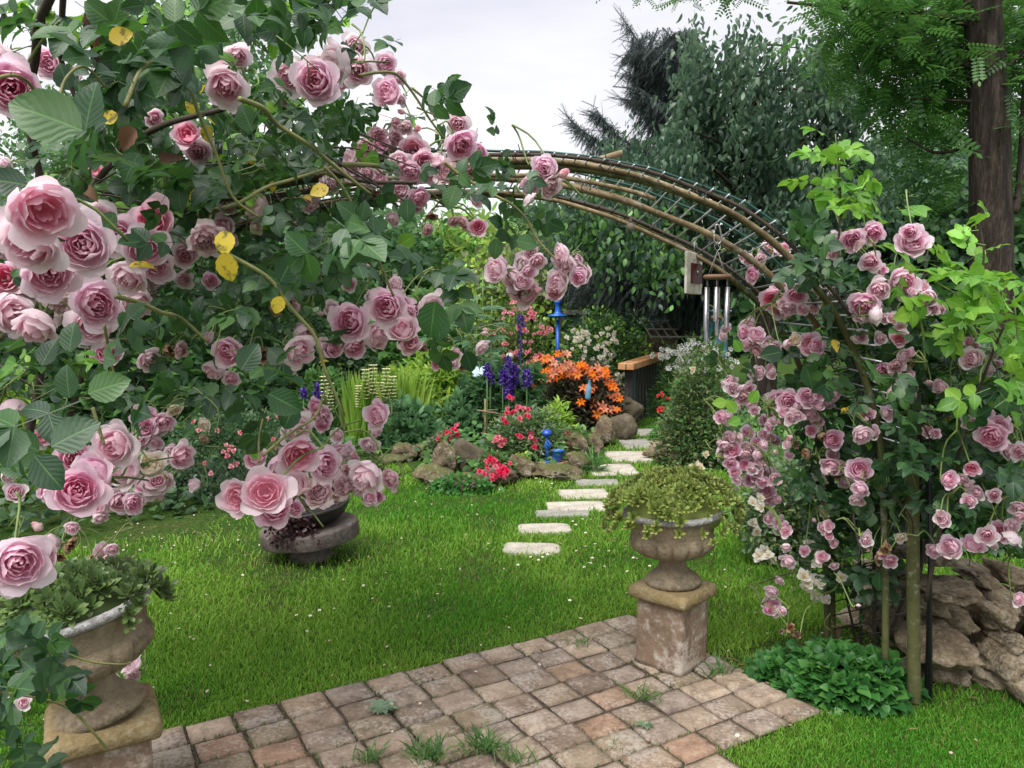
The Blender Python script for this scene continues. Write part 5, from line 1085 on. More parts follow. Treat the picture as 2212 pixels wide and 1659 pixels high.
# ------------------------------------------------------------------ stone wall at the lower right
wt = thing('stone_wall', 'dry stacked limestone wall at the lower right behind the bamboo posts', 'wall', (1.9, 3.3, 0))
WS = [(1978, 1205, 90, 42, 3.5), (2056, 1220, 98, 62, 3.2), (2042, 1268, 145, 40, 3.25), (2042, 1317, 122, 70, 3.2), (2078, 1352, 125, 66, 3.3), (2034, 1405, 170, 96, 3.2), (2058, 1488, 130, 110, 3.15), (2161, 1300, 95, 66, 3.4), (2172, 1348, 100, 85, 3.25), (2205, 1405, 64, 60, 3.15), (2153, 1425, 70, 92, 3.2), (2172, 1490, 100, 82, 3.1),
      (1895, 1303, 100, 66, 3.75), (1880, 1358, 110, 66, 3.75), (1928, 1260, 70, 44, 3.7), (1908, 1402, 85, 56, 3.7), (1960, 1330, 60, 70, 3.6), (1955, 1440, 70, 80, 3.5), (2230, 1500, 60, 80, 3.0), (2220, 1330, 60, 70, 3.3), (1930, 1225, 70, 36, 3.75), (2130, 1255, 80, 40, 3.45), (2230, 1265, 80, 50, 3.4), (2260, 1430, 90, 70, 3.2), (2290, 1510, 90, 70, 3.0), (2310, 1360, 90, 70, 3.2), (2340, 1450, 100, 90, 3.05), (2370, 1530, 80, 60, 2.95), (2300, 1290, 90, 60, 3.3)]
for k, (x, y, wd, ht, Y_) in enumerate(WS):
    c = P(x, y, Y_); u = Y_/F; mb = MB(); rock(mb, c+[0, .10+.09*math.sin(k*2.4), 0], (wd*u*1.0, .36, ht*u*1.02), 300+k, facets=12, rough=.20, box_=.6, pits=.2); mb.build('stone', M['wallstone'], wt)
mb = MB()
for k in range(7): rock(mb, [P(1900+k*70, 1400, 3.75)[0], 3.72-.04*k, .15], (.26, .30, .34), 350+k, facets=9, rough=.2, box_=.5, sub=3)
mb.build('rubble_core', M['wallstone'], wt)

# ------------------------------------------------------------------ generic plants
FRONT = {}
def bush(name, label, cat, x, ybase, ytop, wd, t_, size, n, mats, seed, depth=.8, group=None, up=.7, shell=.55, dome=True, droop=.1, matw=None, Y_=None, z0=0.0, stems=8, narrow=1.0):
    """a rounded plant: base middle x,ybase and top ytop as seen from the path"""
    g = G(x, ybase) if Y_ is None else np.array([P(x, ybase, Y_)[0], Y_, z0]); Yb = g[1]; rad = wd/2*Yb/F; H = P(x, ytop, Yb)[2]-z0; rng = np.random.default_rng(seed)
    th_ = thing(name, label, cat, (g[0], Yb, z0), group); c0 = np.array([g[0], Yb+rad*depth*.5, z0])
    v = rng.normal(size=(n, 3)); v = norm(v); r = rng.uniform(shell, 1, n)**.5; v[:, 2] = np.abs(v[:, 2]) if dome else v[:, 2]
    lump = 1+.28*np.array([mnoise.noise(Vector(q*2.6+[seed*1.7, 0, 0])) for q in v])
    pos = v*(r*lump)[:, None]*[rad, rad*depth, H if dome else H/2]
    if not dome: pos[:, 2] += H/2
    k = rng.uniform(size=n)
    d = v*[1, 1, .8]+rng.normal(size=(n, 3))*.5+[0, 0, .25-droop]; nr = v+rng.normal(size=(n, 3))*.4+[0, 0, up]
    mb = MB(); ms = mats if isinstance(mats, list) else [mats]
    if not isinstance(t_, list): t_ = [t_]
    sz = rng.uniform(.7, 1.2, n)*size
    if len(ms) == 1: scatter_mix(mb, t_, pos+c0, d, nr, sz, seed)
    else:
        pick = rng.choice(len(ms), n, p=matw)
        for j in range(len(ms)):
            q = pick == j; scatter_mix(mb, t_, pos[q]+c0, d[q], nr[q], sz[q], seed+j, j)
    mb.build('foliage', ms, th_); FRONT[th_.name] = Yb-rad*depth*.38
    if stems:
        mb = MB()
        for j in range(stems):
            q = pos[rng.integers(n)]; tube(mb, smoothline([c0+[q[0]*.15, q[1]*.15, 0], c0+q*[.5, .5, .55], c0+q*.92], 8), np.linspace(.008, .003, 8), 5)
        mb.build('stems', M['twig'], th_)
    return th_, c0, rad, H, Yb
def minibloom(col1, col2, n=14, open_=1.0):
    rng = np.random.default_rng(5); mb = MB(); c1, c2 = np.array(col1), np.array(col2)
    for i in range(n):
        t = (i+.5)/n; a = i*2.39996; lf = leaf_t(.85, 3, -.1, -.35*(1-t)); s = .2+.32*t; el = 1.3*(1-t)+.15
        V = lf[0]*s @ (rotz(a) @ rotm(el, 0, 0)).T; col = c1*(1-t)+c2*t
        mb.add(V, lf[1], 0, col=np.tile([*col, 1], (len(V), 1)))
    return mb.mesh('small_bloom', [M['petal']])
MB_pink = minibloom((.75, .12, .18), (.85, .36, .42)); MB_mag = minibloom((.72, .03, .10), (.85, .10, .20)); MB_white = minibloom((.85, .75, .5), (.88, .87, .82)); MB_cream = minibloom((.8, .6, .3), (.86, .80, .62)); MB_yel = minibloom((.8, .6, .03), (.85, .7, .05)); MB_red = minibloom((.6, .01, .01), (.75, .04, .02))
def dots(parent, pts, mesh, name, Y_, size, seed, max_=95):
    rng = np.random.default_rng(seed); off = np.array(parent.location)
    for (x, y) in pts[:max_]:
        yy = Y_(x, y) if callable(Y_) else (-Y_ if Y_ < 0 else FRONT.get(parent.name, Y_))
        o = bpy.data.objects.new(name, mesh); COL.objects.link(o); o.parent = parent; c = P(x, y, yy+rng.uniform(-.1, .1)); f = norm(np.array([rng.normal()*.5, -1, .5+rng.normal()*.4])[None])[0]
        o.location = c-off; o.rotation_mode = 'QUATERNION'; o.rotation_quaternion = Vector(f).to_track_quat('Z', 'Y') @ Matrix.Rotation(rng.uniform(0, 6.28), 3, 'Z').to_quaternion(); s = size*rng.uniform(.8, 1.2); o.scale = (s, s, s)
def spread(poly, n, seed, clus=3.0, per=5):
    rng = np.random.default_rng(seed); poly = np.asarray(poly, float); out_ = []
    while len(out_) < n:
        q = rng.uniform(poly.min(0), poly.max(0))
        if inpoly(q[None], poly)[0]:
            for _ in range(per): out_.append(tuple(q+rng.normal(size=2)*clus))
    return out_[:n]
Fm = lambda nm, cols, **k: foliage(nm, [tuple(x*1.3 for x in c) for c in cols] if nm.startswith(('mid', 'lime', 'olive', 'grey', 'helle', 'dist', 'bright', 'plume', 'dark sh', 'cherry')) else cols, **k)
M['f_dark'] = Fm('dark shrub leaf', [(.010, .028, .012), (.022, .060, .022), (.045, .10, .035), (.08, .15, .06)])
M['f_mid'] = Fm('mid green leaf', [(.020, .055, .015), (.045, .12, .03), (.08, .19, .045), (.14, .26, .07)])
M['f_lime'] = Fm('lime leaf', [(.07, .14, .02), (.13, .26, .03), (.22, .38, .05), (.32, .45, .08)])
M['f_olive'] = Fm('olive leaf', [(.03, .045, .015), (.06, .09, .03), (.11, .14, .05), (.17, .18, .08)])
M['f_bronze'] = Fm('bronze lily leaf', [(.015, .016, .012), (.035, .032, .02), (.06, .06, .03), (.11, .11, .06)])
M['f_grey'] = Fm('grey green leaf', [(.05, .09, .05), (.10, .16, .09), (.17, .24, .15), (.26, .33, .23)])
M['f_hell'] = Fm('hellebore leaf', [(.012, .038, .014), (.026, .078, .028), (.05, .12, .045), (.09, .18, .08)], rough=.35)
M['f_ground'] = Fm('violet leaf', [(.02, .085, .02), (.035, .14, .03), (.06, .20, .04), (.11, .28, .06)])
def maple_t():
    parts = []
    for a, s in ((0, .75), (.75, .6), (-.75, .6), (1.6, .45), (-1.6, .45)): parts.append(xf(leaf_t(.5, 4, .15, .25), rotm(0, 0, -a), s, (0, .25, 0)))
    return join_t(parts)
MAPLE = maple_t()

# the ground cover under the arch leg
bush('violet_clump', 'lush clump of heart leaved violets at the foot of the bamboo post', 'plant', 1850, 1560, 1430, 300, [leaf_t(.92, 8, .25, .3, sharp=.55)], .050, 1500, M['f_ground'], 400, depth=.7, up=1.0, stems=6, Y_=3.05)
bush('violet_clump', 'smaller low patch of violets behind the main clump', 'plant', 1700, 1480, 1420, 150, [leaf_t(.95, 6, .2, .3, sharp=.6)], .045, 300, M['f_ground'], 401, depth=.7, up=1.0, stems=3)
def tuft(x, y, n, h, seed, lb, m='grass', nm='grass_tuft'):
    g = G(x, y); rng = np.random.default_rng(seed); mb = MB(); N = n; a = rng.uniform(0, 6.28, N)
    d = np.stack([np.cos(a)*.5, np.sin(a)*.5, rng.uniform(.5, 1.4, N)], 1); t0 = leaf_t(.07, 4, .1, .35); V, Fs, uv = t0
    col = (.05, .16, .02, 1)
    base = np.stack([rng.normal(size=N)*.03+g[0], rng.normal(size=N)*.02+g[1], np.full(N, .01)], 1)
    scatter(mb, t0, base, d, np.stack([-np.cos(a), -np.sin(a), a*0+1], 1), rng.uniform(.5, 1.1, N)*h); o = mb.build(nm, M['f_mid' if m == 'grass' else m], origin=(g[0], g[1], 0)); tag(o, lb, 'grass tuft' if nm == 'grass_tuft' else 'weed', 'weeds in the patio joints'); return o
tuft(930, 1648, 90, .10, 1, 'dense grass tuft at the bottom edge of the patio, left of another'); tuft(1045, 1628, 80, .10, 2, 'grass tuft between bricks right of the densest bottom tuft'); tuft(1115, 1655, 50, .08, 3, 'low grass tuft at the very bottom right of the pair of tufts')
tuft(1390, 1520, 34, .09, 4, 'thin grass tuft growing between bricks in front of the pedestal'); tuft(1255, 1400, 22, .08, 5, 'small grass tuft by the lawn edge left of the pedestal'); tuft(1550, 1465, 26, .11, 6, 'sparse broad bladed tuft right of the pedestal'); tuft(800, 1650, 40, .08, 7, 'grass tuft at the bottom edge left of the dense tufts')
tuft(1330, 1625, 16, .05, 21, 'tiny grass sprig in a brick joint beside the front edge')
def weed(x, y, s, seed, lb, nl=11):
    g = G(x, y); mb = MB(); rng = np.random.default_rng(seed); a = np.arange(nl)*2.4
    scatter(mb, leaf_t(.42, 7, .2, .2, .12), np.tile([g[0], g[1], .03], (nl, 1)), np.stack([np.cos(a), np.sin(a), a*0+.25], 1), np.array([[0, 0, 1.]]), rng.uniform(.6, 1, nl)*s); o = mb.build('dandelion_weed', M['f_grey'], origin=(g[0], g[1], 0)); tag(o, lb, 'weed', 'weeds in the patio joints')
weed(825, 1545, .075, 1, 'leafy grey green weed between bricks at the left centre of the patio', 16); weed(1392, 1582, .045, 2, 'small leafy weed between bricks at the right front of the patio'); weed(630, 1220, .05, 3, 'pale leaved weed at the foot of the brown stone slab', 8); weed(700, 1190, .06, 4, 'round leaved weed growing right of the stone foot', 8)
# grass and moss in the joints between the bricks
mb = MB(); rng = np.random.default_rng(8); bp = np.array(brick_pos); N = 3800
k = rng.integers(len(bp), size=N); side = rng.integers(0, 2, N); u_ = rng.uniform(-.5, .5, N); sg = rng.choice([-1, 1], N)
q = bp[k]+np.where(side[:, None] == 0, ea*(.0897*sg)[:, None]+eb*(u_*.14)[:, None], eb*(.0722*sg)[:, None]+ea*(u_*.17)[:, None])
nf = noisefield(q[:, 0], q[:, 1], 3.0, 5); q = q[nf > -.12]; N = len(q); a = rng.uniform(0, 6.28, N)
scatter(mb, leaf_t(.3, 2, .1, .3), np.column_stack([q, np.full(N, .008)]), np.stack([np.cos(a)*.7, np.sin(a)*.7, a*0+1], 1), np.stack([-np.cos(a), -np.sin(a), a*0+1], 1), rng.uniform(.008, .024, N)); o = mb.build('joint_moss', M['f_olive']); tag(o, 'moss and tiny grass in the brick joints', 'moss', kind='stuff')
# fallen petals and leaves
mb = MB(); N = 420; rng = np.random.default_rng(9); Xp = rng.uniform(-2.6, 2.2, N); Yp = rng.uniform(2.6, 7.5, N); 
Xp[:150] = rng.normal(size=150)*.7-2.2; Yp[:150] = 5.6+rng.normal(size=150)*.5
ok = (np.abs(Xp) < Yp*.7); Xp, Yp = Xp[ok], Yp[ok]; N = len(Xp)
scatter(mb, leaf_t(.8, 3, .3, -.2), np.stack([Xp, Yp, np.full(N, .032)], 1), rng.normal(size=(N, 3))*[1, 1, .2], rng.normal(size=(N, 3))*.3+[0, 0, 1], rng.uniform(.010, .02, N)); h_ = N
o = mb.build('fallen_petals', Fm('dropped petal', [(.55, .40, .36), (.7, .6, .55), (.35, .22, .12)], rough=.7)); tag(o, 'scattered pale dropped petals on the lawn and patio', 'petals', kind='stuff')
mb = MB(); N = 1100; rng = np.random.default_rng(10); Xp, Yp = [], []
for (cx_, cy_, sx, sy) in PATCH: Xp.append(rng.normal(size=N//4)*sx*.5+cx_); Yp.append(rng.normal(size=N//4)*sy*.5+cy_)
Xp, Yp = np.concatenate(Xp), np.concatenate(Yp); N = len(Xp)
scatter(mb, leaf_t(.10, 3, .1, .4), np.stack([Xp, Yp, np.full(N, .012)], 1), rng.normal(size=(N, 3))*[1, 1, .25], rng.normal(size=(N, 3))*.3+[0, 0, 1], rng.uniform(.02, .06, N)); o = mb.build('dry_straw', Fm('dry straw', [(.20, .15, .07), (.32, .25, .12), (.12, .08, .04)], rough=.8)); tag(o, 'dry straw and dead grass on the bare patches', 'straw', kind='stuff')

# small pink rose bush at the left behind, with dark soil
t, c0, rad, H, Yb = bush('small_rose_bush', 'dark leaved bush with tiny pink roses behind the big blooms at the left', 'rose bush', 480, 1070, 880, 330, [LEAF_W], .035, 5200, M['f_dark'], 410, depth=.8)
pts = [(488, 962), (495, 972), (482, 975), (500, 965), (505, 975), (492, 985), (540, 970), (507, 1000), (515, 1002), (500, 1008), (590, 948), (555, 958), (548, 985), (535, 960), (455, 1022), (415, 910), (430, 930), (470, 930), (600, 900), (580, 905), (520, 935), (442, 1000), (395, 1010), (370, 980), (560, 1010)]
dots(t, pts, MB_pink, 'bloom', Yb-rad*.2, .055, 1)
canes_ = MB(); 
mf = thing('wire_fence', 'low dark chicken wire fence under the tiny pink roses', 'fence', G(430, 1110)); mb = MB(); Yf = G(430, 1110)[1]; xa, xb = P(230, 1100, Yf)[0], P(640, 1060, Yf)[0]
for k in range(26):
    x0 = xa+(xb-xa)*k/26
    for s in (-1, 1): tube(mb, [[x0, Yf, .0], [x0+s*.3, Yf+.01*s, .42]], .0016, 4)
mb.build('mesh', M['black_wire'], mf)
mb = MB(); tube(mb, [[xa, Yf, 0], [xa, Yf, .45]], .012, 8); tube(mb, [[xb, Yf, 0], [xb, Yf, .45]], .012, 8); mb.build('post', M['cane_dark'], mf)

# hellebores
bush('hellebore', 'dark glossy hellebore clump left of the flower bed, beneath the bright shrubs', 'plant', 880, 985, 868, 160, [rosette_t(9, 3)], .30, 130, M['f_hell'], 420, depth=.7, up=.8, group='hellebores behind the bed edging')
bush('hellebore', 'dark hellebore clump right of the larger one, behind the brown boulder', 'plant', 985, 965, 872, 110, [rosette_t(9, 4)], .28, 90, M['f_hell'], 421, depth=.7, up=.8, group='hellebores behind the bed edging')
bush('leafy_shrub', 'lime green feathery shrub behind the hellebores', 'shrub', 940, 930, 765, 200, [LEAF_N], .13, 3600, M['f_lime'], 422, depth=.6)
bush('leafy_shrub', 'bright green low shrub right of the yellow spiked iris clump', 'shrub', 870, 945, 800, 130, [LEAF_N], .13, 2000, M['f_lime'], 423, depth=.6)
bush('maple_leaved_shrub', 'vine leaved shrub beneath the purple flower spikes', 'shrub', 1085, 955, 785, 230, [MAPLE], .17, 900, M['f_hell'], 424, depth=.6, up=.9)
bush('maple_leaved_shrub', 'taller dark green leafy bush behind the lime shrubs', 'shrub', 900, 890, 650, 280, [MAPLE], .22, 1100, M['f_mid'], 425, depth=.6, up=.9)
# iris clump with cream spikes
ic = G(820, 965); t = thing('iris_clump', 'upright clump of sword leaves with cream flower spikes beside the glass dome', 'iris', ic); rng = np.random.default_rng(44); mb = MB(); N = 300
b_ = np.stack([rng.uniform(-.35, .42, N)+ic[0], ic[1]+rng.uniform(-.1, .35, N), np.zeros(N)], 1); d = np.stack([rng.normal(size=N)*.16, rng.normal(size=N)*.15, np.ones(N)], 1)
scatter(mb, leaf_t(.045, 5, .1, .10), b_, d, np.array([[0, -1, .2]]), rng.uniform(.45, .92, N)); mb.build('foliage', [M['f_lime']], t)
for k, (x, y0, y1) in enumerate([(790, 862, 800), (806, 850, 790), (834, 860, 798), (820, 875, 828), (776, 880, 835), (848, 872, 815), (700, 880, 815), (712, 885, 830)]):
    mb = MB(); Yk = ic[1]-.1; a_, b2 = P(x, y0, Yk), P(x, y1, Yk); a_[2] = 0; tube(mb, [a_, b2], .006, 5, 1)
    for q in np.linspace(0, 1, 9):
        c = P(x, y0+(y1-y0)*q, Yk)
        for s in range(5):
            an = s*1.257+q*3; cc = c+[.035*math.cos(an), .035*math.sin(an), 0]; scatter(mb, leaf_t(1, 3, .2, -.2), np.tile(cc, (4, 1)), np.array([[1, 0, .3], [-1, 0, .3], [0, 1, .3], [0, -1, .3]]), np.array([[0, 0, 1.]]), .024)
    mb.build('flower_spike', [M['creamf'] if 'creamf' in M else M.setdefault('creamf', solid('cream petal', (.80, .78, .50), .6)), M['f_mid']], t)
# glass dome
gc = P(806, 800, 9.6); m, n, o = nodemat('clear glass'); gl = n.nodes.new('ShaderNodeBsdfGlass'); gl.inputs['Roughness'].default_value = .05; gl.inputs['IOR'].default_value = 1.15; gl.inputs['Color'].default_value = (.85, .92, .92, 1); n.links.new(gl.outputs[0], o.inputs[0])
mb = MB(); lathe(mb, [(.11, -.15), (.11, .02), (.10, .06), (.075, .085), (.03, .10), (.03, .115), (.045, .125), (.04, .14), (.01, .15)], gc, 40, capb=False); o = mb.build('glass_dome', m, origin=gc); tag(o, 'clear glass dome with a knob above the cream flower spikes', 'glass cloche')
mb = MB(); gp = gc.copy(); tube(mb, [[gc[0], gc[1], 0], [gc[0], gc[1], gc[2]-.15]], .015, 8); o = mb.build('wooden_stake', M['twig'], origin=[gc[0], gc[1], 0]); tag(o, 'thin stake carrying the glass dome', 'stake', 'garden stakes')
# purple spikes
t = thing('larkspur', 'purple larkspur with dense upright flower spikes in the middle of the bed', 'larkspur', G(1100, 950)); M['f_purple'] = Fm('purple floret', [(.025, .006, .11), (.05, .012, .21), (.09, .03, .32)], rough=.6, trans=.15, tcol=(.10, .03, .35)); rng = np.random.default_rng(45)
for k, (x, y0, y1, w_, Y_) in enumerate([(1099, 860, 772, 12, 8.7), (1113, 832, 788, 10, 8.75), (1086, 830, 798, 8, 8.7), (1052, 812, 786, 9, 8.7), (1059, 830, 805, 9, 8.75), (1138, 836, 798, 10, 8.8), (1125, 708, 680, 9, 11.0), (1124, 790, 710, 3, 11.0), (684, 890, 830, 6, 7.5), (655, 860, 840, 5, 7.5)]):
    n_ = int((y0-y1)*w_*.55)+20; yy = rng.uniform(y1, y0, n_); q = np.array([P(x, y, Y_) for y in yy]); an = rng.uniform(0, 6.28, n_); tp = np.clip((yy-y1)/(y0-y1+1e-6)*1.6+.35, 0, 1)*w_*Y_/F; q[:, 0] += np.cos(an)*tp*rng.uniform(.3, 1, n_); q[:, 1] += np.sin(an)*tp
    mb = MB(); scatter(mb, leaf_t(.8, 3, .3, -.2), q, rng.normal(size=(n_, 3)), rng.normal(size=(n_, 3)), rng.uniform(.020, .036, n_)); b0 = P(x, y1, Y_); tube(mb, [[b0[0], b0[1], .0], b0], .008, 5, 1); mb.build('flower_spike', [M['f_purple'], M['f_mid']], t)
# orange lilies
def lily_mesh():
    mb = MB()
    for i in range(6):
        a = i*math.pi/3; lf = leaf_t(.42, 6, .12, .0, sharp=.9); V = lf[0].copy(); y = V[:, 1]; V[:, 2] += .55*np.sin(y*1.5)-.55*y**3; V = V @ rotz(a).T
        t = np.clip(y, 0, 1)[:, None]; mid = np.exp(-(lf[2][:, :1]-.5)**2/.03)*(1-t)
        col = np.array([.85, .11, .008])*(1-mid)+np.array([.90, .48, .04])*mid; mb.add(V, lf[1], 0, col=np.column_stack([col, np.ones(len(V))]))
    for i in range(5): a = i*1.26; tube(mb, [(0, 0, 0), (.15*math.cos(a), .15*math.sin(a), .6)], .012, 4, 1)
    return mb.mesh('lily', [M['petal'], M['dead_leaf']])
LM = lily_mesh()
t, c0, rad, H, Yb = bush('orange_lilies', 'big clump of orange lilies with dark bronze leaves in the middle of the bed', 'lilies', 1255, 935, 790, 190, [LEAF_N], .15, 2600, M['f_bronze'], 430, depth=.55, up=.3, shell=.05, stems=40)
LP = [(1160, 778), (1170, 784), (1178, 776), (1188, 776), (1195, 785), (1150, 790), (1205, 765), (1215, 763), (1225, 766), (1168, 810), (1172, 818), (1186, 820), (1196, 808), (1178, 805), (1205, 795), (1215, 800), (1222, 790), (1230, 785), (1238, 795), (1245, 800), (1212, 812), (1226, 808), (1234, 808), (1248, 810), (1135, 830), (1142, 826), (1150, 836), (1262, 795), (1270, 800), (1280, 808), (1290, 796), (1298, 800), (1300, 808), (1308, 800), (1310, 812), (1284, 818), (1262, 840), (1272, 845), (1280, 838), (1320, 830), (1325, 838), (1312, 826), (1318, 855), (1330, 850), (1340, 862), (1325, 862), (1286, 865), (1280, 872), (1305, 885), (1315, 890), (1322, 885), (1333, 886), (1300, 878), (1290, 895), (1284, 910), (1292, 912), (1255, 870), (1200, 820), (1255, 790), (1190, 795), (1240, 815)]
dots(t, LP, LM, 'lily_bloom', Yb-.15, .072, 3)
# small pink roses (background bush), white rose shrub
t, c0, rad, H, Yb = bush('pink_rose_bush', 'tall loose bush of small pink roses behind the purple spikes', 'rose bush', 1120, 875, 655, 170, [LEAF], .07, 5200, [M['f_olive'], M['f_mid'], M['f_lime']], 431, depth=.6, matw=[.45, .35, .2], shell=.2)
dots(t, spread([(1055, 670), (1110, 645), (1160, 670), (1195, 730), (1195, 790), (1130, 800), (1060, 770)], 95, 5, 6, 3), MB_pink, 'bloom', Yb-rad*.45, .095, 4)
t, c0, rad, H, Yb = bush('white_rose_shrub', 'big white flowered rambling rose right of the blue lamp post', 'rose bush', 1310, 885, 655, 210, [LEAF], .075, 7000, [M['f_dark'], M['f_mid'], M['f_lime']], 432, depth=.6, matw=[.4, .4, .2], shell=.2)
dots(t, spread([(1265, 700), (1300, 690), (1340, 720), (1330, 800), (1360, 830), (1320, 860), (1290, 800), (1250, 770), (1230, 740)], 95, 7, 8, 3), MB_white, 'bloom', Yb-rad*.45, .10, 5)
# carpet roses at the bed front
t, c0, rad, H, Yb = bush('carpet_rose', 'upright bush with hot pink rose clusters at the front middle of the bed', 'rose bush', 1140, 1010, 880, 180, [LEAF], .05, 5000, [M['f_olive'], M['f_mid'], M['f_grey']], 433, depth=.7, matw=[.35, .35, .3], shell=.2, group='hot pink carpet roses')
dots(t, [(1105, 890), (1115, 888), (1122, 905), (1095, 892), (1085, 905), (1095, 912), (1130, 883), (1140, 885), (1118, 880), (1135, 898), (1143, 900), (1098, 882), (1075, 945), (1082, 953), (1090, 950), (1085, 962), (1078, 960), (1070, 952), (1092, 960), (1150, 937), (1145, 945), (1158, 950), (1155, 965), (1162, 967), (1170, 965), (1145, 978), (1122, 985), (1127, 995), (1135, 993), (1118, 940), (1125, 943), (1142, 935), (1108, 860), (1100, 858), (1145, 948)], MB_mag, 'bloom', 8.3, .078, 6)
t, c0, rad, H, Yb = bush('carpet_rose', 'hot pink roses spilling over the rock beside the brown boulder', 'rose bush', 960, 1000, 935, 90, [LEAF], .05, 1300, [M['f_olive'], M['f_grey']], 434, depth=.6, matw=[.5, .5], group='hot pink carpet roses')
dots(t, [(950, 943), (958, 938), (965, 935), (972, 935), (945, 948), (955, 952), (978, 925), (985, 930), (988, 938), (984, 920), (990, 917), (962, 946), (975, 948)], MB_mag, 'bloom', 8.2, .070, 7)
t, c0, rad, H, Yb = bush('carpet_rose', 'dense hot pink rose cascade over the brown rock at the lawn edge', 'rose bush', 1070, 1045, 985, 90, [LEAF], .05, 1200, [M['f_olive'], M['f_mid']], 435, depth=.5, matw=[.5, .5], group='hot pink carpet roses')
dots(t, spread([(1045, 1010), (1060, 990), (1085, 992), (1105, 1010), (1100, 1030), (1075, 1025), (1065, 1040), (1045, 1030)], 44, 9, 5, 2), MB_mag, 'bloom', -6.72, .062, 8)
t, c0, rad, H, Yb = bush('carpet_rose', 'hot pink roses above the pitted rock beside the path', 'rose bush', 1235, 1000, 925, 90, [LEAF], .05, 1500, [M['f_olive'], M['f_mid']], 436, depth=.6, matw=[.4, .6], group='hot pink carpet roses')
dots(t, [(1225, 935), (1232, 942), (1240, 944), (1250, 948), (1228, 955), (1235, 958), (1245, 956), (1222, 942), (1253, 955), (1218, 938)], MB_mag, 'bloom', 8.1, .075, 9)
bush('lily_shoots', 'fresh bright green unopened lily shoots above the blue figurine', 'plant', 1205, 960, 875, 75, [LEAF_N], .11, 900, M['f_lime'], 437, depth=.6, shell=.1)
bush('ivy_patch', 'small round leaved ivy on the rocks below the brown boulder', 'plant', 1000, 1068, 1030, 150, [LEAF_W], .045, 420, M['f_ground'], 438, depth=.35, up=.5)
bush('variegated_plant', 'pale edged small leaved plant left of the tile ledge', 'plant', 1120, 1030, 985, 60, [LEAF_W], .04, 500, M['f_lime'], 439, depth=.4)
bush('grass_clump', 'arching ornamental grass tuft at the path edge by the pitted rock', 'grass', 1283, 1022, 990, 34, [leaf_t(.05, 4, .1, .4)], .15, 220, M['f_mid'], 440, depth=.6, shell=.0, stems=0)
bush('silver_herb', 'pale grey herb growing against the railing post', 'plant', 1375, 900, 830, 60, [LEAF_N], .06, 900, M['f_grey'], 441, depth=.5)
# stakes, butterfly, ball, bottle
def stake(x, y0, y1, Y_, r, lb, m='bamboo'):
    a_, b2 = P(x, y0, Y_), P(x, y1, Y_); a_[2] = 0; mb = MB(); tube(mb, [a_, b2], r, 6); o = mb.build('garden_stake', M[m], origin=a_); tag(o, lb, 'stake', 'garden stakes')
stake(1048, 980, 862, 8.6, .012, 'thin bamboo stake beside the dark hellebore'); stake(1117, 880, 858, 9.2, .012, 'short pale stake behind the upright pink roses'); stake(1061, 990, 740, 8.7, .006, 'thin dark rod left of the purple spikes', 'black_wire'); stake(1105, 990, 800, 9.0, .006, 'thin dark rod among the purple spikes', 'black_wire'); stake(1019, 860, 690, 10.5, .005, 'thin dark rod rising out of the lime shrub', 'black_wire')
a_ = P(1033, 886, 8.6); mb = MB(); tube(mb, [P(1033, 888, 8.6), P(1075, 885, 8.7)], .010, 6); tube(mb, [P(1030, 886, 8.6), P(1085, 895, 8.5)], .010, 6); o = mb.build('bamboo_rail', M['bamboo'], origin=a_); tag(o, 'pair of thin crossed bamboo canes tied between the roses and hellebore', 'cane')
mb = MB(); tube(mb, [P(1040, 936, 8.3), P(1080, 944, 8.2)], .010, 6); o = mb.build('bamboo_rail', M['bamboo'], origin=P(1040, 936, 8.3)); tag(o, 'single low bamboo cane lying behind the brown boulder', 'cane')
bf = P(1036, 805, 9.3); t = thing('butterfly_ornament', 'white and pale blue butterfly ornament on a thin rod', 'ornament', bf); mb = MB(); bl = solid('pale blue wing', (.45, .62, .72), .4, var=.3)
for s in (-1, 1): scatter(mb, leaf_t(.7, 6, .05, .1), bf[None]+[[0, 0, .01]], np.array([[s*1., -.2, -.5]]), np.array([[0, -1, .4]]), .10); scatter(mb, leaf_t(.8, 6, .05, .1), bf[None]+[[0, 0, .02]], np.array([[s*1., .1, .25]]), np.array([[0, -1, .4]]), .12)
mb.build('wings', bl, t); mb = MB(); tube(mb, [bf-[.05, 0, .0], bf+[.09, 0, -.01]], .006, 6); tube(mb, [[bf[0]+.02, bf[1], 0], bf], .004, 6); mb.build('rod', M['white'], t)
bc2 = P(1101, 770, 10.6); mb = MB(); V, Fc = ico(3); mb.add(V*.055+bc2, [Fc]); tube(mb, [[bc2[0], bc2[1], 0], bc2-[0, 0, .04]], .02, 8); o = mb.build('ball_finial', solid('pale grey ball', (.42, .42, .38), .5), origin=bc2); tag(o, 'pale grey ball finial above the purple spikes', 'ornament')
bo = P(1272, 838, 9.4); mb = MB(); lathe(mb, [(.03, -.14), (.035, -.12), (.035, .0), (.02, .04), (.016, .09), (.02, .095)], bo, 24, R=rotm(0, .1, 0)); o = mb.build('blue_bottle', solid('blue grey glass', (.12, .28, .40), .2), origin=bo); tag(o, 'blue grey bottle upturned among the lily stems', 'bottle')
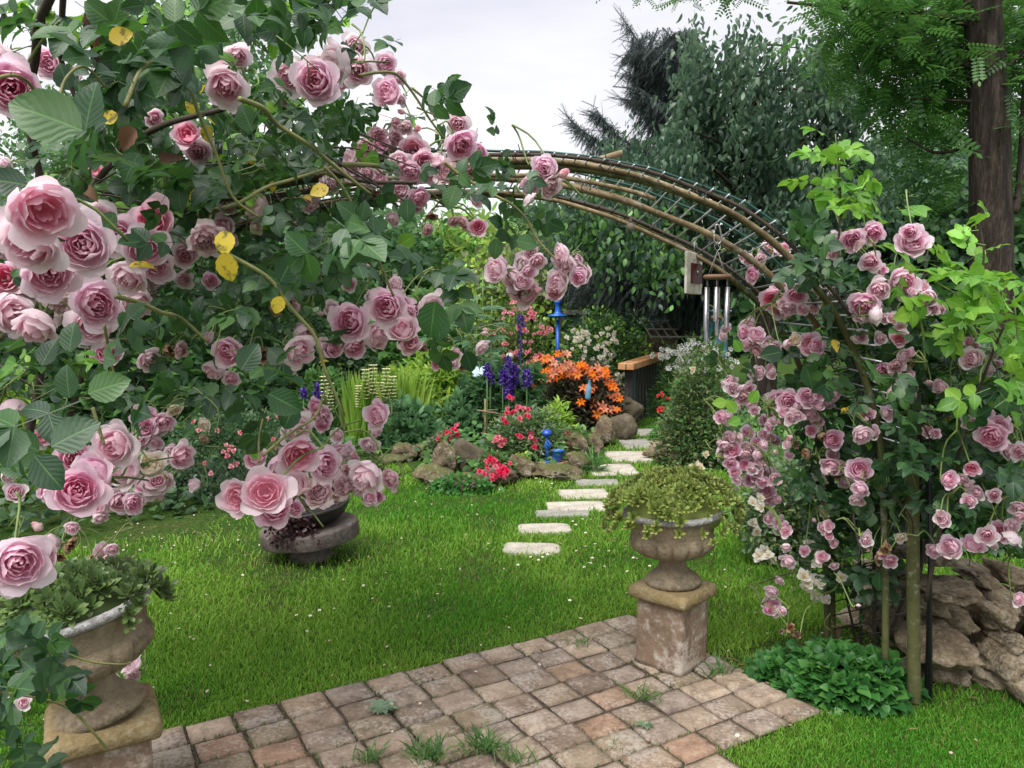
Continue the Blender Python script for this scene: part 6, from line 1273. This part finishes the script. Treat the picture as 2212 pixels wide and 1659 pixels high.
# right of the path
t, c0, rad, H, Yb = bush('yarrow', 'tall white flowered yarrow behind the railing under the chime', 'plant', 1500, 905, 745, 190, [LEAF_S], .11, 3800, M['f_mid'], 450, depth=.6, shell=.1)
def umbel():
    mb = MB(); rng = np.random.default_rng(2)
    for k in range(26):
        a = rng.uniform(0, 6.28); r = .5*math.sqrt(rng.uniform()); c = np.array([r*math.cos(a), r*math.sin(a), .05*rng.normal()])
        V, Fc = ico(1); mb.add(V*[.09, .09, .05]+c, [Fc], 0)
    for k in range(6): a = k; tube(mb, [(0, 0, -.5), (.35*math.cos(a), .35*math.sin(a), 0)], .015, 4, 1)
    return mb.mesh('umbel', [M['white'], M['f_mid']])
dots(t, spread([(1410, 770), (1440, 745), (1500, 735), (1560, 750), (1590, 780), (1540, 810), (1460, 800)], 95, 11, 6, 1), umbel(), 'flower_umbel', Yb-.45, .085, 10)
t, c0, rad, H, Yb = bush('wispy_rose', 'wispy olive shrub rose right of the path with a few yellow and red flowers', 'rose bush', 1515, 1015, 765, 190, [LEAF], .045, 9000, [M['f_olive'], M['f_mid'], M['f_dark']], 451, depth=.7, matw=[.5, .3, .2], shell=.1, stems=60)
dots(t, [(1493, 797), (1496, 802), (1498, 795)], MB_cream, 'yellow_bloom', Yb-rad*.4, .06, 12); dots(t, [(1423, 855), (1428, 852), (1425, 885), (1430, 882), (1442, 862)], MB_red, 'red_bloom', Yb-rad*.2, .07, 13)
t, c0, rad, H, Yb = bush('white_rose', 'white rose bush behind the right leg of the arch beside the urn', 'rose bush', 1715, 1230, 1000, 260, [LEAF], .04, 4500, [M['f_olive'], M['f_mid'], M['f_grey']], 452, depth=.6, matw=[.4, .3, .3], shell=.15, dome=False, stems=30)
dots(t, [(1745, 1030), (1750, 1040), (1740, 1050), (1755, 1055), (1738, 1065), (1752, 1068), (1760, 1045), (1765, 1030), (1775, 1040), (1770, 1060), (1780, 1070), (1788, 1075), (1775, 1085), (1790, 1095), (1783, 1108), (1635, 1060), (1640, 1075), (1650, 1080), (1645, 1095), (1625, 1085), (1735, 1245), (1742, 1240), (1750, 1250), (1745, 1262), (1758, 1258), (1765, 1252), (1770, 1262), (1757, 1285), (1762, 1292), (1778, 1290), (1788, 1296), (1740, 1270), (1660, 1200), (1652, 1192), (1668, 1210), (1640, 1200), (1700, 1185), (1748, 1175), (1755, 1190), (1765, 1215), (1817, 1253), (1815, 1248), (1635, 1150), (1680, 1150), (1625, 1130)], MB_white, 'bloom', -3.42, .066, 14)
dots(t, [(1506, 1003), (1512, 1010), (1492, 1015), (1500, 1022), (1510, 1025), (1523, 981), (1497, 1008)], MB_cream, 'cream_bloom', 4.6, .06, 15)
bush('lush_plant', 'light green broad leaved plant below the blue pool', 'plant', 1500, 850, 720, 110, [leaf_t(.4, 4, .2, .3)], .40, 160, M['f_mid'], 453, depth=.6)
bush('path_weeds', 'low mixed greenery along the right side of the path', 'plant', 1440, 960, 915, 70, [LEAF], .05, 900, M['f_mid'], 454, depth=.8)
# tall plume poppies
t = thing('plume_poppy', 'tall stems with big lobed grey green leaves behind the centre rose cluster', 'plant', G(1020, 880)); rng = np.random.default_rng(60); mb = MB(); ms = MB(); M['f_plume'] = Fm('plume leaf', [(.05, .12, .06), (.09, .19, .09), (.15, .27, .13)], back=(.2, .3, .2))
for x, y1, Y_ in ((950, 640, 11), (1000, 560, 11.2), (1045, 590, 11), (975, 600, 11.5), (1025, 640, 10.8), (1062, 640, 11.4), (905, 650, 11), (935, 700, 10.5)):
    b0, b1 = P(x, 860, Y_), P(x+rng.uniform(-6, 6), y1, Y_); b0[2] = 0; tube(ms, [b0, b1], .012, 6); n_ = 9
    for k in range(n_):
        q = b0+(b1-b0)*(.35+.62*k/n_); a = k*2.2; scatter(mb, MAPLE, q[None], np.array([[math.cos(a), math.sin(a), .15]]), np.array([[0, -.2, 1.]]), rng.uniform(.28, .42))
mb.build('foliage', M['f_plume'], t); ms.build('stems', M['f_mid'], t)
bush('garden_shrub', 'dark shrub behind the stone wall and right rose', 'shrub', 2110, 1180, 900, 560, [LEAF_W], .07, 5200, [M['f_dark'], M['f_mid']], 464, depth=.5, matw=[.6, .4])
# left side shrubs seen through the rose
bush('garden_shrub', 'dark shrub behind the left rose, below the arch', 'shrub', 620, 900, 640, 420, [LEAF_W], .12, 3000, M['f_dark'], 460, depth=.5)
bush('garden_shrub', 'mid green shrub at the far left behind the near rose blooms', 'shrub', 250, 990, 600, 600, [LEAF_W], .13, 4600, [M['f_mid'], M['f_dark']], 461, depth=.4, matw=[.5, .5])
bush('garden_shrub', 'pink flowered shrub seen through gaps left of the iris clump', 'shrub', 700, 950, 800, 160, [LEAF], .07, 2400, M['f_mid'], 462, depth=.5)
bush('garden_shrub', 'lime shrub on the far left in the gap above the urn', 'shrub', -80, 1080, 800, 360, [LEAF_W], .10, 2200, M['f_lime'], 463, depth=.5)

# ------------------------------------------------------------------ trees
def crown(parent, poly, Y0, Y1, nc, nl, spread_, t_, size, mats, seed, name='crown', mode='droop', sz=1.0, matw=None, limb=None, zsp=1.0, gap=None):
    rng = np.random.default_rng(seed); C = polysample(poly, nc, Y0, Y1, rng)
    if gap is not None: C = C[np.array([mnoise.noise(Vector(q*1.1)) > gap for q in C])]; nc = len(C)
    pos = np.repeat(C, nl, 0)+rng.normal(size=(nc*nl, 3))*spread_*np.array([1, 1, zsp]); N = len(pos)
    if mode == 'droop': d = rng.normal(size=(N, 3))*[.5, .5, .35]+[0, 0, -.9]; nr = rng.normal(size=(N, 3))*.6+[0, -1, .3]
    elif mode == 'flat': d = rng.normal(size=(N, 3))*[1, 1, .25]+[0, 0, -.25]; nr = rng.normal(size=(N, 3))*.35+[0, 0, 1]
    else: d = rng.normal(size=(N, 3)); nr = rng.normal(size=(N, 3))+[0, -.3, .8]
    mb = MB(); ms = mats if isinstance(mats, list) else [mats]; t_ = t_ if isinstance(t_, list) else [t_]; s = rng.uniform(.7, 1.25, N)*size
    if len(ms) == 1: scatter_mix(mb, t_, pos, d, nr, s, seed)
    else:
        pick = np.repeat(rng.choice(len(ms), nc, p=matw), nl)
        for j in range(len(ms)): q = pick == j; scatter_mix(mb, t_, pos[q], d[q], nr[q], s[q], seed+j, j)
    mb.build(name, ms, parent)
    if limb is not None:
        mb = MB()
        for k in range(0, nc, max(1, nc//limb[1])):
            c = C[k]; tr = np.asarray(limb[0], float); j = rng.integers(len(tr)); a_ = tr[np.argmin(np.abs(tr[:, 2]-(c[2]-abs(c[0]-tr[0, 0])*.3)))]
            md = (a_+c)/2+rng.normal(size=3)*.1+[0, 0, .1]; tube(mb, smoothline([a_, md, c], 10), np.linspace(limb[2], .006, 10), 6)
        mb.build('limbs', M['bark'], parent)
    return C
M['f_cherry'] = Fm('cherry leaf', [(.012, .030, .022), (.025, .058, .036), (.046, .092, .052), (.085, .145, .085)], rough=.4)
M['f_cherry2'] = Fm('cherry leaf pale', [(.028, .058, .038), (.05, .094, .054), (.08, .138, .08), (.125, .195, .115)], rough=.4)
M['f_robinia'] = Fm('robinia leaf', [(.018, .060, .018), (.030, .095, .022), (.055, .15, .03), (.09, .21, .04)], rough=.5, trans=.35)
M['f_spruce'] = Fm('spruce needle', [(.014, .022, .024), (.026, .040, .040), (.042, .060, .056), (.075, .095, .09)], rough=.6, trans=.05)
M['f_far'] = Fm('distant leaf', [(.02, .05, .018), (.045, .11, .035), (.085, .18, .06)], rough=.6)
M['f_acacia'] = Fm('bright distant leaf', [(.04, .11, .02), (.07, .19, .03), (.12, .28, .05), (.28, .30, .08)], rough=.6)
# cherry
tb = np.array([P(1660, 900, 11)[0], 11.3, 0]); t = thing('cherry_tree', 'large dark cherry tree with drooping leaves behind the arch', 'tree', tb)
tr = smoothline([tb, P(1655, 600, 11.3), P(1630, 400, 11.2), P(1600, 250, 11.1), P(1560, 140, 11)], 20); mb = MB(); tube(mb, tr, np.linspace(.20, .05, 20), 12)
for q in ([(1640, 420), (1590, 330), (1480, 270)], [(1630, 430), (1720, 330), (1800, 250)], [(1610, 300), (1650, 180), (1700, 110)], [(1650, 560), (1700, 540), (1690, 480)]): tube(mb, smoothline([P(x, y, 11.2) for x, y in q], 12), np.linspace(.07, .02, 12), 8)
mb.build('trunk', M['bark'], t)
CH = [(1290, 400), (1310, 345), (1370, 330), (1430, 330), (1455, 260), (1462, 190), (1480, 120), (1505, 65), (1530, 90), (1510, 130), (1560, 150), (1590, 95), (1630, 80), (1660, 110), (1640, 150), (1690, 170), (1680, 120), (1740, 70), (1780, 80), (1790, 140), (1870, 150), (1890, 300), (1920, 380), (1900, 500), (1800, 560), (1700, 560), (1600, 560), (1480, 500), (1380, 470), (1300, 440)]
crown(t, CH, 10.2, 12.2, 1000, 34, .10, leaf_t(.42, 4, .2, .5), .108, [M['f_cherry'], M['f_cherry2']], 500, matw=[.6, .4], gap=-.08, limb=(tr, 50, .03), zsp=2.0)
crown(t, [(1190, 450), (1300, 440), (1400, 480), (1500, 560), (1480, 600), (1380, 560), (1260, 540), (1200, 500)], 10.0, 11.0, 70, 34, .16, LEAF, .105, [M['f_cherry'], M['f_mid']], 501, name='low_branches', matw=[.5, .5], zsp=1.4)
# spruce
st = np.array([P(1500, 900, 13)[0], 13.4, 0]); t = thing('spruce_tree', 'dark spruce with drooping needle curtains and branch tips reaching left', 'tree', st)
mb = MB(); top = P(1490, 90, 13.4); tube(mb, [st, top], [.22, .03], 10); mb.build('trunk', M['bark'], t)
mb = MB(); mk = MB(); rng = np.random.default_rng(61); NT = twig_needles(40)
BR = [[(1500, 350), (1400, 352), (1320, 322), (1262, 285), (1228, 256)], [(1500, 350), (1420, 330), (1350, 305), (1305, 262), (1280, 243)], [(1500, 230), (1440, 185), (1395, 115), (1345, 40)], [(1500, 300), (1440, 250), (1390, 222), (1345, 214)], [(1490, 180), (1420, 165), (1350, 162)], [(1490, 140), (1440, 115), (1380, 118), (1350, 125)], [(1500, 280), (1430, 235), (1360, 190)],
      [(1500, 400), (1400, 420), (1300, 410), (1250, 400)], [(1500, 480), (1400, 500), (1300, 520), (1230, 540)], [(1500, 520), (1430, 540), (1330, 570), (1230, 600)], [(1500, 560), (1420, 590), (1330, 620), (1250, 640)], [(1500, 540), (1560, 560), (1600, 620)], [(1500, 590), (1440, 620), (1390, 660)], [(1490, 600), (1510, 640), (1500, 690)], [(1500, 560), (1470, 600), (1450, 670)], [(1420, 500), (1300, 470), (1220, 480)], [(1500, 90), (1470, 80), (1440, 95)], [(1500, 540), (1570, 530), (1620, 560)]]
for k, b in enumerate(BR):
    Yb = 12.8+rng.uniform(-.5, .5); c = smoothline([P(x, y, 13.4 if i == 0 else Yb) for i, (x, y) in enumerate(b)], 36); tube(mk, c, np.linspace(.03, .006, 36), 5)
    for j in range(3, 36):
        f = j/35; L_ = (.62*(1-f)+.12)*(1.15 if k > 6 else .8); m_ = 16 if k > 6 else 20
        q = c[j]+rng.normal(size=(m_, 3))*[.03, .10, .03]; d = rng.normal(size=(m_, 3))*[.28, .35, .15]+[-.25*(1-f)-.15, 0, -1+.5*f]
        scatter(mb, NT, q, d, rng.normal(size=(m_, 3)), rng.uniform(.5, 1.1, m_)*L_)
    q0 = c[rng.integers(14, 36, 60)]; scatter(mb, NT, q0+rng.normal(size=(60, 3))*.05, rng.normal(size=(60, 3))*[.5, .3, .4]+(c[-1]-c[0])*.4+[0, 0, -.2], rng.normal(size=(60, 3)), rng.uniform(.15, .30, 60)); q = c[-1][None].repeat(3, 0); tg = c[-1]-c[-4]; scatter(mb, NT, q, tg+rng.normal(size=(3, 3))*.06, rng.normal(size=(3, 3)), .25)
SK = [(1230, 470), (1330, 450), (1500, 480), (1610, 560), (1600, 640), (1540, 650), (1505, 705), (1480, 660), (1400, 650), (1320, 640), (1240, 640), (1200, 560)]
c = polysample(SK, 1500, 12.6, 13.8, rng); scatter(mb, NT, c+[0, 0, .2], rng.normal(size=(1500, 3))*[.3, .3, .15]+[-.15, 0, -1], rng.normal(size=(1500, 3)), rng.uniform(.3, .7, 1500))
c = polysample([(1365, 110), (1400, 90), (1490, 80), (1540, 160), (1520, 480), (1380, 400), (1410, 300), (1375, 200)], 1300, 12.9, 13.8, rng); scatter(mb, NT, c+[0, 0, .2], rng.normal(size=(1300, 3))*[.4, .3, .15]+[-.3, 0, -1], rng.normal(size=(1300, 3)), rng.uniform(.3, .6, 1300))
mb.build('needles', M['f_spruce'], t); mk.build('branches', M['bark'], t)
# robinia with the big trunk
rb_ = np.array([P(2142, 900, 7)[0], 7.0, 0]); t = thing('robinia_tree', 'robinia with thick furrowed trunk and feathery leaves at the right', 'tree', rb_)
tr = np.array([P(x, y, 7) for x, y in [(2152, 1060), (2146, 800), (2142, 600), (2140, 450), (2138, 320), (2133, 180), (2125, 60), (2118, -80), (2112, -220)]]); tr[0][2] = 0; tr = smoothline(tr, 60)
mb = MB(); n_ = 40; a = np.arange(n_)*2*math.pi/n_; T, N_, B_ = frames(tr); rr = np.linspace(.185, .13, 60)
V = []
for i_ in range(60):
    fur = np.array([1+.05*mnoise.noise(Vector((math.cos(q)*5, math.sin(q)*5, tr[i_][2]*2.2)))+.035*abs(mnoise.noise(Vector((math.cos(q)*11, math.sin(q)*11, tr[i_][2]*5)))) for q in a])
    V.append(tr[i_]+(rr[i_]*fur)[:, None]*(np.cos(a)[:, None]*N_[i_]+np.sin(a)[:, None]*B_[i_]))
V = np.concatenate(V); i0 = np.arange(59)[:, None]*n_; j0 = np.arange(n_)[None]; j2 = (j0+1) % n_
mb.add(V, [np.stack([i0+j0, i0+j2, i0+n_+j2, i0+n_+j0], -1).reshape(-1, 4)]); mb.build('trunk', M['bark'], t)
mb = MB()
for q, r in (([(2190, 460), (2200, 420), (2206, 330), (2212, 200), (2222, 80)], .035), ([(2195, 430), (2215, 380), (2240, 330)], .025), ([(2130, 160), (2060, 130), (1990, 95), (1930, 80)], .025), ([(2125, 220), (2000, 215), (1950, 214)], .015), ([(2135, 300), (2030, 330), (1960, 300)], .02), ([(2120, 60), (2000, 30), (1850, 20), (1700, 5)], .03), ([(2130, 180), (2200, 120), (2250, 60)], .03)):
    tube(mb, smoothline([P(x, y, 7-.0*i) for i, (x, y) in enumerate(q)], 14), np.linspace(r, r*.4, 14), 7)
mb.build('limbs', M['bark'], t)
RB = [(1760, 20), (1800, -30), (2240, -30), (2240, 330), (2200, 220), (2160, 200), (2110, 200), (2060, 230), (1990, 290), (1950, 270), (1970, 210), (1900, 180), (1850, 150), (1830, 130), (1880, 110), (1920, 60), (1830, 60)]
crown(t, RB, 6.9, 9.0, 210, 11, .20, PINN, .30, M['f_robinia'], 510, mode='flat')
crown(t, [(1760, 0), (1850, -30), (1960, -30), (1960, 60), (1830, 60)], 6.2, 7.4, 24, 10, .15, PINN, .28, M['f_robinia'], 511, name='crown_edge', mode='flat')
crown(t, [(1310, -60), (1660, -60), (1640, -18), (1580, -10), (1530, -30), (1480, -12), (1420, -20), (1330, -18)], 4.2, 5.0, 26, 6, .03, PINN, .11, M['f_robinia'], 512, name='overhanging_sprays', mode='flat')
crown(t, [(1930, 200), (2100, 180), (2100, 420), (2020, 430), (1930, 400), (1960, 300)], 8, 10, 20, 9, .22, PINN, .30, M['f_robinia'], 513, name='back_crown', mode='flat')
# distant trees
def tree(name, label, x, ybase, Y_, poly, nc, nl, sp_, t_, size, mats, seed, mode='any', thick=1.5, r=.16, top=None, group='trees beyond the garden', matw=None):
    b0 = np.array([P(x, 800, Y_)[0], Y_, 0]); th_ = thing(name, label, 'tree', b0, group); ys = min(q[1] for q in poly); tr = smoothline([b0, P(x, (ybase+ys)/2, Y_), P(x+6, ys+.25*(ybase-ys), Y_)], 12)
    mb = MB(); tube(mb, tr, np.linspace(r, r*.3, 12), 8); mb.build('trunk', M['bark'], th_); crown(th_, poly, Y_-thick, Y_+thick, nc, nl, sp_, t_, size, mats, seed, mode=mode, matw=matw, limb=(tr, 16, r*.25)); return th_
tree('acacia_tree', 'bright green fine leaved tree in the middle distance under the arch', 1000, 800, 19, [(900, 560), (930, 500), (980, 475), (1040, 490), (1090, 510), (1100, 600), (1060, 680), (900, 680)], 190, 34, .28, LEAF_N, .26, M['f_acacia'], 520)
tree('elder_bush', 'pale yellow green flowering shrub below the acacia', 1090, 800, 15, [(1010, 600), (1060, 540), (1120, 530), (1170, 570), (1190, 660), (1180, 760), (1000, 760), (990, 660)], 150, 34, .2, LEAF, .13, [M['f_lime'], M['f_olive']], 521, matw=[.5, .5])
tree('dark_conifer', 'dark ivy clad tree behind the blue lamp post', 1230, 850, 16, [(1130, 560), (1180, 520), (1240, 540), (1350, 560), (1370, 700), (1350, 800), (1130, 800)], 330, 36, .2, LEAF_W, .12, M['f_dark'], 522)
tree('acacia_tree', 'mid green tree behind the left shrubs seen under the rose', 830, 800, 18, [(740, 560), (800, 500), (880, 470), (930, 520), (930, 700), (740, 740)], 190, 34, .25, LEAF, .2, M['f_far'], 523)
tree('garden_tree', 'green tree at the far left behind the climbing rose', 480, 800, 14, [(330, 520), (400, 400), (560, 380), (740, 460), (760, 760), (330, 780)], 300, 34, .25, LEAF, .2, M['f_far'], 524)
tree('garden_tree', 'fine leaved tree at the upper left above the rose arch', 230, 800, 9, [(-60, 330), (40, 230), (230, 190), (330, 20), (440, -40), (560, 20), (620, 160), (500, 330), (300, 500), (100, 640), (-60, 640)], 260, 40, .16, LEAF, .075, M['f_far'], 525)
tree('garden_tree', 'dense green tree at the left edge of the garden behind the blooms', 60, 900, 10, [(-120, 560), (100, 470), (330, 500), (360, 900), (-120, 950)], 260, 40, .2, LEAF, .13, M['f_far'], 526)
tree('walnut_tree', 'dark broad tree right of the cherry behind the light green shoots', 1960, 900, 13, [(1860, 420), (1930, 380), (2000, 370), (2090, 410), (2100, 660), (1850, 680), (1800, 560)], 330, 40, .22, LEAF_W, .14, [M['f_cherry'], M['f_far']], 527, matw=[.6, .4])
tree('walnut_tree', 'green tree at the right edge behind the robinia trunk', 2220, 900, 12, [(2180, 250), (2260, 230), (2300, 700), (2160, 700), (2170, 420)], 160, 40, .2, LEAF_W, .13, M['f_far'], 528)
tree('walnut_tree', 'lighter distant tree left of the robinia trunk with sky gaps', 1960, 800, 20, [(1900, 290), (1980, 300), (2090, 330), (2100, 460), (1880, 460)], 110, 30, .3, LEAF, .2, M['f_far'], 529)
tree('pear_tree', 'thin leaved tree under the arch crown at the centre', 1180, 800, 21, [(1080, 470), (1170, 440), (1290, 450), (1330, 560), (1100, 580)], 110, 30, .3, LEAF, .2, M['f_far'], 530)
# far wood closing the horizon
t_w = polysample([(-400, 560), (200, 540), (700, 560), (1100, 580), (1600, 600), (2600, 560), (2600, 780), (-400, 780)], 2600, 24, 28, np.random.default_rng(70)); rng = np.random.default_rng(71)
pos = np.repeat(t_w, 14, 0)+rng.normal(size=(2600*14, 3))*.35; mb = MB(); N = len(pos); scatter(mb, LEAF_W, pos, rng.normal(size=(N, 3)), rng.normal(size=(N, 3))+[0, -.4, .6], rng.uniform(.25, .45, N)); o = mb.build('far_wood', M['f_far']); tag(o, 'continuous mass of distant green trees behind the garden', 'woodland', kind='stuff')
mb = MB(); gx = np.linspace(-30, 30, 61); zt = 2.0+.35*noisefield(gx, gx*0, .5); V = np.concatenate([np.stack([gx, gx*0+28.6, zt], 1), np.stack([gx, gx*0+28.6, gx*0-.2], 1), np.stack([gx, gx*0+30, zt], 1), np.stack([gx, gx*0+30, gx*0-.2], 1)]); k = np.arange(60)
mb.add(V, [np.stack([k, k+1, k+62, k+61], 1), np.stack([k+1, k, k+122, k+123], 1), np.stack([k+123, k+122, k+183, k+184], 1)]); tag(mb.build('hill', M['f_dark']), kind='structure')
# low mixed planting that fills the bed
def floor_plants(name, label, poly, n, size, t_, mat, seed, h=.35):
    rng = np.random.default_rng(seed); pg = np.array([G(*q)[:2] for q in poly]); lo, hi = pg.min(0), pg.max(0); q = rng.uniform(lo, hi, (n*4, 2)); q = q[inpoly(q, pg)][:n]; N = len(q); nf = noisefield(q[:, 0], q[:, 1], 1.2, seed)
    z = rng.uniform(0.02, 1, N)*h*(.7+nf); mb = MB(); scatter_mix(mb, t_ if isinstance(t_, list) else [t_], np.column_stack([q, z]), rng.normal(size=(N, 3))*[1, 1, .4]+[0, -.3, .2], rng.normal(size=(N, 3))*.4+[0, -.3, 1], rng.uniform(.7, 1.2, N)*size, seed); o = mb.build(name, mat); tag(o, label, 'ground cover', kind='stuff')
floor_plants('bed_ground_cover', 'mixed low greenery filling the flower bed and borders', [(700, 990), (880, 1000), (1000, 1050), (1200, 1030), (1290, 975), (1370, 900), (1380, 850), (1100, 830), (700, 850)], 9000, .09, [LEAF, LEAF_W], M['f_mid'], 80, .28)
floor_plants('border_ground_cover', 'low greenery beyond the right side of the path', [(1440, 990), (1600, 1030), (1700, 1060), (2300, 1080), (2300, 830), (1440, 850)], 12000, .10, [LEAF, LEAF_W], M['f_mid'], 81, .45)
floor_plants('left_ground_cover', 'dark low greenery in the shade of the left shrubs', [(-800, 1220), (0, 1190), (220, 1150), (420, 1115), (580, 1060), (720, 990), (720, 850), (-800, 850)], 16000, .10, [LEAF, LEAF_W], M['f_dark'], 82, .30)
